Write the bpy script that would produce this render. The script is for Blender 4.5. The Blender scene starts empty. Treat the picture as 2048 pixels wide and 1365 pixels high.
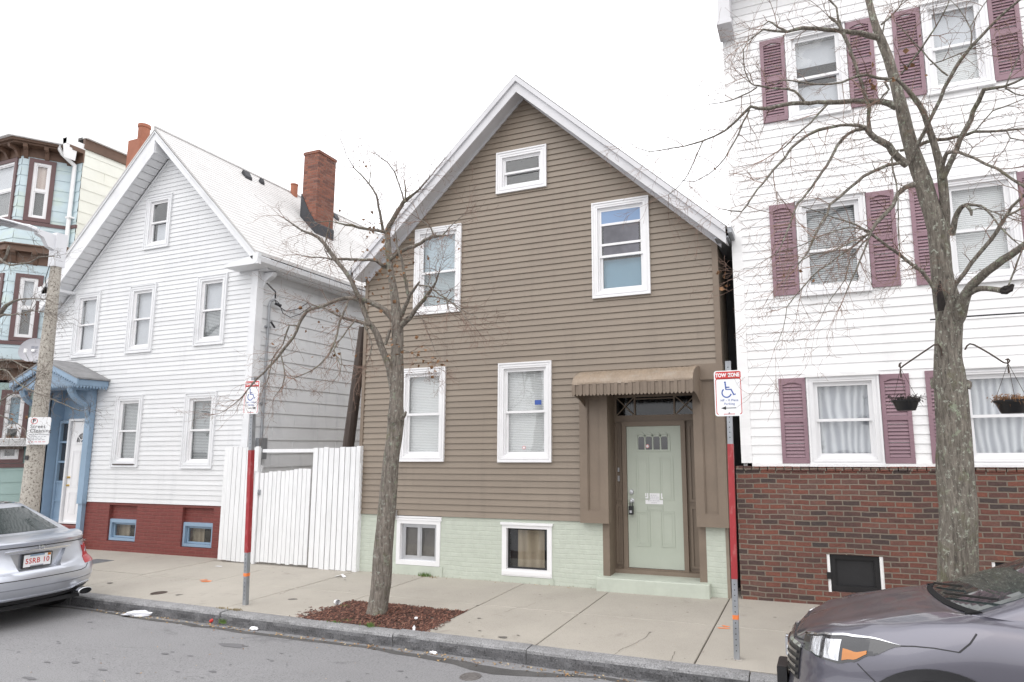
import bpy, bmesh, math, random
from mathutils import Vector, Matrix, noise
from mathutils.bvhtree import BVHTree
random.seed(7)
R = math.radians
SC = bpy.context.scene
COL = SC.collection
# ------------------------------------------------------------------ camera
YAW, PIT, ROL, FPX, PX, PY, CH = R(20.3815), R(8.068), R(-.5066), 1253.69, 130.03, 31.85, 2.15
_f = Vector((-math.sin(YAW)*math.cos(PIT), math.cos(YAW)*math.cos(PIT), math.sin(PIT)))
_ri = Vector((math.cos(YAW), math.sin(YAW), 0)); _u = _ri.cross(_f)
_R = _ri*math.cos(ROL) + _u*math.sin(ROL); _U = -_ri*math.sin(ROL) + _u*math.cos(ROL)
cam = bpy.data.cameras.new('camera'); co = bpy.data.objects.new('camera', cam); COL.objects.link(co)
m = Matrix((_R, _U, -_f)).transposed().to_4x4(); m.translation = (0, 0, CH); co.matrix_world = m
cam.sensor_width = 36; cam.lens = FPX/2048*36; cam.shift_x = -PX/2048; cam.shift_y = PY/2048
cam.clip_end = 2000; cam.clip_start = .05
SC.camera = co

def at(px, py, Y):
    """measured point of the photograph at the real distance Y (metres)"""
    d = _f + _R*((px-1024-PX)/FPX) - _U*((py-682.5-PY)/FPX)
    return Vector((0, 0, CH)) + d*(Y/d.y)
def pxm(p):
    return FPX/((p-Vector((0, 0, CH))).dot(_f))      # pixels per metre at a point

# ------------------------------------------------------------------ materials
def newmat(name):
    m = bpy.data.materials.new(name); m.use_nodes = True
    nt = m.node_tree; b = nt.nodes['Principled BSDF']
    return m, nt, b
def N(nt, t, **kw):
    n = nt.nodes.new(t)
    for k, v in kw.items():
        if k in n.inputs.keys(): n.inputs[k].default_value = v
        else: setattr(n, k, v)
    return n
def c4(c): return (c[0], c[1], c[2], 1)
def mul(c, k): return tuple(min(1, v*k) for v in c[:3])
def mat(name, col, rough=.6, metal=0, var=.08, scale=3, bump=0, bscale=60, coat=0, stretch=(1, 1, 1), spec=.5, dirt=None, dscale=1.2, damt=.5, boards=0, z0=0, dstretch=None):
    m, nt, b = newmat(name)
    tc = N(nt, 'ShaderNodeTexCoord'); mp = N(nt, 'ShaderNodeMapping'); mp.inputs['Scale'].default_value = stretch
    nt.links.new(tc.outputs['Object'], mp.inputs['Vector'])
    n1 = N(nt, 'ShaderNodeTexNoise', Scale=scale, Detail=6.0, Roughness=.6); nt.links.new(mp.outputs[0], n1.inputs['Vector'])
    mx = N(nt, 'ShaderNodeMix', data_type='RGBA')
    mr = N(nt, 'ShaderNodeMapRange'); mr.inputs[1].default_value = .3; mr.inputs[2].default_value = .7
    nt.links.new(n1.outputs[0], mr.inputs[0]); nt.links.new(mr.outputs[0], mx.inputs[0])
    mx.inputs[6].default_value = c4(mul(col, 1-var)); mx.inputs[7].default_value = c4(mul(col, 1+var))
    out = mx.outputs[2]
    if dirt:
        mp2 = N(nt, 'ShaderNodeMapping'); mp2.inputs['Scale'].default_value = dstretch or stretch; nt.links.new(tc.outputs['Object'], mp2.inputs['Vector'])
        n2 = N(nt, 'ShaderNodeTexNoise', Scale=dscale, Detail=8.0, Roughness=.65); nt.links.new(mp2.outputs[0], n2.inputs['Vector'])
        r2 = N(nt, 'ShaderNodeMapRange'); r2.inputs[1].default_value = .52; r2.inputs[2].default_value = .72; r2.inputs[4].default_value = damt
        nt.links.new(n2.outputs[0], r2.inputs[0])
        m2 = N(nt, 'ShaderNodeMix', data_type='RGBA'); nt.links.new(r2.outputs[0], m2.inputs[0]); nt.links.new(out, m2.inputs[6])
        m2.inputs[7].default_value = c4(dirt); out = m2.outputs[2]
    if boards:   # each board a slightly different shade, changing at butt joints
        sp = N(nt, 'ShaderNodeSeparateXYZ'); nt.links.new(tc.outputs['Object'], sp.inputs[0])
        def mth(op, a, b_=None):
            q = N(nt, 'ShaderNodeMath', operation=op)
            for i, v in enumerate((a, b_)):
                if v is None: continue
                if isinstance(v, (int, float)): q.inputs[i].default_value = v
                else: nt.links.new(v, q.inputs[i])
            return q.outputs[0]
        row = mth('FLOOR', mth('DIVIDE', mth('SUBTRACT', sp.outputs[2], z0), boards)); w1 = N(nt, 'ShaderNodeTexWhiteNoise', noise_dimensions='1D'); nt.links.new(row, w1.inputs['W'])
        colm = mth('FLOOR', mth('DIVIDE', mth('ADD', sp.outputs[0], mth('MULTIPLY', w1.outputs[0], 3.6)), 3.6)); cc = N(nt, 'ShaderNodeCombineXYZ'); nt.links.new(colm, cc.inputs[0]); nt.links.new(row, cc.inputs[1])
        w2 = N(nt, 'ShaderNodeTexWhiteNoise', noise_dimensions='2D'); nt.links.new(cc.outputs[0], w2.inputs['Vector'])
        r3 = N(nt, 'ShaderNodeMapRange'); r3.inputs[3].default_value = .955; r3.inputs[4].default_value = 1.035; nt.links.new(w2.outputs[0], r3.inputs[0])
        s3 = N(nt, 'ShaderNodeVectorMath', operation='SCALE'); nt.links.new(out, s3.inputs[0]); nt.links.new(r3.outputs[0], s3.inputs['Scale']); out = s3.outputs[0]
    nt.links.new(out, b.inputs['Base Color'])
    b.inputs['Roughness'].default_value = rough; b.inputs['Metallic'].default_value = metal
    b.inputs['Coat Weight'].default_value = coat; b.inputs['Coat Roughness'].default_value = .03
    b.inputs['Specular IOR Level'].default_value = spec
    if bump:
        nb = N(nt, 'ShaderNodeTexNoise', Scale=bscale, Detail=5.0); nt.links.new(mp.outputs[0], nb.inputs['Vector'])
        bp = N(nt, 'ShaderNodeBump', Strength=bump, Distance=.01); nt.links.new(nb.outputs[0], bp.inputs['Height']); nt.links.new(bp.outputs[0], b.inputs['Normal'])
    return m
def brickmat(name, c1, c2, mortar, w=.205, h=.068, ms=.009, bias=0, bump=.6, var=.25, rough=.85, paint=False, mdark=None, ramp=None):
    m, nt, b = newmat(name)
    tc = N(nt, 'ShaderNodeTexCoord'); sp = N(nt, 'ShaderNodeSeparateXYZ'); nt.links.new(tc.outputs['Object'], sp.inputs[0])
    ad = N(nt, 'ShaderNodeMath', operation='ADD'); nt.links.new(sp.outputs[0], ad.inputs[0]); nt.links.new(sp.outputs[1], ad.inputs[1])
    cb = N(nt, 'ShaderNodeCombineXYZ'); nt.links.new(ad.outputs[0], cb.inputs[0]); nt.links.new(sp.outputs[2], cb.inputs[1])
    # wobble so that courses are hand laid
    nw = N(nt, 'ShaderNodeTexNoise', Scale=3.0, Detail=2.0); nt.links.new(cb.outputs[0], nw.inputs['Vector'])
    vm = N(nt, 'ShaderNodeVectorMath', operation='SCALE'); nt.links.new(nw.outputs[1], vm.inputs[0]); vm.inputs['Scale'].default_value = .034
    va = N(nt, 'ShaderNodeVectorMath', operation='ADD'); nt.links.new(cb.outputs[0], va.inputs[0]); nt.links.new(vm.outputs[0], va.inputs[1])
    br = N(nt, 'ShaderNodeTexBrick'); nt.links.new(va.outputs[0], br.inputs['Vector'])
    br.inputs['Color1'].default_value = c4(c1); br.inputs['Color2'].default_value = c4(c2); br.inputs['Mortar'].default_value = c4(mortar)
    br.inputs['Scale'].default_value = 1; br.inputs['Mortar Size'].default_value = ms; br.inputs['Mortar Smooth'].default_value = .3; br.inputs['Bias'].default_value = bias
    br.inputs['Brick Width'].default_value = w; br.inputs['Row Height'].default_value = h
    n1 = N(nt, 'ShaderNodeTexNoise', Scale=9.0, Detail=8.0, Roughness=.7); nt.links.new(va.outputs[0], n1.inputs['Vector'])
    mr = N(nt, 'ShaderNodeMapRange'); mr.inputs[1].default_value = .3; mr.inputs[2].default_value = .7; mr.inputs[3].default_value = 1-var; mr.inputs[4].default_value = 1+var
    nt.links.new(n1.outputs[0], mr.inputs[0])
    mm = N(nt, 'ShaderNodeVectorMath', operation='SCALE'); nt.links.new(br.outputs[0], mm.inputs[0]); nt.links.new(mr.outputs[0], mm.inputs['Scale'])
    out = mm.outputs[0]
    if ramp:    # every brick draws its own colour
        def mth(op, a, b_=None):
            q = N(nt, 'ShaderNodeMath', operation=op)
            for i, v in enumerate((a, b_)):
                if v is None: continue
                if isinstance(v, (int, float)): q.inputs[i].default_value = v
                else: nt.links.new(v, q.inputs[i])
            return q.outputs[0]
        s2 = N(nt, 'ShaderNodeSeparateXYZ'); nt.links.new(va.outputs[0], s2.inputs[0])
        row = mth('FLOOR', mth('DIVIDE', s2.outputs[1], h)); par = mth('ABSOLUTE', mth('MODULO', row, 2)); sh = mth('MULTIPLY', mth('SUBTRACT', 1, par), w*.5)
        col_ = mth('FLOOR', mth('DIVIDE', mth('ADD', s2.outputs[0], sh), w)); cc = N(nt, 'ShaderNodeCombineXYZ'); nt.links.new(col_, cc.inputs[0]); nt.links.new(row, cc.inputs[1])
        wn = N(nt, 'ShaderNodeTexWhiteNoise', noise_dimensions='2D'); nt.links.new(cc.outputs[0], wn.inputs['Vector'])
        nb = N(nt, 'ShaderNodeTexNoise', Scale=1.1, Detail=3.0); nt.links.new(va.outputs[0], nb.inputs['Vector'])
        vv = mth('ADD', wn.outputs[0], mth('MULTIPLY', mth('SUBTRACT', nb.outputs[0], .5), 1.1))
        cr = N(nt, 'ShaderNodeValToRGB'); nt.links.new(vv, cr.inputs[0]); e = cr.color_ramp.elements
        while len(e) < len(ramp): e.new(.5)
        for q, (p_, c_) in zip(e, ramp): q.position = p_; q.color = c4(c_)
        nf = N(nt, 'ShaderNodeTexNoise', Scale=38.0, Detail=6.0, Roughness=.7); nt.links.new(va.outputs[0], nf.inputs['Vector'])
        mf = N(nt, 'ShaderNodeMapRange'); mf.inputs[1].default_value = .3; mf.inputs[2].default_value = .7; mf.inputs[3].default_value = .72; mf.inputs[4].default_value = 1.28; nt.links.new(nf.outputs[0], mf.inputs[0])
        sc_ = N(nt, 'ShaderNodeVectorMath', operation='SCALE'); nt.links.new(cr.outputs[0], sc_.inputs[0]); nt.links.new(mf.outputs[0], sc_.inputs['Scale'])
        mc = N(nt, 'ShaderNodeMix', data_type='RGBA'); nt.links.new(nb.outputs[0], mc.inputs[0]); mc.inputs[6].default_value = c4(mul(mortar, .55)); mc.inputs[7].default_value = c4(mul(mortar, 1.35))
        mo = N(nt, 'ShaderNodeMix', data_type='RGBA'); nt.links.new(br.outputs[1], mo.inputs[0]); nt.links.new(sc_.outputs[0], mo.inputs[6]); nt.links.new(mc.outputs[2], mo.inputs[7]); out = mo.outputs[2]
    if mdark:   # broad sooty patches
        n2 = N(nt, 'ShaderNodeTexNoise', Scale=1.3, Detail=4.0); nt.links.new(va.outputs[0], n2.inputs['Vector'])
        r2 = N(nt, 'ShaderNodeMapRange'); r2.inputs[1].default_value = .45; r2.inputs[2].default_value = .7; r2.inputs[4].default_value = .55
        nt.links.new(n2.outputs[0], r2.inputs[0])
        m2 = N(nt, 'ShaderNodeMix', data_type='RGBA'); nt.links.new(r2.outputs[0], m2.inputs[0]); nt.links.new(out, m2.inputs[6]); m2.inputs[7].default_value = c4(mdark); out = m2.outputs[2]
    nt.links.new(out, b.inputs['Base Color'])
    b.inputs['Roughness'].default_value = rough
    iv = N(nt, 'ShaderNodeMath', operation='SUBTRACT'); iv.inputs[0].default_value = 1; nt.links.new(br.outputs[1], iv.inputs[1])
    ns = N(nt, 'ShaderNodeTexNoise', Scale=45.0, Detail=5.0); nt.links.new(va.outputs[0], ns.inputs['Vector'])
    ml = N(nt, 'ShaderNodeMath', operation='MULTIPLY_ADD'); nt.links.new(ns.outputs[0], ml.inputs[0]); ml.inputs[1].default_value = .5; nt.links.new(iv.outputs[0], ml.inputs[2])
    bp = N(nt, 'ShaderNodeBump', Strength=bump, Distance=.01); nt.links.new(ml.outputs[0], bp.inputs['Height']); nt.links.new(bp.outputs[0], b.inputs['Normal'])
    return m
def stripemat(name, ca, cb_, axis, freq, sharp=.5, rough=.7, wob=0, bump=0):
    """stripes across axis (0 x, 1 y, 2 z); freq per metre"""
    m, nt, b = newmat(name)
    tc = N(nt, 'ShaderNodeTexCoord'); sp = N(nt, 'ShaderNodeSeparateXYZ'); nt.links.new(tc.outputs['Object'], sp.inputs[0])
    src = sp.outputs[axis]
    if wob:
        nw = N(nt, 'ShaderNodeTexNoise', Scale=2.2, Detail=3.0); mp = N(nt, 'ShaderNodeMapping'); mp.inputs['Scale'].default_value = (1, 1, .25) if axis != 2 else (.2, .2, 1)
        nt.links.new(tc.outputs['Object'], mp.inputs[0]); nt.links.new(mp.outputs[0], nw.inputs['Vector'])
        a = N(nt, 'ShaderNodeMath', operation='MULTIPLY_ADD'); nt.links.new(nw.outputs[0], a.inputs[0]); a.inputs[1].default_value = wob; nt.links.new(src, a.inputs[2]); src = a.outputs[0]
    k = N(nt, 'ShaderNodeMath', operation='MULTIPLY'); nt.links.new(src, k.inputs[0]); k.inputs[1].default_value = freq*math.pi*2
    s = N(nt, 'ShaderNodeMath', operation='SINE'); nt.links.new(k.outputs[0], s.inputs[0])
    mr = N(nt, 'ShaderNodeMapRange'); mr.inputs[1].default_value = -sharp; mr.inputs[2].default_value = sharp+.4
    nt.links.new(s.outputs[0], mr.inputs[0])
    mx = N(nt, 'ShaderNodeMix', data_type='RGBA'); nt.links.new(mr.outputs[0], mx.inputs[0]); mx.inputs[6].default_value = c4(ca); mx.inputs[7].default_value = c4(cb_)
    nt.links.new(mx.outputs[2], b.inputs['Base Color']); b.inputs['Roughness'].default_value = rough
    if bump:
        bp = N(nt, 'ShaderNodeBump', Strength=bump, Distance=.01); nt.links.new(s.outputs[0], bp.inputs['Height']); nt.links.new(bp.outputs[0], b.inputs['Normal'])
    return m
def glassmat(name, tint=(.95, .96, .96), refl=1.0, rough=.02):
    m = bpy.data.materials.new(name); m.use_nodes = True; nt = m.node_tree; nt.nodes.clear()
    o = N(nt, 'ShaderNodeOutputMaterial'); mx = N(nt, 'ShaderNodeMixShader'); t = N(nt, 'ShaderNodeBsdfTransparent'); g = N(nt, 'ShaderNodeBsdfGlossy')
    t.inputs[0].default_value = c4(tint); g.inputs['Roughness'].default_value = rough
    lw0 = N(nt, 'ShaderNodeLayerWeight'); lw0.inputs[0].default_value = .5
    pw = N(nt, 'ShaderNodeMath', operation='POWER'); nt.links.new(lw0.outputs['Facing'], pw.inputs[0]); pw.inputs[1].default_value = 4.0
    lw = N(nt, 'ShaderNodeMath', operation='MULTIPLY_ADD'); nt.links.new(pw.outputs[0], lw.inputs[0]); lw.inputs[1].default_value = .85; lw.inputs[2].default_value = .07*refl
    tc = N(nt, 'ShaderNodeTexCoord'); nz = N(nt, 'ShaderNodeTexNoise', Scale=2.5, Detail=1.0); nt.links.new(tc.outputs['Object'], nz.inputs['Vector'])
    bp = N(nt, 'ShaderNodeBump', Strength=.08, Distance=.05); nt.links.new(nz.outputs[0], bp.inputs['Height']); nt.links.new(bp.outputs[0], g.inputs['Normal'])
    nt.links.new(lw.outputs[0], mx.inputs[0]); nt.links.new(t.outputs[0], mx.inputs[1]); nt.links.new(g.outputs[0], mx.inputs[2]); nt.links.new(mx.outputs[0], o.inputs[0])
    return m
def speckmat(name, base, specks, rough=.9, scale=180, bump=.4, big=(1.5, .12), stains=None, sscale=.8, samt=.5, slo=.58, shi=.68, stretch=(1, 1, 1)):
    """granular surface: noise mottling + voronoi specks + stain blotches"""
    m, nt, b = newmat(name)
    tc = N(nt, 'ShaderNodeTexCoord'); V = tc.outputs['Object']
    mp = N(nt, 'ShaderNodeMapping'); mp.inputs['Scale'].default_value = stretch; nt.links.new(V, mp.inputs[0]); V = mp.outputs[0]
    n1 = N(nt, 'ShaderNodeTexNoise', Scale=big[0], Detail=8.0, Roughness=.65); nt.links.new(V, n1.inputs['Vector'])
    mr = N(nt, 'ShaderNodeMapRange'); mr.inputs[1].default_value = .3; mr.inputs[2].default_value = .7; nt.links.new(n1.outputs[0], mr.inputs[0])
    mx = N(nt, 'ShaderNodeMix', data_type='RGBA'); nt.links.new(mr.outputs[0], mx.inputs[0]); mx.inputs[6].default_value = c4(mul(base, 1-big[1])); mx.inputs[7].default_value = c4(mul(base, 1+big[1]))
    out = mx.outputs[2]
    n2 = N(nt, 'ShaderNodeTexNoise', Scale=scale, Detail=3.0, Roughness=.7); nt.links.new(V, n2.inputs['Vector'])
    for c, lo, hi, a in specks:
        r = N(nt, 'ShaderNodeMapRange'); r.inputs[1].default_value = lo; r.inputs[2].default_value = hi; r.inputs[4].default_value = a; nt.links.new(n2.outputs[0], r.inputs[0])
        x = N(nt, 'ShaderNodeMix', data_type='RGBA'); nt.links.new(r.outputs[0], x.inputs[0]); nt.links.new(out, x.inputs[6]); x.inputs[7].default_value = c4(c); out = x.outputs[2]
    if stains:
        n3 = N(nt, 'ShaderNodeTexNoise', Scale=sscale, Detail=10.0, Roughness=.7, Distortion=.4); nt.links.new(V, n3.inputs['Vector'])
        r = N(nt, 'ShaderNodeMapRange'); r.inputs[1].default_value = slo; r.inputs[2].default_value = shi; r.inputs[4].default_value = samt; nt.links.new(n3.outputs[0], r.inputs[0])
        x = N(nt, 'ShaderNodeMix', data_type='RGBA'); nt.links.new(r.outputs[0], x.inputs[0]); nt.links.new(out, x.inputs[6]); x.inputs[7].default_value = c4(stains); out = x.outputs[2]
    nt.links.new(out, b.inputs['Base Color']); b.inputs['Roughness'].default_value = rough
    bp = N(nt, 'ShaderNodeBump', Strength=bump, Distance=.01); nt.links.new(n2.outputs[0], bp.inputs['Height']); nt.links.new(bp.outputs[0], b.inputs['Normal'])
    return m

M = {}
M['brown'] = mat('brown_vinyl', (.243, .200, .157), .5, var=.05, scale=1.2, bump=.08, bscale=90, stretch=(1, 1, 6), dirt=(.18, .145, .115), damt=.4, dscale=1.0, dstretch=(4, 4, .5), boards=.0955, z0=.93)
M['brown_trim'] = mat('brown_painted_wood', (.20, .156, .118), .55, var=.07, scale=4, bump=.12, bscale=40, dirt=(.14, .105, .08), damt=.4)
M['awning'] = mat('awning_paint', (.27, .21, .155), .5, var=.14, scale=5, bump=.1, dirt=(.34, .31, .27), dscale=6, damt=.5)
M['white'] = mat('white_trim', (.80, .80, .81), .45, var=.03, scale=3, dirt=(.6, .6, .6), dscale=2.5, damt=.25)
M['white_warm'] = mat('warm_white_vinyl', (.86, .86, .86), .5, var=.025, scale=1.5, stretch=(1, 1, 5), dirt=(.66, .67, .67), dscale=.9, damt=.35, dstretch=(4, 4, .5), boards=.117, z0=1.775)
M['white_cool'] = mat('cool_white_vinyl', (.71, .72, .73), .5, var=.03, scale=1.5, stretch=(1, 1, 5), dirt=(.53, .54, .56), dscale=.9, damt=.35, dstretch=(4, 4, .5), boards=.0945, z0=.96)
M['side_grey'] = mat('side_shingle_paint', (.70, .71, .72), .6, var=.05, scale=2, stretch=(1, 1, 2), dirt=(.50, .51, .53), dscale=1.3, damt=.5, bump=.1, dstretch=(3, 3, .6))
M['trim_cool'] = mat('cool_white_trim', (.74, .75, .765), .5, var=.04, scale=3, dirt=(.5, .51, .53), dscale=2, damt=.35)
M['fascia'] = mat('grey_white_fascia', (.62, .62, .64), .5, var=.05, scale=1.2, dirt=(.45, .45, .46), dscale=2, damt=.4)
M['fence'] = mat('white_fence_paint', (.78, .79, .80), .55, var=.04, scale=4, stretch=(3, 3, .6), dirt=(.52, .54, .53), dscale=3, damt=.35, bump=.1)
M['green_brick'] = brickmat('pale_green_painted_brick', (.50, .54, .47), (.475, .515, .445), (.49, .53, .46), var=.06, bump=.45, ms=.010, rough=.75)
M['green_paint'] = mat('pale_green_paint', (.485, .525, .455), .6, var=.07, scale=4, bump=.25, bscale=20, dirt=(.33, .37, .30), dscale=3, damt=.5)
M['door_green'] = mat('door_green', (.44, .48, .41), .45, var=.03, scale=3, dirt=(.36, .40, .33), damt=.3)
M['red_brick_paint'] = brickmat('maroon_painted_brick', (.20, .048, .040), (.175, .040, .035), (.20, .06, .05), var=.12, bump=1.0, ms=.011, rough=.7)
M['red_paint'] = mat('maroon_paint', (.19, .045, .038), .6, var=.12, scale=4, bump=.3, bscale=20)
M['brick'] = brickmat('dark_red_brick', (.25, .066, .036), (.062, .036, .034), (.21, .175, .14), bias=-.05, var=.5, bump=1.0, ms=.009, w=.2, h=.066, ramp=[(0, (.055, .042, .040)), (.22, (.085, .048, .042)), (.48, (.128, .054, .043)), (.80, (.18, .066, .046)), (1, (.13, .07, .058))])
M['brick_chim'] = brickmat('chimney_brick', (.31, .095, .055), (.20, .065, .045), (.22, .14, .11), var=.3, bump=1.0, ms=.006, w=.2, h=.068, ramp=[(0, (.12, .055, .045)), (.4, (.20, .075, .05)), (.7, (.26, .10, .065)), (1, (.22, .10, .075))])
M['brick_base'] = brickmat('bay_base_brick', (.20, .07, .05), (.14, .06, .045), (.4, .36, .32), var=.2, bump=.6)
M['clay'] = mat('clay_flue', (.33, .13, .08), .8, var=.15)
M['tar'] = mat('roof_tar', (.035, .036, .042), .6, var=.3, scale=8, bump=.4)
M['shutter'] = mat('plum_shutter', (.265, .165, .195), .5, var=.08, scale=3, dirt=(.29, .18, .21), dscale=1.5, damt=.35)
M['glass'] = glassmat('window_glass')
M['glass_dark'] = glassmat('screened_glass', (.45, .47, .50), .8, .08)
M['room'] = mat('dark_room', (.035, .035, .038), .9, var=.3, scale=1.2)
M['gap'] = mat('dark_gap_and_shade', (.03, .03, .032), .9, var=.2)  # near black for gaps, holes and painted-in shade
M['blind'] = stripemat('white_blind', (.62, .62, .62), (.86, .86, .86), 2, 38, bump=.3)
M['blind_grey'] = stripemat('grey_blind', (.20, .21, .22), (.62, .63, .64), 2, 34)
M['blind_blue'] = stripemat('blue_blind', (.40, .49, .55), (.56, .65, .71), 2, 38, bump=.2)
M['curtain_blue'] = mat('blue_curtain', (.18, .32, .42), .8, var=.1, scale=1)
M['shade_blue'] = mat('blue_shade', (.23, .33, .50), .8, var=.08, scale=1)
M['curtain'] = stripemat('white_curtain', (.42, .43, .48), (.82, .83, .86), 0, 11, wob=.35, sharp=.9, bump=.4)
M['curtain_tan'] = stripemat('tan_curtain', (.30, .24, .17), (.42, .35, .26), 0, 7, wob=.3, sharp=.9, bump=.3)
M['curtain_peach'] = stripemat('peach_curtain', (.62, .48, .42), (.75, .62, .55), 0, 12, wob=.3, sharp=.9)
M['sheer'] = mat('pale_sheer', (.62, .63, .67), .8, var=.06, scale=2)
M['screen'] = mat('insect_screen', (.10, .10, .10), .6, var=.15, scale=6)
M['black'] = mat('black_metal', (.012, .012, .013), .4, var=.2)
M['rubber'] = mat('rubber', (.018, .018, .019), .75, var=.2, bump=.2)
M['plastic'] = mat('black_plastic', (.018, .018, .02), .4, var=.1)
M['steel'] = mat('galvanised_steel', (.33, .345, .365), .45, .55, var=.18, scale=14, stretch=(1, 1, .4), bump=.1)
M['aluminium'] = mat('aluminium', (.55, .56, .58), .35, .6, var=.08)
M['post_red'] = mat('red_post_tape', (.33, .028, .034), .4, var=.12, scale=9, stretch=(1, 1, .4), dirt=(.55, .30, .28), dscale=22, damt=.4)
M['orange_spray'] = mat('orange_spray_paint', (.80, .22, .06), .7, var=.15, scale=20)
M['sign_white'] = mat('sign_white', (.82, .83, .84), .35, var=.02)
M['sign_red'] = mat('sign_red', (.55, .035, .030), .35, var=.04)
M['sign_blue'] = mat('sign_blue', (.045, .10, .36), .4, var=.03)
M['ink'] = mat('black_ink', (.03, .03, .035), .5, var=.03)
M['ink_grey'] = mat('grey_ink', (.25, .26, .30), .5, var=.03)
M['ink_pink'] = mat('pink_ink', (.70, .25, .27), .5, var=.03)
M['blue_paint'] = mat('blue_painted_wood', (.25, .355, .475), .5, var=.07, scale=3, bump=.1, bscale=30, dirt=(.19, .27, .36), damt=.35)
M['teal'] = mat('teal_shingle', (.53, .64, .68), .6, var=.07, scale=2.5, stretch=(1, 1, 2), dirt=(.58, .68, .50), dscale=1.1, damt=.55, bump=.1)
M['teal_dark'] = mat('lower_teal_shingle', (.33, .45, .43), .6, var=.07, scale=2.5, dirt=(.24, .36, .34), damt=.4, bump=.1)
M['cream'] = mat('cream_shingle', (.74, .75, .68), .6, var=.05, scale=2, dirt=(.72, .68, .48), dscale=.9, damt=.25, bump=.1)
M['cornice'] = mat('brown_cornice_wood', (.13, .075, .05), .6, var=.2, scale=3, stretch=(1, 1, 3), bump=.3)
M['maroon_trim'] = mat('maroon_window_trim', (.125, .068, .068), .5, var=.1)
M['roof_pale'] = mat('pale_shingle_roof', (.60, .59, .58), .85, var=.08, scale=3, dirt=(.48, .47, .46), dscale=1.5, damt=.4, bump=.3)
M['roof_dark'] = mat('dark_shingle_roof', (.10, .095, .09), .9, var=.3, scale=8, bump=.4)
M['roof_hood'] = mat('grey_hood_shingle', (.24, .24, .245), .9, var=.2, scale=6, bump=.4)
M['wood_old'] = mat('weathered_timber', (.075, .058, .05), .85, var=.35, scale=5, stretch=(4, 4, .3), bump=.5, bscale=30)
M['asphalt'] = speckmat('asphalt', (.235, .233, .238), [((.33, .33, .34), .58, .72, .8), ((.06, .06, .065), .46, .33, .8)], scale=95, big=(.7, .10), stains=(.085, .085, .09), sscale=1.7, samt=.55, slo=.60, shi=.68, stretch=(.55, 1.3, 1))
M['concrete'] = speckmat('sidewalk_concrete', (.385, .357, .312), [((.50, .47, .42), .58, .72, .55), ((.17, .155, .135), .44, .32, .6)], scale=130, big=(1.1, .09), stains=(.22, .20, .175), sscale=2.3, samt=.45, slo=.60, shi=.70, bump=.25)
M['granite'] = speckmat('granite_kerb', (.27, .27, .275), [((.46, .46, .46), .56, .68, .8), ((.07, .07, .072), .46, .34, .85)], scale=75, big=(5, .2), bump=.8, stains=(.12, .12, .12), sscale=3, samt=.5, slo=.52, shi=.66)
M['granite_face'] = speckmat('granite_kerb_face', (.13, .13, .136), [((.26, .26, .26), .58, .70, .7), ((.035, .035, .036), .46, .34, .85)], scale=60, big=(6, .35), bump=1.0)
M['joint'] = mat('joint_dirt', (.06, .05, .04), .95, var=.3, scale=20)
M['aggregate'] = speckmat('aggregate_concrete_pole', (.42, .39, .345), [((.58, .55, .50), .55, .64, .7), ((.10, .085, .07), .44, .38, .85)], scale=32, big=(2, .12), bump=.5)
M['mulch'] = mat('bark_mulch', (.125, .050, .030), .9, var=.6, scale=60)
M['mulch2'] = mat('mulch_bed', (.06, .028, .018), .95, var=.5, scale=40, bump=1, bscale=60)
M['leaf'] = mat('dry_leaf', (.20, .105, .05), .8, var=.5, scale=25)
M['leaf_litter'] = mat('gutter_leaf', (.36, .235, .11), .85, var=.5, scale=18)
M['weed'] = mat('weed_green', (.10, .17, .04), .8, var=.4, scale=30)
M['paper'] = mat('white_paper', (.80, .80, .82), .7, var=.04)
M['bag'] = mat('white_plastic_bag', (.72, .73, .77), .3, var=.08, scale=12)
M['dish'] = mat('dish_grey', (.40, .40, .43), .4, var=.04)
M['cable'] = mat('black_cable', (.03, .03, .035), .6)
M['cover_iron'] = mat('worn_cover_iron', (.13, .12, .115), .8, .1, var=.3, scale=30)
M['iron'] = mat('rusty_iron', (.07, .05, .04), .8, .3, var=.4, scale=30)
M['brass'] = mat('brass', (.55, .38, .12), .3, .8)
M['chrome'] = mat('chrome', (.75, .76, .78), .12, 1.0, var=.02)
M['silver'] = mat('silver_paint', (.56, .585, .64), .32, .65, var=.02, coat=.8, scale=1)
M['grey_paint'] = mat('grey_violet_paint', (.125, .122, .15), .30, .5, var=.02, coat=1.0, scale=1)
M['car_glass'] = mat('tinted_car_glass', (.03, .04, .04), .03, 0, var=.1, coat=.3, spec=.6)
M['lamp_red'] = mat('red_lens', (.42, .010, .015), .3, var=.15, scale=25, coat=.25)
M['lamp_clear'] = mat('clear_lens', (.66, .67, .70), .16, .75, var=.35, scale=22, coat=1, stretch=(1, 1, .3), bump=.5, bscale=45)
M['cowl'] = mat('dull_black_cowl', (.012, .012, .013), .85, var=.1, spec=.2)
M['lamp_amber'] = mat('amber_lens', (.50, .18, .03), .15, var=.1, coat=1)
M['lens_dark'] = mat('dark_lens', (.03, .03, .033), .08, coat=1)
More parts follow.
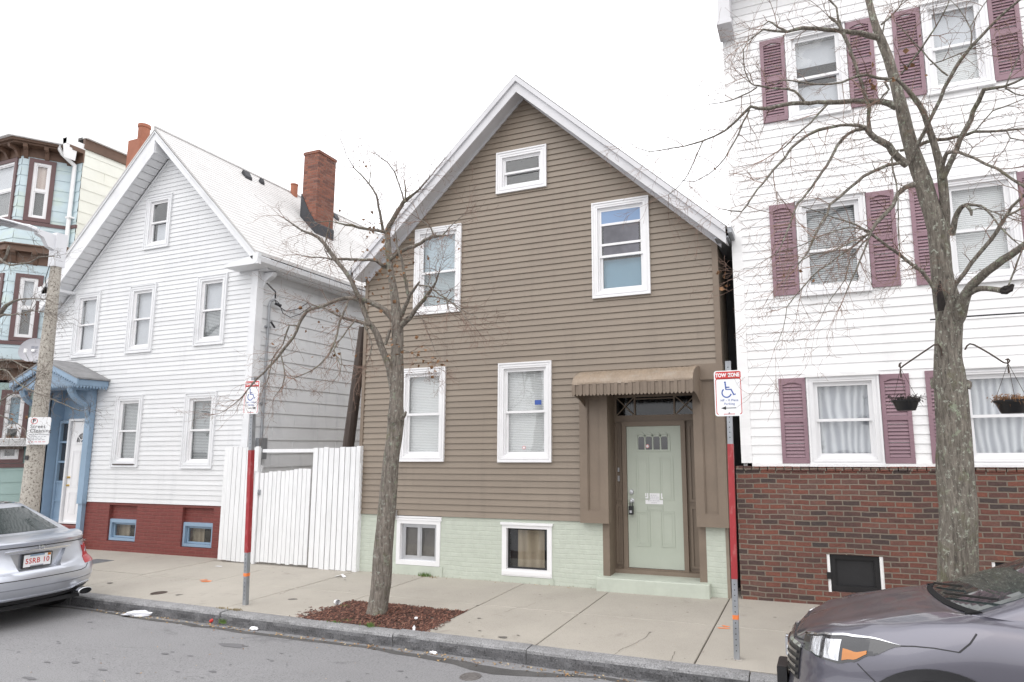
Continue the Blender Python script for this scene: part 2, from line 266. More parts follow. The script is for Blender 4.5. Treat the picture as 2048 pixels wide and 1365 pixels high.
def barkmat(name, dark, light, lich, lamt, moss=None):
    m, nt, b = newmat(name)
    tc = N(nt, 'ShaderNodeTexCoord'); mp = N(nt, 'ShaderNodeMapping'); mp.inputs['Scale'].default_value = (9, 9, 1.6); nt.links.new(tc.outputs['Object'], mp.inputs[0])
    n1 = N(nt, 'ShaderNodeTexNoise', Scale=5.0, Detail=9.0, Roughness=.72, Distortion=.6); nt.links.new(mp.outputs[0], n1.inputs['Vector'])
    mr = N(nt, 'ShaderNodeMapRange'); mr.inputs[1].default_value = .36; mr.inputs[2].default_value = .64; nt.links.new(n1.outputs[0], mr.inputs[0])
    mx = N(nt, 'ShaderNodeMix', data_type='RGBA'); nt.links.new(mr.outputs[0], mx.inputs[0]); mx.inputs[6].default_value = c4(dark); mx.inputs[7].default_value = c4(light)
    out = mx.outputs[2]
    for col, sc, lo, hi, a in [(lich, 22, .56, .62, lamt)] + ([(moss, 4, .55, .68, .6)] if moss else []) + [((lich[0]*.82, lich[1]*.92, lich[2]*.78), 9, .59, .63, lamt*.6)]:
        n = N(nt, 'ShaderNodeTexNoise', Scale=float(sc), Detail=7.0, Roughness=.75); nt.links.new(tc.outputs['Object'], n.inputs['Vector'])
        r = N(nt, 'ShaderNodeMapRange'); r.inputs[1].default_value = lo; r.inputs[2].default_value = hi; r.inputs[4].default_value = a; nt.links.new(n.outputs[0], r.inputs[0])
        x = N(nt, 'ShaderNodeMix', data_type='RGBA'); nt.links.new(r.outputs[0], x.inputs[0]); nt.links.new(out, x.inputs[6]); x.inputs[7].default_value = c4(col); out = x.outputs[2]
    nt.links.new(out, b.inputs['Base Color']); b.inputs['Roughness'].default_value = .9
    bp = N(nt, 'ShaderNodeBump', Strength=1.0, Distance=.02); nt.links.new(n1.outputs[0], bp.inputs['Height']); nt.links.new(bp.outputs[0], b.inputs['Normal'])
    return m
M['bark'] = barkmat('lichen_bark', (.08, .068, .056), (.28, .245, .21), (.38, .40, .35), .7, (.12, .13, .045))
M['bark_big'] = barkmat('rough_lichen_bark', (.075, .065, .054), (.28, .25, .21), (.42, .44, .37), .95, (.12, .125, .05))
M['twig'] = mat('twig_bark', (.20, .13, .10), .85, var=.35, scale=4)
M['twig_grey'] = mat('grey_twig_bark', (.155, .13, .11), .85, var=.35, scale=4)
M['dead_wood'] = mat('dead_dark_wood', (.025, .02, .018), .9, var=.4, scale=30, bump=.6)

# ------------------------------------------------------------------ mesh helpers
class MB:
    def __init__(s): s.v = []; s.f = []; s.mi = []; s.cur = 0
    def face(s, pts):
        i = len(s.v); s.v += [tuple(p) for p in pts]; s.f.append(list(range(i, i+len(pts)))); s.mi.append(s.cur)
    def box(s, x0, x1, y0, y1, z0, z1):
        i = len(s.v); s.v += [(x, y, z) for z in (z0, z1) for y in (y0, y1) for x in (x0, x1)]
        for q in ((0, 2, 3, 1), (4, 5, 7, 6), (0, 1, 5, 4), (1, 3, 7, 5), (3, 2, 6, 7), (2, 0, 4, 6)): s.f.append([i+k for k in q]); s.mi.append(s.cur)
        return s
    def frame(s, x0, x1, z0, z1, w, y0, y1, wb=None, wt=None):
        """picture frame in the XZ plane, butt joints"""
        wb = w if wb is None else wb; wt = w if wt is None else wt
        s.box(x0, x0+w, y0, y1, z0, z1); s.box(x1-w, x1, y0, y1, z0, z1); s.box(x0+w, x1-w, y0, y1, z0, z0+wb); s.box(x0+w, x1-w, y0, y1, z1-wt, z1); return s
    def prism(s, pts, d):
        """polygon pts (3D) pushed along vector d"""
        d = Vector(d); n = len(pts); i = len(s.v); s.v += [tuple(p) for p in pts] + [tuple(Vector(p)+d) for p in pts]
        s.f.append(list(range(i, i+n))[::-1]); s.f.append(list(range(i+n, i+2*n))); s.mi += [s.cur]*2
        for k in range(n): s.f.append([i+k, i+(k+1) % n, i+n+(k+1) % n, i+n+k]); s.mi.append(s.cur)
        return s
    def tube(s, pts, rs, n=8, cap=True, wob=0, seed=0):
        pts = [Vector(p) for p in pts]
        if not hasattr(rs, '__len__'): rs = [rs]*len(pts)
        t = (pts[1]-pts[0]).normalized(); a = t.orthogonal().normalized(); base = len(s.v)
        for k, p in enumerate(pts):
            tt = (pts[min(k+1, len(pts)-1)]-pts[max(k-1, 0)]).normalized()
            a = (a - tt*a.dot(tt)); a = a.normalized() if a.length > 1e-6 else tt.orthogonal().normalized(); b = tt.cross(a)
            for j in range(n):
                an = 2*math.pi*j/n; r = rs[k]
                if wob: r *= 1+wob*noise.noise(Vector((math.cos(an)*1.6+seed, math.sin(an)*1.6, k*.35+seed)))
                s.v.append(tuple(p+(a*math.cos(an)+b*math.sin(an))*r))
        for k in range(len(pts)-1):
            for j in range(n):
                q = base+k*n; s.f.append([q+j, q+(j+1) % n, q+n+(j+1) % n, q+n+j]); s.mi.append(s.cur)
        if cap:
            s.f.append([base+j for j in range(n)][::-1]); s.f.append([base+(len(pts)-1)*n+j for j in range(n)]); s.mi += [s.cur]*2
        return s
    def lathe(s, prof, c, axis='z', n=24):
        """prof: (r, h) pairs"""
        c = Vector(c); b = len(s.v)
        for r, h in prof:
            for j in range(n):
                a = 2*math.pi*j/n; u, v = r*math.cos(a), r*math.sin(a)
                p = {'z': (u, v, h), 'y': (u, h, v), 'x': (h, u, v)}[axis]; s.v.append(tuple(c+Vector(p)))
        for k in range(len(prof)-1):
            for j in range(n): s.f.append([b+k*n+j, b+k*n+(j+1) % n, b+(k+1)*n+(j+1) % n, b+(k+1)*n+j]); s.mi.append(s.cur)
        return s
    def ribbon(s, pts, w, closed=False):
        """flat stroke through 3D points lying in the XZ plane"""
        pts = [Vector(p) for p in pts]; L = []; Rr = []
        n = len(pts)
        for k in range(n):
            a = pts[(k-1) % n] if (closed or k > 0) else pts[k]; b = pts[(k+1) % n] if (closed or k < n-1) else pts[k]
            t = (b-a).normalized(); nn = Vector((-t.z, 0, t.x))*w/2; L.append(pts[k]+nn); Rr.append(pts[k]-nn)
        for k in range(n if closed else n-1):
            j = (k+1) % n; s.face([L[k], L[j], Rr[j], Rr[k]])
        return s
    def build(s, name, mats, parent=None, smooth=False, local=False, sharp=35, fix=True):
        me = bpy.data.meshes.new(name)
        off = Vector((0, 0, 0))
        if parent is not None and not local:
            p = parent
            while p is not None: off += p.location; p = p.parent
        me.from_pydata([tuple(Vector(v)-off) for v in s.v], [], s.f)
        mats = mats if isinstance(mats, (list, tuple)) else [mats]
        for mm in mats: me.materials.append(M[mm] if isinstance(mm, str) else mm)
        if len(mats) > 1: me.polygons.foreach_set('material_index', s.mi)
        if fix:
            bm = bmesh.new(); bm.from_mesh(me); bmesh.ops.recalc_face_normals(bm, faces=bm.faces); bm.to_mesh(me); bm.free()
        if smooth:
            me.polygons.foreach_set('use_smooth', [True]*len(me.polygons)); me.set_sharp_from_angle(angle=R(sharp))
        me.update()
        o = bpy.data.objects.new(name, me); COL.objects.link(o)
        if parent is not None: o.parent = parent
        return o
def thing(name, loc, label, cat, group=None, rotz=0):
    o = bpy.data.objects.new(name, None); COL.objects.link(o); o.location = loc; o.rotation_euler = (0, 0, rotz); o.empty_display_size = .2
    return tag(o, label, cat, group)
def tag(o, label=None, cat=None, group=None, kind=None):
    if label: o['label'] = label
    if cat: o['category'] = cat
    if group: o['group'] = group
    if kind: o['kind'] = kind
    return o
def single(mb, name, mats, loc, label, cat, group=None, smooth=False):
    """a thing that is one mesh with its origin at loc"""
    mb.v = [tuple(Vector(v)-Vector(loc)) for v in mb.v]
    o = mb.build(name, mats, smooth=smooth); o.location = loc
    return tag(o, label, cat, group)
def text(body, size, matn, loc, parent, name='lettering', rot=(R(90), 0, 0), bold=.0, align='CENTER', extrude=.0006, sx=1.0, spacing=1.0, local=False):
    cu = bpy.data.curves.new('t', 'FONT'); cu.body = body; cu.size = size; cu.align_x = align; cu.align_y = 'CENTER'; cu.extrude = extrude; cu.offset = bold; cu.space_character = spacing; cu.resolution_u = 3
    o = bpy.data.objects.new('t', cu); COL.objects.link(o); bpy.context.view_layer.update()
    me = bpy.data.meshes.new_from_object(o.evaluated_get(bpy.context.evaluated_depsgraph_get()))
    bpy.data.objects.remove(o); bpy.data.curves.remove(cu)
    off = Vector((0, 0, 0))
    if parent is not None and not local:
        p = parent
        while p is not None: off += p.location; p = p.parent
    from mathutils import Euler
    me.transform(Matrix.Translation(Vector(loc)-off) @ Euler(rot).to_matrix().to_4x4() @ Matrix.Diagonal((sx, 1, 1, 1)))
    me.materials.clear(); me.materials.append(M[matn]); me.name = name
    ob = bpy.data.objects.new(name, me); COL.objects.link(ob); ob.parent = parent
    return ob
def typed(par, cx, y, z, w, h, matn, seed):
    """a line of print too small to read: a row of word-shaped marks"""
    r = random.Random(seed); g = MB(); x = cx-w/2
    while x < cx+w/2-.004:
        l = min(r.uniform(.012, .035)*h/.009, cx+w/2-x); n = max(1, int(l/(h*.62)))
        for k in range(n): a = x+l*k/n; g.box(a, a+l/n*.68, y-.0004, y, z-h/2*r.uniform(.6, 1), z+h/2*r.uniform(.5, 1))
        x += l+h*.7
    return g.build('lettering', matn, par)

def each(name, m, par, *boxes):
    for b in boxes:
        g = MB(); g.box(*b); o = g.build(name, m, par)
    return o
# ------------------------------------------------------------------ clapboard wall
def siding(mb, xl, xr, z0, z1, course, holes=(), d=.016, tf=None, jitter=0, lap=1.0, seams=0, seed=1):
    """xl, xr: functions of z; face stands d proud at the bottom of each board. tf maps (u, n, z), n = outwards"""
    tf = tf or (lambda u, n, z: (u, -n, z)); rnd = random.Random(seed)
    z = z0
    while z < z1-1e-4:
        ze = min(z+course, z1); cuts = sorted({z, ze} | {h[k] for h in holes for k in (2, 3) if z < h[k] < ze})
        for a, b in zip(cuts[:-1], cuts[1:]):
            zm = (a+b)/2; da = d*(1-(a-z)/course)+.001; db = d*(1-(b-z)/course)+.001
            hs = sorted([(h[0], h[1]) for h in holes if h[2] < zm < h[3]])
            L, Rr = (xl(a), xl(b)), (xr(a), xr(b))
            segs = []; c = L
            for h0, h1 in hs:
                if h1 <= max(c) or h0 >= min(Rr): continue
                segs.append((c, (h0, h0))); c = (h1, h1)
            segs.append((c, Rr))
            for (la, lb), (ra, rb) in segs:
                if ra-la < .004 and rb-lb < .004: continue
                mb.face([tf(la, da, a), tf(ra, da, a), tf(max(rb, lb), db, b), tf(min(lb, rb) if rb > lb else lb, db, b)])
                if a == z: mb.face([tf(la, 0, a), tf(ra, 0, a), tf(ra, da, a), tf(la, da, a)])
        z = ze
def seam_lines(mb, lst, tf): pass

# ------------------------------------------------------------------ windows
def window(par, x0, x1, z0, z1, Y, cas=.078, proud=.035, cmat='white', smat='white', blind='blind', glass='glass', split=.5, sashw=.036,
           casing_top=None, sill=0, hung=True, lower=None, stepped=True, blindz=None, name='window', upper_mat=None, storm=False, recess=0):
    """window as a part: casing mesh, with sash / pane / blind sub-parts. wall face at y = Y, outwards -y"""
    f = MB(); ct = cas if casing_top is None else casing_top
    f.frame(x0, x1, z0, z1, cas, Y-proud, Y+.05, wt=ct)
    if stepped:   # raised outer bead and inner stop
        f.frame(x0-.012, x1+.012, z0-.012, z1+.012, .022, Y-proud-.014, Y-.002)
        f.frame(x0+cas*.45, x1-cas*.45, z0+cas*.45, z1-ct*.45, .014, Y-proud-.008, Y-proud+.004)
    if sill: f.box(x0-.02, x1+.02, Y-proud-sill, Y+.02, z0-.03, z0+.005)
    a0, a1, b0, b1 = x0+cas, x1-cas, z0+cas, z1-ct
    fr = f.build(name, cmat, par)
    s = MB(); s.frame(a0, a1, b0, b1, .024, Y+.0+recess, Y+.07+recess); s.build('frame', smat, fr)
    a0 += .024; a1 -= .024; b0 += .024; b1 -= .024
    zm = b0+(b1-b0)*split
    if hung:
        u = MB(); u.frame(a0, a1, zm-.018, b1, sashw*.8, Y+.008+recess, Y+.035+recess, wb=.036); u.build('sash', smat, fr)
        l = MB(); l.frame(a0, a1, b0, zm+.018, sashw, Y+.036+recess, Y+.062+recess, wt=.036, wb=sashw*1.2); l.build('sash', smat, fr)
        g = MB(); g.box(a0+.02, a1-.02, Y+.020+recess, Y+.024+recess, zm, b1-.02); g.build('pane', glass, fr)
        g = MB(); g.box(a0+.02, a1-.02, Y+.047+recess, Y+.051+recess, b0+.02, zm); g.build('pane', glass, fr)
    else:
        g = MB(); g.box(a0-.01, a1+.01, Y+.03+recess, Y+.034+recess, b0-.01, b1+.01); g.build('pane', glass, fr)
    yb = Y+.10+recess
    if blind or upper_mat:
        bz0 = b0 if blindz is None else b0+(b1-b0)*blindz
        if upper_mat:
            q = MB(); q.box(a0, a1, yb, yb+.006, zm, b1); q.build('blind', upper_mat, fr)
            if blind: q = MB(); q.box(a0, a1, yb, yb+.006, b0, zm-.002); q.build('blind', blind, fr)
        else:
            q = MB(); q.box(a0, a1, yb, yb+.006, bz0, b1); q.build('blind', blind, fr)
            if blindz: r = MB(); r.box(a0, a1, yb-.006, yb+.012, bz0-.03, bz0-.001); r.build('blind_rail', 'white', fr)
    return fr
def hole(x0, x1, z0, z1, c=.05): return (x0+c, x1-c, z0+c, z1-c)
def louvre_shutter(par, x0, x1, z0, z1, Y, rnd):
    f = MB(); yo = Y-.035
    zm = z0+(z1-z0)*.505
    f.frame(x0, x1, z0, z1, .05, yo, Y-.008, wb=.075, wt=.06); f.box(x0+.05, x1-.05, yo, Y-.008, zm-.03, zm+.03)
    # arched top rail
    n = 8; w = x1-x0-.1
    for k in range(n):
        a, b = x0+.05+w*k/n, x0+.05+w*(k+1)/n; s = math.sin(math.pi*(k+.5)/n)
        f.box(a, b, yo, Y-.008, z1-.06-.035*(1-s), z1-.0605)
    for lo, hi in ((z0+.078, zm-.032), (zm+.032, z1-.075)):
        c = int((hi-lo)/.042)
        for k in range(c):
            z = lo+(hi-lo)*(k+.5)/c
            f.prism([(x0+.051, Y-.031, z-.019), (x0+.051, Y-.015, z+.018), (x0+.051, Y-.012, z+.020), (x0+.051, Y-.028, z-.015)], (x1-x0-.102, 0, 0))
    f.box(x0+.02, x1-.02, Y-.0095, Y-.002, z0+.02, z1-.02)
    for sx in (x0+.025, x1-.025):
        for sz in (z0+.04, zm, z1-.03): f.lathe([(.006, -.003), (.004, -.005), (0, -.006)], (sx, yo, sz), 'y', 6)
    return f.build('shutter', 'shutter', par)

# =================================================================== GROUND
rng = random.Random(11)
g = MB(); g.box(-250, 250, -250, 250, -.6, -.06); tag(g.build('ground', 'joint'), kind='structure')
# road, gently crowned
def curbY(x): return 5.945-.0195*x
g = MB(); xs = [-90+2.0*k for k in range(91)]; ys = [-60, -20, -4, -2, 0, 1.5, 3, 4, 5, 5.6, 6.4]
for i in range(len(xs)-1):
    for j in range(len(ys)-1):
        def rz(y): return .045*math.exp(-((y-1.5)/3.2)**2)-.012
        a, b, c, d = xs[i], xs[i+1], ys[j], ys[j+1]; oy = [-.0195*x if 1 else 0 for x in (a, b)]
        e = lambda y, o: y+o*(1 if y > 4 else 0)
        g.face([(a, e(c, oy[0]), rz(c)), (b, e(c, oy[1]), rz(c)), (b, e(d, oy[1]), rz(d)), (a, e(d, oy[0]), rz(d))])
road = tag(g.build('road', 'asphalt', smooth=True), kind='structure')
# granite kerb stones
g = MB(); g.mi = []; joints = [-60, -40, -30, -22, -16, -12.4, -9.9, -7.02, -4.42, -2.80, -.64, 1.9, 4.3, 8, 20, 40]
for k in range(len(joints)-1):
    a, b = joints[k]+.006, joints[k+1]-.006; n = max(2, int((b-a)/.05)) if -14 < a < 6 else 4
    dy, dz = rng.uniform(-.012, .012), rng.uniform(-.006, .004)
    prof = [(0, -.05), (.0, .02), (-.004, .07), (0, .105), (.006, .128), (.022, .1395), (.07, .142), (.13, .142), (.165, .140), (.17, .05)]
    rows = []
    for i in range(n+1):
        x = a+(b-a)*i/n; r = []
        for j, (py, pz) in enumerate(prof):
            w = .020*noise.noise(Vector((x*5, pz*14, 3.1)))+.014*noise.noise(Vector((x*15, pz*30, 7.7))) if j < 5 else .002*noise.noise(Vector((x*9, py*9, 1)))
            r.append((x, curbY(x)+dy+py-(w if j < 5 else 0), pz+dz+(w if j >= 5 else w*.3)))
        rows.append(r)
    for i in range(n):
        for j in range(len(prof)-1):
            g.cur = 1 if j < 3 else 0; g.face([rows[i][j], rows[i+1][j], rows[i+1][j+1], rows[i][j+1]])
    g.cur = 0
    g.face(rows[0]); g.face(rows[-1])
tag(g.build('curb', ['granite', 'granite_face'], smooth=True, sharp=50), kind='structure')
# sidewalk slabs
g = MB(); g.cur = 1; g.prism([(-60, curbY(-60)+.1, -.05), (40, curbY(40)+.1, -.05), (40, 9.4, -.05), (-60, 9.4, -.05)], (0, 0, .168)); g.cur = 0
xj = [-60, -40, -25, -16, -13.6, -11.9, -10.35, -8.78, -7.17, -5.86, -4.14, -2.78, -1.15, .42, 2.0, 3.6, 5.2, 10, 20, 40]
YM = 7.47
def slab(x0, x1, y0a, y0b, y1):
    dz = rng.uniform(-.0025, .0025); t = [rng.uniform(-.0018, .0018) for _ in range(4)]; z = .1365+dz; q = .0075
    P = [(x0+q, y0a+q), (x1-q, y0b+q), (x1-q, y1-q), (x0+q, y1-q)]
    i = len(g.v)
    ch = .006
    Q = [(x0+q+ch, y0a+q+ch), (x1-q-ch, y0b+q+ch), (x1-q-ch, y1-q-ch), (x0+q+ch, y1-q-ch)]
    lo = [(p[0], p[1], .10) for p in P]; mi = [(p[0], p[1], z+t[k]-ch) for k, p in enumerate(P)]; hi = [(p[0], p[1], z+t[k]) for k, p in enumerate(Q)]
    for k in range(4):
        l = (k+1) % 4; g.face([lo[k], lo[l], mi[l], mi[k]]); g.face([mi[k], mi[l], hi[l], hi[k]])
    g.face(hi)
for a, b in zip(xj[:-1], xj[1:]):
    slab(a, b, YM, YM, 9.3)
    ya, yb = curbY(a)+.172, curbY(b)+.172
    if abs(a+5.86) < .01: slab(a, b, 7.12, 7.12, YM)
    else: slab(a, b, ya, yb, YM)
tag(g.build('sidewalk', ['concrete', 'joint']), kind='structure')
# orange survey paint and dark tar spots on the slabs (worn marks)
g = MB()
def blotch(g, x, y, rx, ry, z, seed, n=16, rot=0):
    pts = []
    for k in range(n):
        a = 2*math.pi*k/n; r = 1+.55*noise.noise(Vector((math.cos(a)*1.5+seed, math.sin(a)*1.5, seed)))
        u, v = rx*r*math.cos(a), ry*r*math.sin(a); pts.append((x+u*math.cos(rot)-v*math.sin(rot), y+u*math.sin(rot)+v*math.cos(rot), z))
    g.face(pts)
def gz(px, py, z=.14):
    d = at(px, py, 1)-Vector((0, 0, CH)); return Vector((0, 0, CH))+d*((z-CH)/d.z)
for i, (px, py, rx, ry, rt) in enumerate([(414, 1163, .10, .035, .2), (408, 1160, .06, .02, .8), (1451, 1253, .05, .02, -.2), (1446, 1257, .07, .018, .1)]):
    p = gz(px, py); blotch(g, p.x, p.y, rx, ry, .1418, i*3.3, rot=rt)
tag(g.build('paint_marks', 'orange_spray', fix=False), kind='structure')
M['stain'] = mat('dark_stain', (.15, .138, .125), .9, var=.2)
M['wetstain'] = mat('road_stain', (.145, .144, .15), .9, var=.15)
g = MB()
for i, (px, py, rx, ry) in enumerate([(1007, 1275, .06, .025), (220, 1166, .05, .03), (358, 1190, .05, .04), (585, 1199, .07, .04), (1036, 1271, .02, .01), (865, 1237, .035, .012), (905, 1236, .03, .01), (958, 1237, .03, .012), (955, 1211, .02, .012), (1300, 1265, .018, .012), (1170, 1248, .015, .01), (1375, 1225, .015, .01), (690, 1160, .02, .01), (620, 1215, .03, .012), (1550, 1235, .02, .01), (960, 1262, .02, .01), (1080, 1190, .018, .01)]):
    p = gz(px, py); blotch(g, p.x, p.y, rx, ry, .1412, i*1.7)
for i in range(60):
    x, y = rng.uniform(-11, 1.5), rng.uniform(6.2, 8.6)
    if -5.95 < x < -4.1 and y < 7.2: continue
    blotch(g, x, y, rng.uniform(.005, .014), rng.uniform(.004, .010), .1408, i*2.1, 8)
tag(g.build('sidewalk_stains', 'stain', fix=False), kind='structure')
g = MB()
for pts in ([(1225, 1312), (1244, 1298), (1262, 1291), (1290, 1276), (1301, 1262)], [(1010, 1225), (1032, 1216), (1050, 1214), (1078, 1204)], [(1330, 1330), (1345, 1316), (1350, 1300)], [(250, 1160), (280, 1152), (300, 1155), (345, 1146)], [(560, 1190), (580, 1180), (600, 1178)]):
    P = [gz(*q) for q in pts]; Q = []
    for a, b in zip(P[:-1], P[1:]):
        for k in range(5): v = a+(b-a)*k/5; Q.append(Vector((v.x+rng.uniform(-.008, .008), v.y+rng.uniform(-.008, .008), .1409)))
    for a, b in zip(Q[:-1], Q[1:]):
        d = (b-a); n_ = Vector((-d.y, d.x, 0)).normalized()*rng.uniform(.0012, .0026); g.face([a-n_, b-n_, b+n_, a+n_])
tag(g.build('sidewalk_cracks', 'joint', fix=False), kind='structure')
# =================================================================== BROWN HOUSE
def box_obj(name, m, par, *b): g = MB(); g.box(*b); return g.build(name, m, par)
def gable_house_roof(par, xr, zr, sl, sr, xe0, xe1, y0, y1, mat_roof, thick=.05, mfascia='fascia', fd=.21):
    """roof slabs with rake boards; slopes sl (left) sr (right)"""
    zl, zr2 = zr-sl*(xr-xe0), zr-sr*(xe1-xr)
    g = MB()
    g.prism([(xe0, y0-.004, zl), (xr, y0-.004, zr), (xe1, y0-.004, zr2), (xe1, y0-.004, zr2-thick), (xr, y0-.004, zr-thick*1.3), (xe0, y0-.004, zl-thick)], (0, y1-y0+.04, 0))
    return g, zl, zr2
Y = 8.8
H = thing('brown_house', (-4.17, Y, .13), 'brown clapboard gable house with pale green foundation in the middle of the row', 'house')
W = {'ul': (-6.19, -5.31, 4.36, 5.84), 'ur': (-2.985, -2.11, 4.36, 5.84), 'll': (-6.40, -5.56, 1.93, 3.44), 'lm': (-4.57, -3.69, 1.92, 3.435), 'at': (-4.64, -3.765, 6.27, 6.96)}
hs = [hole(*w) for w in W.values()] + [(-3.19, -1.54, 1.0, 3.05), (-1.54, -1.10, 1.0, 3.25)]
XR, ZR = -4.17, 8.11
def gl(z): return max(-7.19, XR-(8.02-z)/.925)
def gr(z): return min(-1.14, XR+(8.02-z)/.925)
g = MB(); siding(g, gl, gr, 1.06, 7.98, .0955, hs, d=.017, tf=lambda u, n, z: (u, Y-n, z)); g.build('siding', 'brown', H, fix=False)
# solid body behind the facing, with openings left in the front
g = MB(); xs = [-7.19, -1.13]
g.box(-7.19, -7.15, Y+.001, 17, .1, 5.2); g.box(-1.17, -1.13, Y+.001, 17, .1, 5.2); g.box(-7.15, -1.17, 16.95, 17, .1, 5.2)
g.prism([(-7.15, 16.95, 5.2), (-1.17, 16.95, 5.2), (XR, 16.95, 7.95)], (0, .05, 0))
g.build('outer_wall', 'brown', H)
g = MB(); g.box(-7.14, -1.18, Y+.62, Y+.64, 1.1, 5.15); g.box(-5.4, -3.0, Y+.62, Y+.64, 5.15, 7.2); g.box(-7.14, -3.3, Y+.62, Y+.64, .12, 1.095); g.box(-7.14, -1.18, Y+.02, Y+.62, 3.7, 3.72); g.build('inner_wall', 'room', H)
# roof
g, a, b = gable_house_roof(H, XR, ZR, .925, .925, -7.30, -.93, 8.48, 17.2, 'roof_dark'); g.build('roof', 'roof_dark', H)
g = MB()
for sx, xe in ((-1, -7.27), (1, -.96)):
    ze = ZR-.05-.925*abs(xe-XR); s = .925
    P = [(XR, 8.50, ZR-.052), (xe, 8.50, ze), (xe, 8.50, ze-.21), (XR, 8.50, ZR-.29)]
    g.prism(P, (0, .025, 0))
    # crown strip on top edge and lower bead
    g.prism([(XR, 8.468, ZR-.018), (xe, 8.468, ze+.034), (xe, 8.468, ze-.055), (XR, 8.468, ZR-.115)], (0, .0315, 0))
    # sloping soffit, then frieze against the wall
    g.prism([(XR, 8.5255, ZR-.20), (xe, 8.5255, ze-.14), (xe, 8.5255, ze-.16), (XR, 8.5255, ZR-.225)], (0, .26, 0))
    g.prism([(XR, 8.772, ZR-.1), (xe+.1*(-sx), 8.772, ze-.02), (xe+.1*(-sx), 8.772, ze-.17), (XR, 8.772, ZR-.262)], (0, .026, 0))
g.build('rake_board', 'fascia', H)
# eave gutter, right side, dark under side
g = MB(); g.box(-.93, -.87, 8.46, 17.1, 5.02, 5.10); g.box(-1.12, -.93, 8.53, 17.1, 4.98, 5.0); g.build('gutter', 'steel', H)
g = MB(); g.box(-7.40, -7.30, 8.48, 17.1, 5.10, 5.18); g.build('gutter', 'steel', H)
# corner boards
each('corner_board', 'brown_trim', H, (-1.20, -1.118, Y-.026, Y+.06, 1.05, 5.17), (-7.215, -7.155, Y-.026, Y+.06, 1.05, 5.17))
# pale green painted brick foundation with openings
g = MB(); F0, F1 = Y+.005, Y+.30
def panelize(g, x0, x1, z0, z1, y0, y1, holes):
    """wall box with rectangular holes (x0,x1,z0,z1)"""
    xs = sorted({x0, x1} | {h[0] for h in holes} | {h[1] for h in holes}); zs = sorted({z0, z1} | {h[2] for h in holes} | {h[3] for h in holes})
    xs = [x for x in xs if x0 <= x <= x1]; zs = [z for z in zs if z0 <= z <= z1]
    for a, b in zip(xs[:-1], xs[1:]):
        run = None
        for c, d in zip(zs[:-1], zs[1:]):
            if any(h[0] < (a+b)/2 < h[1] and h[2] < (c+d)/2 < h[3] for h in holes):
                if run: g.box(a, b, y0, y1, run[0], run[1]); run = None
            else: run = (run[0], d) if run else (c, d)
        if run: g.box(a, b, y0, y1, run[0], run[1])
panelize(g, -7.18, -2.90, .10, 1.055, F0, F1, [(-6.42, -5.60, .29, 1.055), (-4.51, -3.69, .23, 1.0)])
g.build('foundation', 'green_brick', H); each('foundation', 'green_brick', H, (-1.43, -1.14, F0, F1, .10, 1.055))
each('window_apron', 'green_paint', H, (-6.50, -5.55, Y-.008, Y+.02, .10, .285), (-4.55, -3.66, Y-.006, Y+.02, .10, .225))
# basement windows
f = MB(); f.frame(-6.42, -5.60, .29, 1.0, .07, Y-.01, Y+.09); f.frame(-6.44, -5.58, .985, 1.05, .03, Y-.02, Y+.03)
fr = f.build('window', 'white', H)
s = MB(); s.frame(-6.35, -5.67, .36, .93, .045, Y+.05, Y+.085); s.box(-6.04, -6.0, Y+.045, Y+.09, .405, .885); s.frame(-6.305, -6.04, .405, .885, .02, Y+.055, Y+.075); s.frame(-6.0, -5.715, .405, .885, .02, Y+.055, Y+.075); s.build('sash', 'aluminium', fr)
s = MB(); s.box(-6.28, -6.05, Y+.062, Y+.066, .42, .87); s.box(-5.99, -5.73, Y+.062, Y+.066, .42, .87); s.build('pane', 'glass', fr)
s = MB(); s.box(-6.33, -5.69, Y+.10, Y+.105, .37, .92); M['scr2'] = mat('brown_grey_screen', (.15, .135, .125), .7, var=.25, scale=2.5); s.build('screen', 'scr2', fr)
f = MB(); f.frame(-4.51, -3.69, .23, 1.0, .075, Y-.01, Y+.10, wb=.10); f.box(-4.53, -3.67, Y-.03, Y+.01, .975, 1.01); f.box(-4.50, -3.70, Y-.018, Y-.0095, .25, .30)
fr = f.build('window', 'white', H)
s = MB(); s.frame(-4.435, -3.765, .33, .925, .025, Y+.05, Y+.08); s.build('sash', 'plastic', fr)
s = MB(); s.box(-4.415, -3.785, Y+.062, Y+.066, .35, .905); s.build('pane', 'glass', fr)
s = MB(); s.box(-4.30, -3.86, Y+.12, Y+.125, .335, .92); s.build('curtain', 'curtain_tan', fr)
s = MB(); s.box(-4.47, -3.72, Y+.16, Y+.165, .3, .95); s.build('backing', 'room', fr)
# main windows
M['blind_slate'] = stripemat('slate_blind', (.30, .35, .37), (.46, .51, .53), 2, 38, bump=.2)
window(H, *W['ul'], Y, blind='blind_slate', upper_mat='blind_blue', split=.48)
window(H, *W['ll'], Y, blind='blind', blindz=.04)
window(H, *W['lm'], Y, blind='blind')
window(H, *W['at'], Y, blind=None, split=.48, sashw=.03, cas=.09)
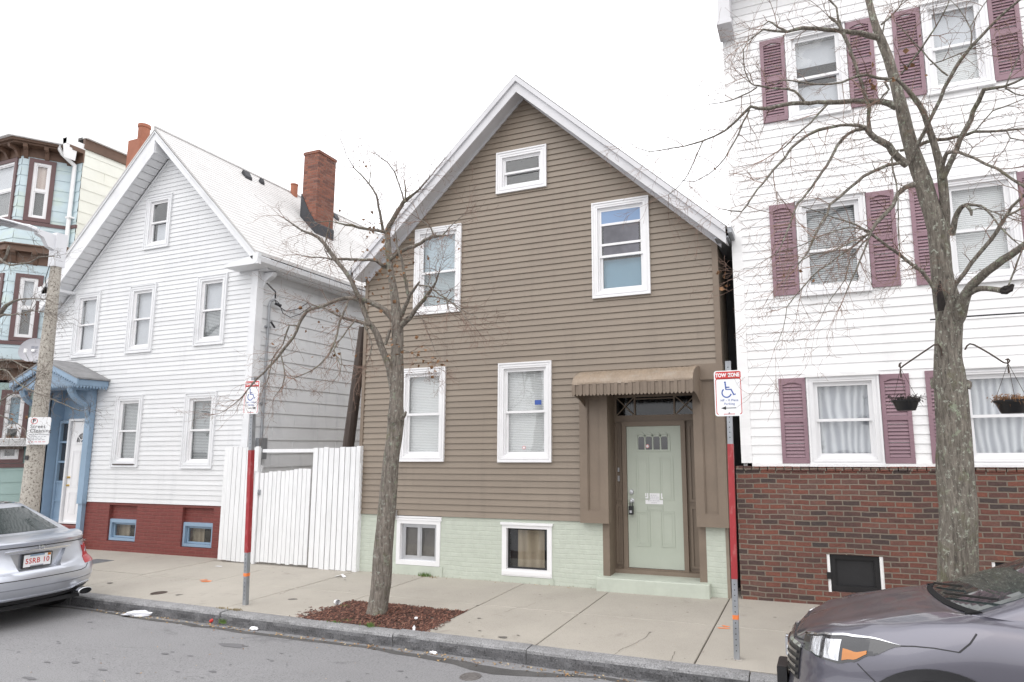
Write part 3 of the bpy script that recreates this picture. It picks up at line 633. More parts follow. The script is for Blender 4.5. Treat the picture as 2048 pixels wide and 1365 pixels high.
# upper right: blue shade on top, dark screen, blue curtain below
fr = window(H, *W['ur'], Y, blind=None, split=.42)
x0, x1, z0, z1 = W['ur']
s = MB(); s.box(x0+.13, x1-.13, Y+.10, Y+.106, z0+.1, z0+.1+.50); s.build('curtain', 'curtain_blue', fr)
s = MB(); s.box(x0+.13, x1-.13, Y+.012, Y+.016, z1-.33, z1-.13); s.build('blind', 'shade_blue', fr)
s = MB(); s.box(x0+.13, x1-.13, Y+.004, Y+.03, z1-.36, z1-.325); s.box(x0+.13, x1-.13, Y+.0, Y+.03, z0+.80, z0+.835); s.build('sash', 'white', fr)
s = MB(); s.box(x0+.16, x1-.16, Y+.016, Y+.018, z0+.64, z1-.36); s.build('screen', mat('grey_screen', (.13, .13, .15), .5, var=.3, scale=3), fr)
# window stickers
g = MB(); g.lathe([(.0, 0), (.026, 0)], (-4.165, Y+.0335, 2.13), 'y', 16); g.build('sticker', 'ink_pink', H)
g = MB(); g.lathe([(.0, -.001), (.017, -.001)], (-4.165, Y+.0335, 2.13), 'y', 16); g.build('sticker', 'sign_white', H)
g = MB(); g.box(-3.97, -3.86, Y+.004, Y+.006, 2.78, 2.85); g.build('sticker', 'sign_blue', H)
# ---- entrance: tall panelled side boards, recess, transom, door
P = Y-.115
for nm, (a, b) in (('l', (-3.20, -2.77)), ('r', (-1.53, -1.105))):
    g = MB(); zt = 3.06 if nm == 'l' else 3.26
    g.box(a, b, P+.03, Y+.02, 1.06, zt); g.frame(a, b, 1.055, zt, .12, P, P+.0295, wb=.17, wt=.22)
    g.frame(a+.12, b-.12, 1.225, zt-.22, .014, P+.012, P+.0296); g.build('entrance_panel', 'brown_trim', H)
g = MB(); g.box(-2.77, -1.53, P+.03, Y+.02, 2.90, 3.055); g.build('lintel', 'brown_trim', H)
D = 9.16   # door plane
g = MB()
for a, b, inner in ((-2.90, -2.80, 1), (-1.53, -1.43, -1)):    # reveals
    g.box(a, b, Y+.003, D+.1, .30, 2.93)
g.box(-2.80, -1.53, Y+.02, D+.1, 2.905, 2.93)
g.build('reveal', 'brown_trim', H)
g = MB(); g.box(-2.80, -1.53, D+.012, D+.06, .30, 2.56)            # back wall of recess behind the door frame
g.frame(-2.80, -2.70, .42, 1.28, .03, D-.006, D+.0125); g.frame(-2.80, -2.70, 1.34, 2.46, .03, D-.006, D+.0125)
g.frame(-1.70, -1.53, .42, 1.28, .035, D-.006, D+.0125); g.frame(-1.70, -1.53, 1.34, 2.46, .035, D-.006, D+.0125)
g.box(-2.80, -1.53, D-.02, D+.0125, 2.50, 2.56); g.box(-2.895, -1.435, D-.10, D+.06, .20, .375)
g.build('recess_wall', 'brown_trim', H)
g = MB(); g.frame(-2.68, -1.73, .36, 2.50, .065, D-.05, D+.012, wb=.03, wt=.07); g.build('door_frame', 'brown_trim', H)
g = MB(); g.box(-2.61, -1.80, D-.01, D+.01, .36, .392); g.build('threshold', 'aluminium', H)
dr = MB(); dx0, dx1, dz0, dz1 = -2.612, -1.798, .395, 2.428
dr.box(dx0, dx1, D-.025, D+.01, dz0, dz1)
def panel(g, a, b, c, d, y, w=.018, h=.008):
    g.frame(a, b, c, d, w, y-h, y-.0005); g.frame(a+w+.02, b-w-.02, c+w+.02, d-w-.02, .01, y-h*.5, y-.0005)
for a, b in ((-2.49, -2.28), (-2.13, -1.92)):
    panel(dr, a, b, .70, 1.20, D-.025); panel(dr, a, b, 1.36, 1.98, D-.025)
door = dr.build('door', 'door_green', H)
g = MB(); g.frame(-2.47, -1.955, 2.06, 2.30, .025, D-.036, D-.0255)
pts = []
for k in range(4):
    a = -2.445+k*.116; b = a+.116
    for j in range(6): t0, t1 = j/6, (j+1)/6; g.prism([(a+(b-a)*t0, D-.036, 2.275+.04*math.sin(math.pi*t0)), (a+(b-a)*t1, D-.036, 2.275+.04*math.sin(math.pi*t1)), (a+(b-a)*t1, D-.036, 2.30+.045*math.sin(math.pi*t1)), (a+(b-a)*t0, D-.036, 2.30+.045*math.sin(math.pi*t0))], (0, .0105, 0))
    if k: g.box(a-.009, a+.009, D-.034, D-.0255, 2.085, 2.285)
g.build('door_window', 'door_green', door)
for k in range(4):
    a = -2.445+k*.116; q = MB(); n = 6
    q.face([(a+.012, D-.030, 2.085), (a+.104, D-.030, 2.085)] + [(a+.104-(.092)*j/n, D-.030, 2.255+.045*math.sin(math.pi*j/n)) for j in range(n+1)]); q.build('pane', 'lens_dark', door)
g = MB(); g.lathe([(0, -.002), (.028, -.002)], (-2.295, D-.032, 2.135), 'y', 14); g.build('sticker', 'ink_pink', door)
g = MB(); g.lathe([(0, -.003), (.019, -.003)], (-2.295, D-.032, 2.135), 'y', 14); g.build('sticker', 'sign_white', door)
g = MB(); g.lathe([(.0, -.035), (.030, -.032), (.034, -.012), (.036, 0)], (-2.55, D-.025, 1.47), 'y', 18); g.build('deadbolt', 'aluminium', door, smooth=True)
g = MB(); g.lathe([(.0, -.07), (.022, -.066), (.028, -.05), (.018, -.03), (.014, -.012), (.034, -.006), (.036, 0)], (-2.545, D-.025, 1.34), 'y', 18); g.build('handle', 'aluminium', door, smooth=True)
g = MB(); g.frame(-2.33, -2.08, 1.205, 1.285, .012, D-.033, D-.0255); g.box(-2.315, -2.095, D-.031, D-.0255, 1.222, 1.27); g.build('mail_slot', 'door_green', door)
g = MB(); g.box(-2.765, -2.735, D-.02, D-.006, 1.62, 1.70); g.box(-2.762, -2.738, D-.02, D-.006, 1.76, 1.82); g.build('doorbell', 'aluminium', H)
# transom with a diamond lattice
f = MB(); f.frame(-2.80, -1.53, 2.56, 2.90, .035, D-.03, D+.02)
for xm in (-2.48, -1.88): f.box(xm-.012, xm+.012, D-.025, D+.02, 2.595, 2.865)
f.box(-2.468, -1.892, D-.024, D+.018, 2.83, 2.845)
for a, b in ((-2.765, -2.492), (-1.868, -1.565)):
    f.ribbon([(a, D-.02, 2.595), (b, D-.02, 2.865)], .018); f.ribbon([(a, D-.021, 2.865), (b, D-.021, 2.595)], .018)
tr = f.build('transom', 'brown_trim', H)
s = MB(); s.box(-2.77, -1.56, D+.0, D+.004, 2.59, 2.87); s.build('pane', 'glass_dark', tr)
s = MB(); s.box(-2.78, -1.55, D+.1, D+.12, 2.57, 2.89); s.build('backing', 'room', tr)
# step
g = MB(); g.box(-2.965, -1.385, 8.665, 9.3, .11, .318)
st = g.build('step', 'green_paint', H)
bv = st.modifiers.new('b', 'BEVEL'); bv.width = .012; bv.segments = 2
# ---- scalloped metal awning
A = thing  # readability
xa, xb = -3.11, -1.42
g = MB(); n = 12; prof = []
for k in range(n+1):
    an = math.pi/2*k/n; prof.append((Y-.005-.645*math.sin(an), 2.99+.24*math.cos(an)-.10*(1-math.cos(an))*0))
m_ = 46
rr = random.Random(4)
grid = []
for i in range(m_+1):
    x = xa+(xb-xa)*i/m_; rib = .007 if i % 2 else 0; row = []
    for k, (py, pz) in enumerate(prof):
        dent = .012*noise.noise(Vector((x*5, k*.6, 2)))*(1 if k > 5 else .3)
        row.append((x, py-rib*math.sin(math.pi/2*k/n)+dent, pz+rib*math.cos(math.pi/2*k/n)+dent))
    grid.append(row)
for i in range(m_):
    for k in range(n): g.face([grid[i][k], grid[i+1][k], grid[i+1][k+1], grid[i][k+1]])
aw = g.build('awning', 'awning', H, smooth=True, sharp=25)
# valance, front: scalloped strips
g = MB(); fy = Y-.65
def scal(g, p0, p1, ztop0, ztop1, zlow0, zlow1, cnt, off):
    for k in range(cnt):
        for j in range(4):
            t0, t1 = (k+j/4)/cnt, (k+(j+1)/4)/cnt
            def P(t, top):
                x, y = p0[0]+(p1[0]-p0[0])*t, p0[1]+(p1[1]-p0[1])*t; u = (t*cnt) % 1
                if abs(t*cnt-round(t*cnt)) < 1e-6: u = 0
                zz = (ztop0+(ztop1-ztop0)*t) if top else (zlow0+(zlow1-zlow0)*t)-.028*abs(math.sin(math.pi*u))
                w = .006*(1 if (k % 2) else -1)
                return (x+off[0]*w, y+off[1]*w, zz)
            g.face([P(t0, 0), P(t1, 0), P(t1, 1), P(t0, 1)])
scal(g, (xa, fy), (xb, fy), 3.0, 3.0, 2.86, 2.845, 33, (0, 1))
g.build('valance', 'brown_trim', aw, fix=False)
for x in (xa, xb):   # end cheeks following the curve, hanging lower at the wall
    g = MB(); cnt = 12
    top = [(x, prof[min(n, max(0, round(n*(1-math.acos(min(1, max(0, (Y-.03-yy)/.62)))/(math.pi/2)))))][0], 0) for yy in [Y-.03]]
    for k in range(cnt):
        for j in range(3):
            def P(t, up):
                yy = Y-.03-.62*t; zt = 2.99+.24*math.sqrt(max(0, 1-t*t)); u = (t*cnt) % 1
                if abs(t*cnt-round(t*cnt)) < 1e-6: u = 0
                zl = 2.86-.18*(1-t)**2-.028*abs(math.sin(math.pi*u)); return (x, yy, zt if up else zl)
            t0, t1 = (k+j/3)/cnt, (k+(j+1)/3)/cnt; g.face([P(t0, 0), P(t1, 0), P(t1, 1), P(t0, 1)])
    g.build('cheek', 'brown_trim', aw, fix=False)
# lockbox and paper notice are things of their own
g = MB(); g.box(-2.578, -2.515, D-.115, D-.062, 1.15, 1.27); g.frame(-2.57, -2.523, 1.16, 1.255, .006, D-.119, D-.1151)
g.tube([(-2.565, D-.085, 1.27), (-2.565, D-.085, 1.31), (-2.56, D-.085, 1.335), (-2.545, D-.085, 1.35), (-2.53, D-.085, 1.335), (-2.525, D-.085, 1.31), (-2.525, D-.085, 1.27)], .006, 6)
kb = single(g, 'key_lockbox', 'plastic', (-2.545, D-.09, 1.15), 'black key lockbox hanging from the knob of the pale green door', 'lockbox')
g = MB(); g.box(-2.563, -2.53, D-.1165, D-.1152, 1.175, 1.21); q = g.build('label_plate', 'aluminium', kb)
g = MB(); g.box(-2.345, -2.085, D-.0285, D-.0265, 1.30, 1.455)
pn = single(g, 'paper_notice', 'paper', (-2.215, D-.0275, 1.30), 'white paper notice with five typed lines taped on the pale green door', 'notice')
for k, w in enumerate((.10, .16, .23, .18, .08)): typed(pn, -2.215, D-.0290, 1.428-.027*k, w, .009, 'ink_grey', 5+k)
# small grey junction box beside the corner of the siding
g = MB(); g.box(-6.49, -6.41, Y-.07, Y-.02, 1.03, 1.14); g.tube([(-6.45, Y-.04, 1.03), (-6.45, Y-.04, .98)], .012, 6)
single(g, 'junction_box', 'aluminium', (-6.45, Y, 1.03), 'small grey junction box just above the left basement window of the brown house', 'junction box')
# =================================================================== LEFT WHITE HOUSE (number 275)
Y = 8.95
H = thing('white_gable_house', (-12.68, Y, .13), 'white clapboard gable house with maroon brick base and blue door hood numbered 275', 'house')
XR, ZR = -12.68, 8.90
W = dict(at=(-13.21, -12.47, 6.39, 7.545), ul=(-15.22, -14.44, 4.17, 5.60), um=(-13.48, -12.71, 4.165, 5.595), ur=(-11.50, -10.71, 4.20, 5.61), ll=(-13.60, -12.82, 1.81, 3.26), lr=(-11.59, -10.78, 1.79, 3.245))
hs = [hole(*w) for w in W.values()] + [(-15.75, -14.33, 1.0, 3.55)]
def gl(z): return max(-15.97, XR-(8.66-z)/.985)
def gr(z): return min(-9.99, XR+(8.66-z)/1.0)
g = MB(); siding(g, gl, gr, 1.09, 8.60, .0945, hs, d=.013, tf=lambda u, n, z: (u, Y-n, z)); g.build('siding', 'white_cool', H, fix=False)
# side wall, wide shingle courses, facing the alley
XS = -9.93
g = MB(); siding(g, lambda z: Y+.02, lambda z: 16.5, 1.0, 5.6, .262, (), d=.014, tf=lambda u, n, z: (XS+n, u, z))
for k in range(17):
    z = 1.0+.262*k; o = .55 if k % 2 else 1.1; y = Y+o
    while y < 16: g.box(XS+.006, XS+.0165, y, y+.006, z+.004, z+.256); y += 1.22
g.build('side_siding', 'side_grey', H, fix=False)
g = MB(); g.box(-9.99, XS-.001, Y+.02, 16.5, .10, 5.6); g.box(-15.97, -15.9, Y+.05, 16.5, .10, 5.6); g.box(-15.9, -9.99, 16.45, 16.5, .1, 5.6); g.prism([(-15.9, 16.45, 5.6), (-9.99, 16.45, 5.6), (XR, 16.45, 8.7)], (0, .05, 0)); g.build('outer_wall', 'side_grey', H)
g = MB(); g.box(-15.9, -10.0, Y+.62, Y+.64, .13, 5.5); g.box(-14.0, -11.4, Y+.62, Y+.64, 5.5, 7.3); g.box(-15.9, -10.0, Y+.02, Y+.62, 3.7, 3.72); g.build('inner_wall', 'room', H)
g, zl, zr = gable_house_roof(H, XR, ZR, .985, 1.0, -15.95, -9.62, 8.58, 16.9, 'roof_pale')
rf = g.build('roof', 'roof_pale', H)
# shingle courses on the alley slope
g = MB(); n = 34; L = math.hypot(3.06, 3.06)
for k in range(n):
    x = -9.62-(3.06)*k/n; z = zr+(3.06)*k/n; dx = -3.06/n; dz = 3.06/n
    g.face([(x, 8.56, z+.018), (x, 16.9, z+.018), (x+dx, 16.9, z+dz+.006), (x+dx, 8.56, z+dz+.006)]); g.face([(x, 8.56, z+.002), (x, 16.9, z+.002), (x, 16.9, z+.018), (x, 8.56, z+.018)])
g.build('shingles', 'roof_pale', rf, fix=False)
# flush vents near the ridge and the ridge cap
g = MB()
g.tube([(XR, 8.56, ZR+.02), (XR, 16.9, ZR+.02)], .035, 6); g.build('ridge_cap', 'roof_pale', rf)
for vy, s in ((10.55, .6), (11.05, .35), (13.6, .5)):
    g = MB(); x = -12.45; z = ZR-(x-XR)*1.0; g.prism([(x, vy, z+.02), (x+.26*s, vy, z-.26*s+.02), (x+.26*s, vy, z-.26*s+.09), (x+.05, vy, z+.10)], (0, .30*s, 0)); g.build('roof_vent', 'tar', rf)
# chimneys: tall brick stack on the alley slope, flue pipes by the ridge
cx0, cx1, cy0, cy1 = -11.60, -11.14, 11.62, 12.22
g = MB(); g.prism([(cx0, cy0, 7.4), (cx1, cy0, 7.0), (cx1, cy0, 9.54), (cx0, cy0, 9.54)], (0, cy1-cy0, 0)); g.box(cx0-.02, cx1+.02, cy0-.02, cy1+.02, 9.46, 9.52)
ch = g.build('chimney', 'brick_chim', rf)
g = MB(); g.prism([(cx0-.02, cy0-.02, 7.45), (cx1+.02, cy0-.02, 7.0), (cx1+.02, cy0-.02, 7.62), (cx0+.25, cy0-.02, 7.95), (cx0-.02, cy0-.02, 8.45)], (0, cy1-cy0+.04, 0)); g.build('flashing', 'tar', ch)
g = MB(); g.box(cx0+.08, cx1-.08, cy0+.1, cy1-.1, 9.54, 9.545); g.build('flue', 'tar', ch)
g = MB(); g.lathe([(.09, 8.3), (.09, 9.12), (.10, 9.12), (.10, 9.15), (.07, 9.15)], (-12.62, 12.35, 0), 'z', 14); g.build('clay_flue', 'clay', rf, smooth=True)
g = MB(); g.box(-14.22, -13.86, 9.05, 9.45, 7.2, 9.12); g.lathe([(.115, 9.12), (.115, 9.46), (.13, 9.46), (.13, 9.53), (.09, 9.53)], (-13.98, 9.22, 0), 'z', 12); g.build('chimney', 'clay', rf)
# rakes, soffits, eave returns
g = MB()
for sx, xe, s in ((-1, -15.93, .985), (1, -9.64, 1.0)):
    ze = ZR-.045-s*abs(xe-XR); fh = .48 if sx < 0 else .20
    g.prism([(XR, 8.60, ZR-.047), (xe, 8.60, ze), (xe, 8.60, ze-fh), (XR, 8.60, ZR-.06-fh)], (0, .025, 0))
    g.prism([(XR, 8.576, ZR-.045), (xe, 8.576, ze+.002), (xe, 8.576, ze-.05), (XR, 8.576, ZR-.10)], (0, .0235, 0))
    xr2 = xe-sx*.02
    g.prism([(XR, 8.95, ZR-.10-fh), (xr2, 8.95, ze-fh-.02), (xr2, 8.95, ze-fh-.06), (XR, 8.95, ZR-.14-fh)], (0, -.03, 0))
g.build('rake_board', 'trim_cool', H)
each('soffit_return', 'trim_cool', H, (XR-.012, XR+.012, 8.624, 8.935, ZR-.54, ZR-.10))
g = MB()
for sx, xe, s in ((-1, -15.93, .985), (1, -9.64, 1.0)):   # vented soffit boards
    ze = ZR-.045-s*abs(xe-XR); n = 26; fh = .48 if sx < 0 else .20; zt = ZR-.06-fh+.012; zq = ze-fh+.012
    for k in range(n):
        a, b = k/n, (k+.9)/n
        P = lambda t, y, dz, zt=zt, zq=zq, xe=xe: (XR+(xe-XR)*t, y, zt+(zq-zt)*t+dz)
        g.face([P(a, 8.626, .008), P(b, 8.626, 0), P(b, 8.921, 0), P(a, 8.921, .008)]); g.face([P(b, 8.626, 0), P((k+1)/n, 8.626, .02), P((k+1)/n, 8.921, .02), P(b, 8.921, 0)])
g.build('soffit', 'trim_cool', H, fix=False)
for a, b in ((-15.97, -15.30), (-10.42, -9.62)):
    g = MB(); g.prism([(a, 8.60, 5.60), (b, 8.60, 5.60), (b, 8.60, 5.66), (a, 8.60, 5.78)] if a < -12 else [(a, 8.60, 5.60), (b, 8.60, 5.60), (b, 8.60, 5.78), (a, 8.60, 5.66)], (0, .34, 0)); g.build('eave_return', 'trim_cool', H)
g = MB(); g.prism([(-9.99, 8.945, 5.58), (-9.64, 8.945, 5.58), (-9.64, 8.945, 5.78), (-9.99, 8.945, 5.90)], (0, 7.9, 0)); g.build('eave_box', 'trim_cool', H); each('eave_cap', 'trim_cool', H, (-9.67, -9.535, 8.565, 8.64, 5.585, 5.80), (-16.0, -15.88, 8.575, 8.97, 5.45, 5.76))
g = MB()
for dz, dx in ((0, .0),):
    g.prism([(-9.64, 8.56, 5.60), (-9.60, 8.56, 5.59), (-9.545, 8.56, 5.64), (-9.53, 8.56, 5.72), (-9.55, 8.56, 5.72), (-9.56, 8.56, 5.655), (-9.605, 8.56, 5.61), (-9.62, 8.56, 5.615)], (0, 8.3, 0))
g.build('gutter', 'trim_cool', H)
g = MB(); g.box(-10.06, -9.90, Y-.03, Y+.0, 1.07, 5.58); g.box(-9.925, -9.90, Y+.0, Y+.13, 1.07, 5.58); g.build('corner_board', 'trim_cool', H); each('corner_board', 'trim_cool', H, (-15.99, -15.93, Y-.03, Y+.03, 1.07, 5.6))
# windows
kw = dict(cmat='trim_cool', smat='white', cas=.105, proud=.028, stepped=True)
window(H, *W['at'], Y, blind=None, upper_mat='sheer', split=.5, **kw) if 0 else None
fr = window(H, *W['at'], Y, blind=None, split=.5, **kw); s = MB(); s.box(-13.0, -12.66, Y+.1, Y+.106, 6.5, 6.95); s.build('curtain', 'sheer', fr)
window(H, *W['ul'], Y, blind='sheer', split=.5, **kw)
window(H, *W['um'], Y, blind='sheer', **kw)
window(H, *W['ur'], Y, blind='blind_grey', upper_mat='sheer', **kw)
window(H, *W['ll'], Y, blind='blind_grey', **kw)
window(H, *W['lr'], Y, blind='blind_grey', **kw)
g = MB(); g.box(-13.52, -12.90, Y-.05, Y-.029, 1.845, 1.87); g.build('window_sill', 'wood_old', H)
# painted brick base with two recessed basement windows
g = MB(); panelize(g, -14.36, -9.90, .08, 1.085, Y+.0, Y+.35, [(-13.55, -12.73, .33, 1.04), (-11.47, -10.66, .30, 1.04)])
g.box(-13.55, -12.73, Y+.07, Y+.12, .76, 1.04); g.box(-11.47, -10.66, Y+.07, Y+.12, .76, 1.04)
g.box(-15.72, -14.36, Y+.28, Y+.35, .08, .60); g.box(-15.80, -14.32, 8.62, 8.93, .08, .40); g.box(-15.72, -14.36, 8.93, Y+.28, .08, .58)
g.build('foundation', 'red_brick_paint', H); each('foundation_pier', 'red_brick_paint', H, (-16.0, -15.72, Y+.0, Y+.35, .08, 1.085))
for x0, x1, z0 in ((-13.54, -12.74, .34), (-11.46, -10.67, .31)):
    f = MB(); f.frame(x0, x1, z0, .76, .05, Y+.03, Y+.12, wt=.07); fr = f.build('window', 'blue_paint', H)
    s = MB(); s.frame(x0+.06, x1-.05, z0+.055, .68, .03, Y+.08, Y+.11); s.build('sash', 'blue_paint', fr)
    s = MB(); s.box(x0+.08, x1-.07, Y+.09, Y+.094, z0+.07, .66); s.build('pane', 'glass', fr)
    s = MB(); s.box(x0+.05, x0+.36, Y+.2, Y+.21, z0, .76); s.build('curtain', 'curtain_tan', fr)
# entrance: recess, blue boards, white door
DX0, DX1 = -15.24, -14.43
g = MB()
g.box(-15.73, -15.70, 8.90, 9.22, .58, 3.56); g.box(-14.36, -14.33, 8.90, 9.22, .58, 3.56); g.box(-15.70, -14.36, 9.20, 9.23, .58, 3.56); g.box(-15.70, -14.36, 8.93, 9.2, 3.53, 3.56)
g.build('reveal', 'blue_paint', H)
g = MB()   # pilasters with stepped faces and base blocks
g.box(-16.02, -15.70, 8.80, 8.93, 1.15, 3.42); g.box(-15.94, -15.78, 8.765, 8.80, 1.25, 3.30); g.box(-16.0, -15.70, 8.83, 8.94, .60, 1.15); g.box(-16.05, -15.68, 8.77, 8.93, 3.42, 3.50); g.build('pilaster', 'blue_paint', H); g = MB()
g.box(-14.41, -14.24, 8.84, 8.93, 1.05, 3.42); g.box(-14.40, -14.27, 8.87, 8.945, .42, 1.05); g.box(-14.43, -14.22, 8.80, 8.93, 3.42, 3.50)
g.build('pilaster', 'blue_paint', H)
g = MB(); g.frame(-15.68, -15.31, .62, 2.80, .06, 9.12, 9.19); 
for k in range(3): g.box(-15.62, -15.37, 9.13, 9.17, 1.45+.43*k, 1.49+.43*k)
g.box(-15.62, -15.37, 9.15, 9.19, .68, 1.45); g.box(-15.62, -15.37, 9.13, 9.16, 1.05, 1.08)
sl = g.build('sidelight', 'blue_paint', H)
for k in range(3): s = MB(); s.box(-15.60, -15.40, 9.165, 9.17, 1.5+.43*k, 1.87+.43*k); s.build('pane', 'lens_dark', sl)
g = MB(); g.frame(DX0-.06, DX1+.05, .60, 2.83, .05, 9.07, 9.19, wb=.03); g.build('door_frame', 'wood_trim' if 'wood_trim' in M else 'trim_cool', H)
g = MB(); g.box(DX0, DX1, 9.12, 9.16, .63, 2.77)
for a, b in ((DX0+.11, DX0+.36), (DX1-.36, DX1-.11)):
    panel(g, a, b, .80, 1.26, 9.12); panel(g, a, b, 1.36, 2.15, 9.12)
dr = g.build('door', 'white', H)
# fan light
cxm = (DX0+DX1)/2; g = MB(); n = 12; r0, r1 = .235, .20
for k in range(n):
    a0, a1 = math.pi*k/n, math.pi*(k+1)/n
    for q0, q1 in ((r0, r1), (.075, .055)): g.prism([(cxm+q0*math.cos(a0), 9.118, 2.32+q0*math.sin(a0)), (cxm+q0*math.cos(a1), 9.118, 2.32+q0*math.sin(a1)), (cxm+q1*math.cos(a1), 9.118, 2.32+q1*math.sin(a1)), (cxm+q1*math.cos(a0), 9.118, 2.32+q1*math.sin(a0))], (0, -.016, 0))
for a in (math.pi/4.6, math.pi/2, math.pi-math.pi/4.6):
    g.ribbon([(cxm+.07*math.cos(a), 9.103, 2.32+.07*math.sin(a)), (cxm+.2*math.cos(a), 9.103, 2.32+.2*math.sin(a))], .02)
g.box(cxm-.24, cxm+.24, 9.10, 9.118, 2.285, 2.32); g.build('door_window', 'white', dr)
s = MB(); s.face([(cxm+.21*math.cos(math.pi*k/14), 9.114, 2.32+.21*math.sin(math.pi*k/14)) for k in range(15)]); s.build('pane', 'lens_dark', dr)
for hz in (1.40, 1.57):
    g = MB(); g.lathe([(0, -.05), (.022, -.045), (.026, -.03), (.012, -.015), (.026, 0)], (DX0+.07, 9.12, hz), 'y', 12); g.build('handle', 'brass', dr, smooth=True)
text('275', .13, 'ink', (-14.83, 9.195, 2.98), H, 'house_number', bold=.003)
# ---- gabled hood with saw-tooth trim and scroll brackets
hx0, hx1, hxm, hy0, hy1 = -16.0, -13.93, -14.98, 8.32, 8.93; ze, zp = 3.62, 4.02
g = MB(); g.prism([(hx0-.06, hy0-.04, ze+.0), (hxm, hy0-.04, zp+.03), (hx1+.06, hy0-.04, ze+.0), (hx1+.06, hy0-.04, ze-.03), (hxm, hy0-.04, zp-.01), (hx0-.06, hy0-.04, ze-.03)], (0, hy1-hy0+.04, 0))
hd = g.build('hood_roof', 'roof_hood', H)
g = MB(); s1 = (zp-ze)/(hxm-hx0)
for a, b in ((hx0-.06, hxm), (hxm, hx1+.06)):
    za, zb = (ze-.032, zp-.012) if a < b and b == hxm else (zp-.012, ze-.032)
    g.prism([(a, hy0-.03, za), (b, hy0-.03, zb), (b, hy0-.03, zb-.11), (a, hy0-.03, za-.11)], (0, .03, 0))
    n = 15
    for k in range(n):
        t0, t1, tm = k/n, (k+1)/n, (k+.5)/n; f = lambda t: (a+(b-a)*t, za+(zb-za)*t-.11)
        p, q, r = f(t0), f(t1), f(tm); g.prism([(p[0], hy0-.02, p[1]+.01), (q[0], hy0-.02, q[1]+.01), (r[0], hy0-.02, r[1]-.05)], (0, .02, 0))
g.prism([(hx0+.05, hy0+.06, ze-.14), (hx1-.05, hy0+.06, ze-.14), (hxm, hy0+.06, zp-.10)], (0, .03, 0))     # tympanum
n = 34
for k in range(n):
    a, b = hx0+.04+(hx1-hx0-.08)*k/n, hx0+.04+(hx1-hx0-.08)*(k+1)/n; g.prism([(a, hy0+.05, ze-.135), (b, hy0+.05, ze-.135), ((a+b)/2, hy0+.05, ze-.20)], (0, .02, 0))
for x in (hx0, hx1):
    g.box(x-.02, x+.02, hy0, hy1, ze-.15, ze-.035); n = 10
    for k in range(n):
        a, b = hy0+(hy1-hy0)*k/n, hy0+(hy1-hy0)*(k+1)/n; g.prism([(x-.012, a, ze-.15), (x-.012, b, ze-.15), (x-.012, (a+b)/2, ze-.22)], (.024, 0, 0))
g.box(hx0+.05, hx1-.05, hy0+.09, hy1, ze-.17, ze-.14)
g.build('hood_trim', 'blue_paint', H)
for x in (-15.86, -14.30):
    g = MB(); pts = []
    for k in range(22):
        t = k/21; pts.append((x, 8.90-.46*(1-t)**1.2-.05*math.sin(t*9), 3.43-.62*t+.05*math.cos(t*9)))
    g.tube(pts, [.075-.04*k/21 for k in range(22)], 6); g.tube([(x, 8.86, 2.85), (x, 8.83, 2.75), (x, 8.86, 2.68)], [.05, .045, .02], 6); g.box(x-.05, x+.05, 8.45, 8.90, 3.40, 3.44)
    g.build('bracket', 'blue_paint', H, smooth=True)
# conduit, service head and wires on the alley corner
g = MB(); g.tube([(XS+.05, 9.22, .4), (XS+.05, 9.22, 4.95), (XS+.05, 9.24, 5.03), (XS+.09, 9.30, 5.07)], .024, 8); g.box(XS, XS+.06, 9.16, 9.28, 4.5, 4.53); g.box(XS, XS+.06, 9.16, 9.28, 3.0, 3.03)
g.box(XS+.01, XS+.10, 9.12, 9.32, 1.95, 2.35); g.build('conduit', 'steel', H)
g = MB()
g.tube([(XS+.09, 9.28, 5.08), (XS+.1, 9.40, 5.02), (XS+.06, 9.55, 4.85), (XS+.06, 9.75, 4.80), (XS+.06, 10.0, 4.92), (XS+.06, 10.3, 5.15)], .008, 5)
g.tube([(XS+.09, 9.28, 5.08), (XS+.12, 9.36, 4.96), (XS+.08, 9.6, 4.90), (XS+.06, 9.9, 5.0), (XS+.06, 10.2, 5.2)], .008, 5)
g.tube([(XS+.1, 9.3, 5.1), (XS+.2, 9.2, 5.2), (XS+.12, 9.05, 5.35)], .014, 5); g.tube([(XS+.08, 9.33, 5.0), (XS+.1, 9.45, 4.98)], .03, 6); g.tube([(XS+.07, 9.26, 4.62), (XS+.07, 9.36, 4.52)], .02, 5)
g.build('service_wires', 'cable', H)
g = MB(); g.prism([(-9.92, 9.06, 5.56), (-9.66, 9.06, 5.56), (-9.70, 9.06, 5.48), (-9.84, 9.06, 5.40), (-9.92, 9.06, 5.20)], (0, .10, 0)); g.build('eave_bracket', 'trim_cool', H)

# =================================================================== DARK TIMBER POST IN THE ALLEY
g = MB(); p0, p1 = at(683, 1000, 9.6), at(728, 655, 9.6)
g.tube([p0-(p1-p0)*.55+Vector((0, 0, 0)), p0, p1], [.115, .11, .09], 10, wob=.06)
for v in range(len(g.v)):
    if g.v[v][2] < .1: g.v[v] = (g.v[v][0], g.v[v][1], .1)
single(g, 'timber_post', 'wood_old', (p0.x-.1, 9.6, .1), 'dark weathered timber post leaning in the gap behind the white fence', 'post', smooth=True)
g = MB(); g.box(-9.95, -7.1, 8.9, 17, .06, .11); g.box(-1.13, -.93, 8.9, 17, .06, .11); g.box(-16.9, -16.0, 9, 17, .06, .11); tag(g.build('alley_path', 'concrete'), kind='structure')
g = MB(); g.box(-9.9, -7.2, 17.2, 17.25, .1, 3.2); single(g, 'alley_end_wall', 'gap', (-8.5, 17.2, .1), 'plain dark wall closing the far end of the alley behind the white fence', 'wall')
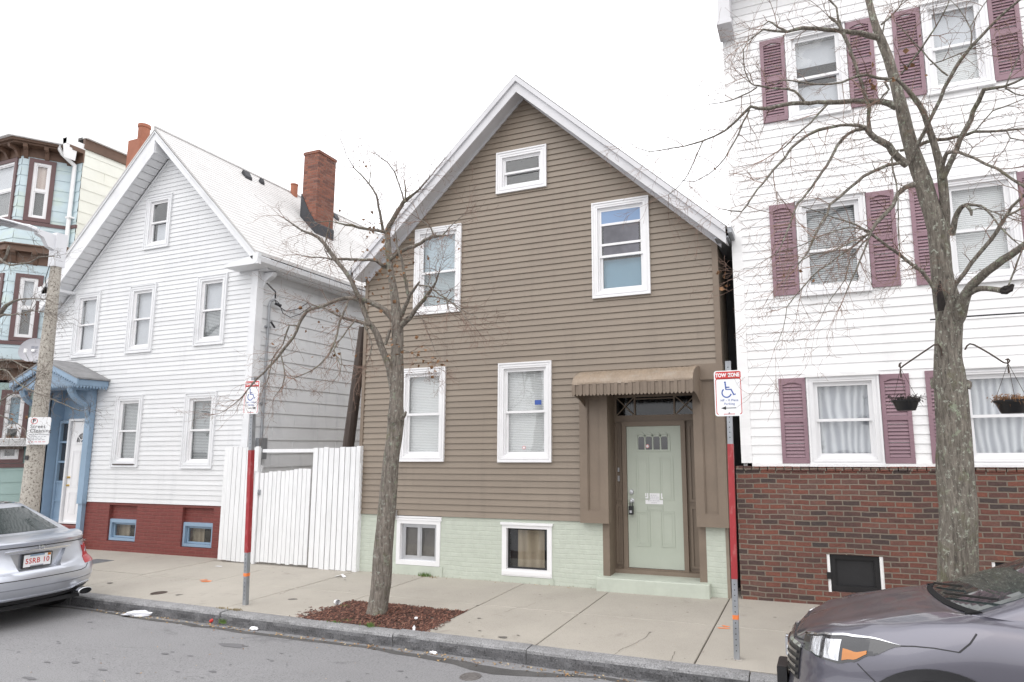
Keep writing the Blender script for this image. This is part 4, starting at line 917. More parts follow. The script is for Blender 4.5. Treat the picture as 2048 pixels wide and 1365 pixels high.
g = MB(); g.box(-1.12, -.94, 9.6, 9.63, .1, 4.95); single(g, 'slot_shade_panel', 'gap', (-1.03, 9.6, .1), 'added dark shade panel in the narrow slot between the brown house and the shuttered house', 'wall')  # added dark sheet, stands in for the shade deep in the slot

# =================================================================== WHITE PICKET FENCE WITH GATE
F = thing('picket_fence', (-8.65, 8.78, .13), 'white painted board fence with a lower sagging gate closing the alley', 'fence')
rf_ = random.Random(5)
def pickets(g, x0, x1, yf, zb, zt, w=.098, gap=.012, fan=0):
    n = int(round((x1-x0)/(w+gap))); w = (x1-x0)/n-gap
    for k in range(n):
        x = x0+(w+gap)*k; t = (x-x0)/(x1-x0); z1 = zt(t)+rf_.uniform(-.01, .01); z0 = zb+rf_.uniform(0, .02); l = rf_.uniform(-.004, .004)
        y = yf+rf_.uniform(-.004, .003)
        g.prism([(x, y, z0), (x+w, y, z0), (x+w+l, y, z1), (x+l, y, z1)], (0, .022, 0))
YF = 8.74
g = MB(); pickets(g, -10.24, -9.36, YF, .15, lambda t: 2.185-.02*t); g.box(-10.2, -9.36, YF+.03, YF+.07, .5, .6); g.box(-10.2, -9.36, YF+.03, YF+.07, 1.75, 1.85); g.build('fence_panel', 'fence', F)
g = MB(); pickets(g, -8.14, -7.22, YF-.02, .13, lambda t: 2.16+.0*t, gap=.018); g.box(-8.12, -7.25, YF+.01, YF+.05, .5, .6); g.box(-8.12, -7.25, YF+.01, YF+.05, 1.75, 1.85); g.build('fence_panel', 'fence', F)
g = MB(); pickets(g, -9.33, -8.18, YF+.0, .16, lambda t: 1.72+.09*t, w=.088); g.box(-9.30, -8.2, YF+.025, YF+.065, .5, .58); g.box(-9.30, -8.2, YF+.025, YF+.065, 1.45, 1.53)
gt = g.build('gate', 'fence', F)
g = MB(); g.box(-9.345, -9.30, YF-.03, YF, 1.33, 1.42); g.tube([(-9.32, YF-.03, 1.40), (-9.32, YF-.05, 1.37), (-9.32, YF-.03, 1.34)], .008, 5); g.build('latch', 'steel', gt)
g = MB(); g.box(-9.44, -9.36, YF-.045, YF-.003, 1.75, 2.19); g.box(-9.40, -9.35, YF-.03, YF+.05, .14, 1.75); g.box(-9.34, -8.16, YF+.02, YF+.06, 2.08, 2.14); g.box(-7.22, -7.14, YF-.025, YF+.3, .13, 2.18)
g.build('post', 'fence', F)
g = MB(); g.tube([(-7.13+.012*(k % 2), YF-.018, .95+.045*k) for k in range(22)], .009, 5); g.build('lattice_edge', 'fence', F)
# =================================================================== RIGHT WHITE HOUSE
Y = 8.85
H = thing('shuttered_house', (2.5, Y, .13), 'tall white clapboard house with plum shutters above a dark red brick base', 'house')
rnd = random.Random(3)
XL, XE, ZT = -.92, 8.0, 9.05
wins = [(-.03, .82, 1.885, 3.02), (-.03, .82, 4.15, 5.455), (-.04, .73, 6.68, 7.955),
        (1.72, 2.95, 1.885, 3.04), (1.72, 2.53, 4.13, 5.46), (1.69, 2.42, 6.69, 7.95)]
more = [(3.95, 4.8, 1.885, 3.02), (5.6, 6.4, 1.885, 3.02), (3.95, 4.8, 4.15, 5.45), (5.6, 6.4, 4.15, 5.45), (3.9, 4.7, 6.68, 7.95), (5.6, 6.4, 6.68, 7.95)]
hs = [hole(*w) for w in wins+more]
g = MB(); siding(g, lambda z: -.78, lambda z: XE, 1.905, ZT, .117, hs, d=.012, tf=lambda u, n, z: (u, Y-n, z)); g.build('siding', 'white_warm', H, fix=False)
g = MB(); g.box(XL+.02, XL+.07, Y+.06, 17, .1, ZT+.4); g.box(XE-.05, XE, Y+.06, 17, .1, ZT+.4); g.box(XL+.07, XE-.05, 16.95, 17, .1, ZT+.4); g.build('outer_wall', 'white_warm', H)
g = MB(); siding(g, lambda z: Y+.06, lambda z: 16.9, 1.9, ZT, .117, (), tf=lambda u, n, z: (XL+.019-n, u, z)); g.build('side_siding', 'white_warm', H, fix=False)
g = MB(); siding(g, lambda z: Y+.06, lambda z: 16.9, 1.9, ZT, .117, (), tf=lambda u, n, z: (XE+n, u, z)); g.build('side_siding', 'white_warm', H, fix=False)
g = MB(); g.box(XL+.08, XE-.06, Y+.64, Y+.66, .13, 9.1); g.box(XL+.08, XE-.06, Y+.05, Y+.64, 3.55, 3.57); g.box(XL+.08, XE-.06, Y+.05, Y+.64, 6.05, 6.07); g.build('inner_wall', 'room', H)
each('corner_board', 'white_warm', H, (XL, -.78, Y-.025, Y+.06, 1.90, ZT), (XE-.1, XE+.02, Y-.025, Y+.06, 1.90, ZT)); each('water_table', 'white_warm', H, (-.78, XE-.1, Y-.03, Y+.02, 1.855, 1.905))
# boxed cornice with end return
g = MB(); g.box(-.72, XE+.3, Y-.42, Y+.06, 8.98, 9.10); g.box(-.74, XE+.32, Y-.45, Y-.42, 8.96, 9.32)
for k in range(14): g.lathe([(0, -.002), (.02, -.002)], (-.5+.6*k, Y-.2, 0), 'y', 6) if 0 else None
g.box(-.9, XE+.3, Y-.42, 17.2, 9.32, 9.38)
g.build('cornice', 'white_warm', H)
g = MB(); g.box(-.93, -.76, Y-.44, Y-.03, 8.14, 9.32); g.box(-.95, -.74, Y-.46, Y-.03, 8.08, 8.139); g.build('cornice_return', 'fascia', H)
# windows
kw = dict(cmat='white', smat='white', cas=.07, proud=.04, stepped=True, sill=.02)
window(H, *wins[0], Y, blind='curtain', split=.50, **kw)
window(H, *wins[1], Y, blind='blind_grey', split=.45, **kw)
w = wins[1]; 
fr = window(H, *wins[2], Y, blind=None, split=.46, **kw)
s = MB(); s.box(.06, .63, Y+.12, Y+.126, 6.78, 7.2); s.build('curtain', 'sheer', fr); s = MB(); s.box(.06, .63, Y+.13, Y+.136, 7.5, 7.85); s.build('curtain', 'sheer', fr)
window(H, *wins[3], Y, blind='curtain', split=.50, **kw)
window(H, *wins[4], Y, blind='blind', split=.5, **kw)
window(H, *wins[5], Y, blind='blind', split=.5, upper_mat='sheer', **kw)
for w in more: window(H, *w, Y, blind='blind', **kw)
for w in wins+more: each('window_crown', 'white_warm', H, (w[0]-.03, w[1]+.03, Y-.075, Y+.0, w[3]-.0, w[3]+.03))
for w in wins+more:
    zz = (w[2]+.01, w[3]+.0)
    for a, b in ((w[0]-.36, w[0]-.012-.01), (w[1]+.022, w[1]+.36)):
        if w is wins[3] and a > w[1]: a, b = w[1]+.02, w[1]+.36
        louvre_shutter(H, a, b, zz[0], zz[1], Y, rnd)
# brick base
g = MB(); bw = [(.08, .73, .30, .76), (1.88, 2.55, .30, .76), (4.2, 4.9, .3, .76)]
panelize(g, -1.0, XE, .05, 1.80, Y-.03, Y+.25, bw)
rr = random.Random(8); x = -1.0
while x < XE:     # header course on top, bricks a little uneven
    g.box(x+.005, x+.098, Y-.045+rr.uniform(-.006, .004), Y+.2, 1.803, 1.858+rr.uniform(-.003, .001)); x += .104
g.build('brick_base', 'brick', H)
g = MB(); g.box(-.98, XE-.02, Y+.02, Y+.24, 1.79, 1.85); g.build('mortar_bed', 'concrete', H)
for i, (a, b, c, d) in enumerate(bw):
    f = MB(); f.box(a, a+.035, Y-.02, Y+.08, c, d); f.box(b-.04, b, Y-.02, Y+.08, c, d)
    fr = f.build('window', 'white_warm', H)
    s = MB(); s.frame(a+.035, b-.04, c, d, .055, Y+.02, Y+.07, wb=.07); s.frame(a+.09, b-.095, c+.07, d-.055, .012, Y+.03, Y+.06); s.build('sash', 'plastic', fr)
    s = MB(); s.box(a+.09, b-.095, Y+.055, Y+.06, c+.06, d-.05); s.build('screen', 'gap', fr)
    s = MB(); s.box(a-.01, a+.04, Y-.045, Y-.02, c+.16, c+.24); s.build('latch', 'black', fr)
# =================================================================== BAY HOUSE, FAR LEFT
Y0 = 9.25
H = thing('bay_house', (-17.5, Y0, .13), 'pale teal shingled house with stacked bay windows and dark brown cornices', 'house')
xc = -16.08          # corner with the cream side wall
bx1, bx2, by = -16.40, -16.97, 8.50      # bay: wall meets at bx1, front corner at bx2
bx3, bx4 = -18.6, -19.17
def tfA(u, n, z):    # angled bay face, u from front corner to wall
    d = Vector((bx1-bx2, Y0-by, 0)).normalized(); nn = Vector((d.y, -d.x, 0)); p = Vector((bx2, by, 0))+d*u+nn*n; return (p.x, p.y, z)
def tfL(u, n, z):
    d = Vector((bx3-bx4, by-Y0, 0)).normalized(); nn = Vector((d.y, -d.x, 0)); p = Vector((bx4, Y0, 0))+d*u+nn*n; return (p.x, p.y, z)
LA = math.hypot(bx1-bx2, Y0-by)
wz = [(7.45, 8.97), (4.62, 6.18), (1.88, 3.50)]       # window bands (three storeys)
wa = (.13, .62)
hA = [(wa[0]+.05, wa[1]-.05, a+.05, b-.05) for a, b in wz]
front = [(-18.45, -17.10)]
hF = [(front[0][0]+.05, front[0][1]-.05, a+.05, b-.05) for a, b in wz]
for z0, z1, mm in ((3.95, 9.02, 'teal'), (.95, 3.66, 'teal_dark')):
    g = MB(); siding(g, lambda z: 0, lambda z: LA, z0, z1, .255, hA, d=.012, tf=tfA); siding(g, lambda z: bx3, lambda z: bx2, z0, z1, .255, hF, d=.012, tf=lambda u, n, z: (u, by-n, z))
    siding(g, lambda z: 0, lambda z: LA, z0, z1, .255, (), d=.012, tf=tfL); siding(g, lambda z: bx1, lambda z: xc, z0, z1, .255, (), d=.012, tf=lambda u, n, z: (u, Y0-n, z)); siding(g, lambda z: -24, lambda z: bx4, z0, z1, .255, (), d=.012, tf=lambda u, n, z: (u, Y0-n, z))
    g.build('bay_siding', mm, H, fix=False)
g = MB(); siding(g, lambda z: Y0, lambda z: 17.0, .95, 9.36, .285, (), d=.012, tf=lambda u, n, z: (xc+n, u, z))
for k in range(28):
    z = .95+.285*k; y = Y0+(.5 if k % 2 else 1.0)+.13*(k % 3)
    while y < 16 and z+.28 < 9.36: g.box(xc+.004, xc+.0135, y, y+.007, z+.004, z+.28); y += 1.22
g.build('side_siding', 'cream', H, fix=False)
g = MB(); g.box(xc-.05, xc-.001, Y0+.02, 17, .1, 9.5); g.box(-24, xc-.05, Y0+.62, Y0+.64, .1, 9.4); g.box(-24, xc-.05, 16.95, 17, .1, 9.4); g.box(-24.05, -24, Y0+.02, 17, .1, 9.4); g.build('outer_wall', 'room', H)
g = MB(); g.box(-24, xc+.05, Y0, 17.05, 9.62, 9.68); g.build('roof', 'roof_dark', H)
g = MB(); g.box(xc-.04, xc+.05, Y0-.02, 17.05, 9.355, 9.60); g.build('verge_board', 'cornice', H); g = MB(); g.box(xc-.02, xc+.12, Y0-.05, 17.05, 9.60, 9.66); g.build('roof_edge', 'white_warm', H)
def ring(off, inset=0):
    """plan outline of the bay pushed out by off"""
    k = off*math.tan(math.radians(22.5)) if 0 else off*.40
    return [(-24, Y0-off), (bx4-k, Y0-off), (bx3-k, by-off), (bx2+k, by-off), (bx1+k, Y0-off), (xc+.02, Y0-off)]
def band(g, off, z0, z1, oin=-.01):
    o = ring(off); i_ = ring(oin)
    for a in range(5): g.prism([(*o[a], z0), (*o[a+1], z0), (*i_[a+1], z0), (*i_[a], z0)], (0, 0, z1-z0))
def bracket(x, y, nx, ny, z):
    g2 = MB(); t = Vector((-ny, nx, 0))*.04; p = Vector((x, y, z)); n_ = Vector((nx, ny, 0))
    g2.prism([p-t, p+n_*.26-t, p+n_*.24-t-Vector((0, 0, .07)), p+n_*.12-t-Vector((0, 0, .11)), p+n_*.05-t-Vector((0, 0, .24)), p-t-Vector((0, 0, .28))], t*2); return g2
g = MB(); band(g, .02, 9.0, 9.22); band(g, .32, 9.26, 9.32); band(g, .26, 9.22, 9.26); g.build('cornice', 'cornice', H)
g = MB(); band(g, .40, 9.32, 9.46); g.build('gutter', 'white_warm', H)
for z0, zb in ((6.42, .0), (3.72, .0)):
    g = MB(); band(g, .03, z0, z0+.26) ; band(g, .16, z0+.26, z0+.40); g.build('belt_cornice', 'cornice', H)
for q_ in ((.30, 4.12, 4.16), (.20, 6.82, 6.85)): g = MB(); band(g, *q_); g.build('belt_cap', 'cornice', H)
dA = Vector((bx1-bx2, Y0-by, 0)).normalized(); nA = Vector((dA.y, -dA.x, 0))
for zt in (9.22, 6.68, 4.02):
    for u in (.06, .44, .85):
        p = Vector((bx2, by, 0))+dA*u; b_ = bracket(p.x, p.y, nA.x, nA.y, zt); b_.build('bracket', 'cornice', H)
    for x in (bx2-.1, bx2-.5, bx2-.9, bx2-1.3): bracket(x, by, 0, -1, zt).build('bracket', 'cornice', H)
# bay windows: angled face and front face
def bwin(tf, u0, u1, z0, z1, top, low, mt='maroon_trim'):
    P = lambda g, a, b, c, d, n0, n1: g.prism([tf(a, n0, c), tf(b, n0, c), tf(b, n0, d), tf(a, n0, d)], Vector(tf(a, n1, c))-Vector(tf(a, n0, c)))
    def fr_(g, a, b, c, d, w, n0, n1): P(g, a, a+w, c, d, n0, n1); P(g, b-w, b, c, d, n0, n1); P(g, a+w, b-w, c, c+w, n0, n1); P(g, a+w, b-w, d-w, d, n0, n1)
    g = MB(); fr_(g, u0, u1, z0, z1, .085, -.05, .04); fr = g.build('window', mt, H)
    a, b, c, d = u0+.085, u1-.085, z0+.085, z1-.085; zm = (c+d)/2
    g = MB(); fr_(g, a, b, c, d, .05, -.04, .02); P(g, a+.05, b-.05, zm-.025, zm+.025, -.03, .01); fr_(g, a+.05, b-.05, c+.05, zm-.025, .025, -.03, .0); fr_(g, a+.05, b-.05, zm+.025, d-.05, .025, -.03, .005); g.build('sash', 'white', fr)
    g = MB(); P(g, a+.07, b-.07, c+.07, d-.07, -.022, -.018); g.build('pane', 'glass', fr)
    g = MB(); P(g, a, b, zm, d, -.08, -.075); g.build('curtain', top, fr)
    g = MB(); P(g, a, b, c, zm-.002, -.085, -.08); g.build('curtain', low, fr)
tfF = lambda u, n, z: (u, by-n, z)
bwin(tfA, *wa, *wz[0], 'curtain_peach', 'screen'); bwin(tfA, *wa, *wz[1], 'sheer', 'screen'); bwin(tfA, *wa, *wz[2], 'curtain_blue', 'screen')
bwin(tfF, *front[0], *wz[0], 'sheer', 'screen'); bwin(tfF, *front[0], *wz[1], 'sheer', 'screen'); bwin(tfF, *front[0], *wz[2], 'sheer', 'screen')
g = MB(); band(g, .035, 7.36, 7.44); band(g, .04, 4.53, 4.61); band(g, .04, 1.78, 1.87); g.build('sill_band', 'maroon_trim', H)
g = MB(); band(g, .0, .1, .95, -.2); g.build('base', 'brick_base', H)
g = MB()
xd, yd = -16.25, Y0-.07
g.tube([(xd-.1, Y0-.36, 9.35), (xd-.1, Y0-.36, 9.22), (xd-.08, Y0-.30, 9.12), (xd, yd, 8.92), (xd, yd, 8.8), (xd, yd, 5.9)], .045, 10)
for z in (7.6, 6.4): g.box(xd-.06, xd+.09, yd-.05, Y0, z, z+.04)
g.build('downspout', 'white_warm', H, smooth=True)
g = MB(); g.prism([(xc-.16, Y0-.40, 9.62), (xc+.01, Y0-.40, 9.60), (xc+.01, Y0-.40, 9.25), (xc-.02, Y0-.40, 8.98), (xc-.06, Y0-.40, 9.10)], (0, .24, 0)); g.build('cornice_end', 'white_warm', H)
# =================================================================== STREET FURNITURE
def rrect(x0, x1, z0, z1, r, y, n=5):
    P = []
    for cx, cz, a0 in ((x1-r, z0+r, -90), (x1-r, z1-r, 0), (x0+r, z1-r, 90), (x0+r, z0+r, 180)):
        for k in range(n+1): a = R(a0+90*k/n); P.append(Vector((cx+r*math.cos(a), y, cz+r*math.sin(a))))
    return P
def tow_sign(x, y, z0, label, arrow, tilt=0, postlean=(0, 0), ztop=2.99, zr=(.88, 2.17), rotz=0):
    T = thing('street_sign', (x, y, .14), label, 'street sign', 'tow zone signs on red banded posts')
    lx, ly = postlean
    def pp(z, w, d, off=0): t = (z-.14)/(ztop-.14); return x+lx*t, y+ly*t
    def seg(name, za, zb, m, r, extra=0):
        g = MB(); a, b = pp(za, 0, 0), pp(zb, 0, 0)
        # square perforated tube post
        g.prism([(a[0]-r, a[1]-r, za), (a[0]+r, a[1]-r, za), (a[0]+r, a[1]+r, za), (a[0]-r, a[1]+r, za)], (b[0]-a[0], b[1]-a[1], zb-za)); return g.build(name, m, T)
    pst = seg('post', .135, ztop, 'steel', .026)
    seg('reflective_sleeve', *zr, 'post_red', .0285)
    seg('paint_band', .50, .54, 'orange_spray', .0272)
    g = MB(); z = .22
    while z < ztop-.03:
        a = pp(z, 0, 0)
        if not (zr[0]-.02 < z < zr[1]+.02 or .48 < z < .56): g.lathe([(0, -.0005), (.006, -.0005)], (a[0], a[1]-.0262, z), 'y', 6)
        z += .05
    g.build('post_holes', 'gap', T)
    g = MB(); blotch(g, x, y, .07, .05, .1415, 3.3); g.build('mortar_collar', 'aggregate', T, fix=False)
    a = pp(z0+.22, 0, 0)
    S_ = bpy.data.objects.new('sign_panel_tmp', None)
    w, h = .138, .457; ys = a[1]-.034; cx = a[0]
    g = MB(); q = rrect(cx-w, cx+w, z0, z0+h, .025, ys); g.prism(q, (0, .0025, 0)); sg = g.build('sign_panel', 'sign_white', T)
    e = ys-.0008
    g = MB()
    g.face([Vector((p.x, e, p.z)) for p in [*rrect(cx-w+.012, cx+w-.012, z0+h-.085, z0+h-.010, .018, e)]])
    o_, i_ = rrect(cx-w+.012, cx+w-.012, z0+.016, z0+h-.08, .02, e), rrect(cx-w+.019, cx+w-.019, z0+.023, z0+h-.087, .016, e)
    n = len(o_)
    for k in range(n):
        j = (k+1) % n
        if o_[k].z < z0+.02 and o_[j].z < z0+.02 and abs(o_[k].x-o_[j].x) > .1: continue
        g.face([o_[k], o_[j], i_[j], i_[k]])
    g.box(cx-.055, cx+.055, e-.0003, e, z0+.017, z0+.023)
    g.build('red_border', 'sign_red', sg, fix=False)
    text('TOW', .052, 'sign_white', (cx-.070, e-.001, z0+h-.048), sg, bold=.0022, sx=.82); text('ZONE', .052, 'sign_white', (cx+.058, e-.001, z0+h-.048), sg, bold=.0022, sx=.78)
    # wheelchair symbol, built as strokes
    g = MB(); c = Vector((cx-.01, e-.0005, z0+.264)); s = .075
    V = lambda u, v: c+Vector((u*s, 0, v*s))
    g.face([V(-.28+.13*math.cos(R(30*k)), .98+.13*math.sin(R(30*k))) for k in range(12)])
    g.ribbon([V(-.26, .85), V(-.18, .02), V(.48, .02), V(.82, -.70), V(1.05, -.60)], .014); g.ribbon([V(-.2, .32), V(.28, .32)], .012)
    g.ribbon([V(-.12+.60*math.cos(R(a)), -.42+.60*math.sin(R(a))) for a in range(128, 356, 12)], .0125)
    g.build('wheelchair_symbol', 'sign_blue', sg, fix=False)
    text('HP - V Plate', .030, 'sign_blue', (cx+.005, e-.001, z0+.157), sg, spacing=1.15); text('Parking', .030, 'sign_blue', (cx+.005, e-.001, z0+.122), sg, spacing=1.15)
    g = MB(); d = arrow; ax = cx+(.03 if d > 0 else -.01)
    g.ribbon([(ax-.08*d, e-.0005, z0+.080), (ax+.03*d, e-.0005, z0+.080)], .007); g.face([(ax+.02*d, e-.0005, z0+.098), (ax+.07*d, e-.0005, z0+.080), (ax+.02*d, e-.0005, z0+.062)]); g.build('arrow', 'ink', sg, fix=False)
    g = MB()
    for zz in (z0+.03, z0+h-.04): g.lathe([(0, -.005), (.007, -.004), (.009, 0)], (cx, e, zz), 'y', 8)
    g.build('bolt', 'steel', sg)
    return T
tow_sign(-.79, 6.40, 2.43, 'tow zone disabled parking sign with left arrow, post beside the entrance of the brown house', -1, postlean=(.03, .04), ztop=2.985, zr=(.87, 2.155))
tow_sign(-7.03, 6.47, 2.615, 'tow zone disabled parking sign with right arrow, post in front of the white fence', 1, postlean=(-.10, 0), ztop=3.12, zr=(.80, 2.13))
# ---- street lamp
LX, LY = -12.3, 6.83
T = thing('street_lamp', (LX, LY, .14), 'speckled concrete street lamp with white arm and flat lamp head', 'street lamp')
g = MB(); g.tube([(LX, LY, .12), (LX, LY, 1.5), (LX, LY, 3.2), (LX, LY, 5.36)], [.150, .132, .108, .078], 20, wob=.01); g.build('pole', 'aggregate', T, smooth=True)
M['lamp_white'] = mat('lamp_white_paint', (.72, .73, .76), .4, var=.03)
g = MB(); g.box(LX-.085, LX+.085, LY-.085, LY+.085, 5.34, 5.94); g.prism([(LX-.05, LY-.08, 5.90), (LX-.05, LY-.08, 5.62), (LX-.05, LY-.18, 5.66), (LX-.05, LY-.26, 5.80), (LX-.05, LY-.36, 5.84), (LX-.05, LY-.36, 5.92)], (.10, 0, 0))
g.build('arm', 'lamp_white', T)
g = MB(); prof = [(-.36, .05, .05), (-.46, .11, .06), (-.60, .16, .045), (-.85, .17, .035), (-1.06, .15, .03), (-1.12, .09, .02)]
rows = []
for y, w, t in prof:
    rows.append([(LX-w, LY+y, 5.88), (LX-w*.9, LY+y, 5.88+t*.7), (LX, LY+y, 5.88+t*1.5), (LX+w*.9, LY+y, 5.88+t*.7), (LX+w, LY+y, 5.88), (LX, LY+y, 5.865)])
for a, b in zip(rows[:-1], rows[1:]):
    for k in range(6): g.face([a[k], a[(k+1) % 6], b[(k+1) % 6], b[k]])
g.face(rows[0]); g.face(rows[-1]); lh = g.build('lamp_head', 'lamp_white', T, smooth=True)
g = MB(); g.box(LX-.11, LX+.11, LY-1.02, LY-.68, 5.852, 5.866)
for i in range(4):
    for j in range(5): g.lathe([(0, -.004), (.012, -.002), (.014, 0)], (LX-.08+.053*i, LY-.98+.065*j, 5.852), 'z', 6)
g.build('lamp_lens', 'dish', lh)
g = MB(); g.tube([(LX-.02, LY-.09, 5.35), (LX-.06, LY-.11, 5.1), (LX-.02, LY-.09, 4.9)], .006, 4); g.box(LX-.02, LX+.06, LY-.138, LY-.125, 2.0, 2.07); g.build('cable', 'cable', T)
# ---- street cleaning sign clamped to the lamp pole
sc = at(77, 862, 6.74); an = R(33)
SG = thing('street_cleaning_sign', (sc.x, sc.y, sc.z), 'white street cleaning sign with a circled P on the speckled concrete lamp pole', 'street sign', rotz=an)
w, h = .165, .228
g = MB(); g.prism(rrect(-w, w, -h, h, .03, 0), (0, .003, 0)); sg = g.build('sign_panel', 'sign_white', SG, local=True)
def ltext(b, size, m, x, z, par, al='LEFT', **k): return text(b, size, m, (x, -.0015, z), par, align=al, local=True, **k)
ltext('Street', .085, 'ink', -.125, .07, sg, spacing=1.05); ltext('Cleaning', .085, 'ink', -.125, .0, sg, spacing=1.05)
ltext('1st & 3rd Wednesday', .034, 'ink_grey', -.13, -.062, sg)
ltext('P', .085, 'ink', -.100, .160, sg, bold=.003)
g = MB(); g.ribbon([(-.075+.046*math.cos(R(20*k)), -.0012, .160+.046*math.sin(R(20*k))) for k in range(18)], .009, closed=True); g.build('circle_mark', 'sign_red', sg, local=True, fix=False)
def typedl(par, x0, z, w_, h_, m, seed):
    r = random.Random(seed); g = MB(); x = x0
    while x < x0+w_:
        l = min(r.uniform(.02, .05), x0+w_-x); n = max(1, int(l/(h_*.6)))
        for k in range(n): a = x+l*k/n; g.box(a, a+l/n*.65, -.0014, -.001, z-h_/2*r.uniform(.6, 1), z+h_/2*r.uniform(.4, 1))
        x += l+h_*.8
    g.build('lettering', m, par, local=True)
typedl(sg, -.13, -.095, .26, .014, 'ink_grey', 1); typedl(sg, -.13, -.122, .20, .014, 'ink_grey', 2); typedl(sg, -.13, -.147, .24, .014, 'ink_grey', 3); typedl(sg, -.13, -.182, .25, .020, 'ink_pink', 4)
g = MB(); g.box(-.16, .16, .004, .03, -.21, -.18); g.box(-.16, .16, .004, .03, .15, .18); g.build('clamp', 'steel', SG, local=True)
# ---- satellite dish on the bay house porch cornice
dc = at(65, 700, 8.28); T = thing('satellite_dish', (dc.x, dc.y, 4.02), 'grey oval satellite dish on a white bracket above the lowest bay of the teal house', 'satellite dish')
g = MB(); nv = Vector((.62, -.66, .35)).normalized(); ax = nv.cross(Vector((0, 0, 1))).normalized(); up = ax.cross(nv)
rings = [[dc+(ax*math.cos(a)*.235+up*math.sin(a)*.285)*r-nv*.07*(1-r*r) for a in [2*math.pi*k/28 for k in range(28)]] for r in (.002, .35, .65, .88, 1)]
for ra, rb in zip(rings[:-1], rings[1:]):
    for k in range(28): g.face([ra[k], rb[k], rb[(k+1) % 28], ra[(k+1) % 28]])
ds = g.build('dish', 'dish', T, smooth=True); 
g = MB(); P3 = lambda u, v: dc+ax*u*.235+up*v*.285-nv*(.07*(1-u*u-v*v)-.006)
for a, b in ((-.25, -.05), (.0, .22)): g.face([P3(a, .22), P3(b, .22), P3(b+.02, .33), P3(b, .42), P3(a, .42)])
g.face([P3(-.28, .06), P3(.28, .06), P3(.28, .09), P3(-.28, .09)]); g.build('mark', 'ink_grey', ds, fix=False)
g = MB(); b0 = dc-nv*.08; g.tube([b0, b0-Vector((.02, -.05, .22)), Vector((dc.x-.02, dc.y+.12, 4.03))], .022, 8); g.tube([dc-up*.27, dc-up*.22+nv*.30], .012, 6); g.tube([dc-up*.23+nv*.28, dc-up*.15+nv*.30], .03, 8); g.tube([dc-nv*.02, b0], .03, 8); g.build('bracket', 'white_warm', T)
# ---- ribbed white window box on the angled bay
o = Vector(tfA(.36, .02, 2.26)); T = thing('window_box', tuple(o), 'white ribbed window box with dried plants under the lowest bay window', 'window box')
g = MB()
def bx(a0, a1, n0, n1, z0, z1, fl=0): g.prism([tfA(a0, n0, z0), tfA(a1, n0, z0), tfA(a1, n1+fl*0, z0), tfA(a0, n1, z0)], (0, 0, z1-z0))
for k in range(5): z = 2.26+.034*k; f = .02*k; bx(.02-f*.6, .70+f*.6, .06, .23+f, z, z+.031)
bx(.02, .70, .05, .22, 2.25, 2.262)
g.build('planter', 'white_warm', T)
g = MB(); bx(.1, .62, .04, .20, 2.18, 2.248); g.build('shelf', 'wood_old', T)
g = MB(); r_ = random.Random(9)
for k in range(90):
    p = Vector(tfA(r_.uniform(-.02, .72), r_.uniform(.08, .3), 2.42)); d = Vector((r_.uniform(-.06, .06), r_.uniform(-.05, .05), r_.uniform(.02, .09))); g.tube([p, p+d*.6, p+d+Vector((r_.uniform(-.02, .02), 0, 0))], [.004, .003, .001], 3, cap=False)
    q = p+d; a = Vector((r_.uniform(-.02, .02), r_.uniform(-.02, .02), r_.uniform(-.02, .02))); g.face([q, q+a, q+a+Vector((.008, 0, .012))])
g.build('dried_plant', 'leaf', T, fix=False)

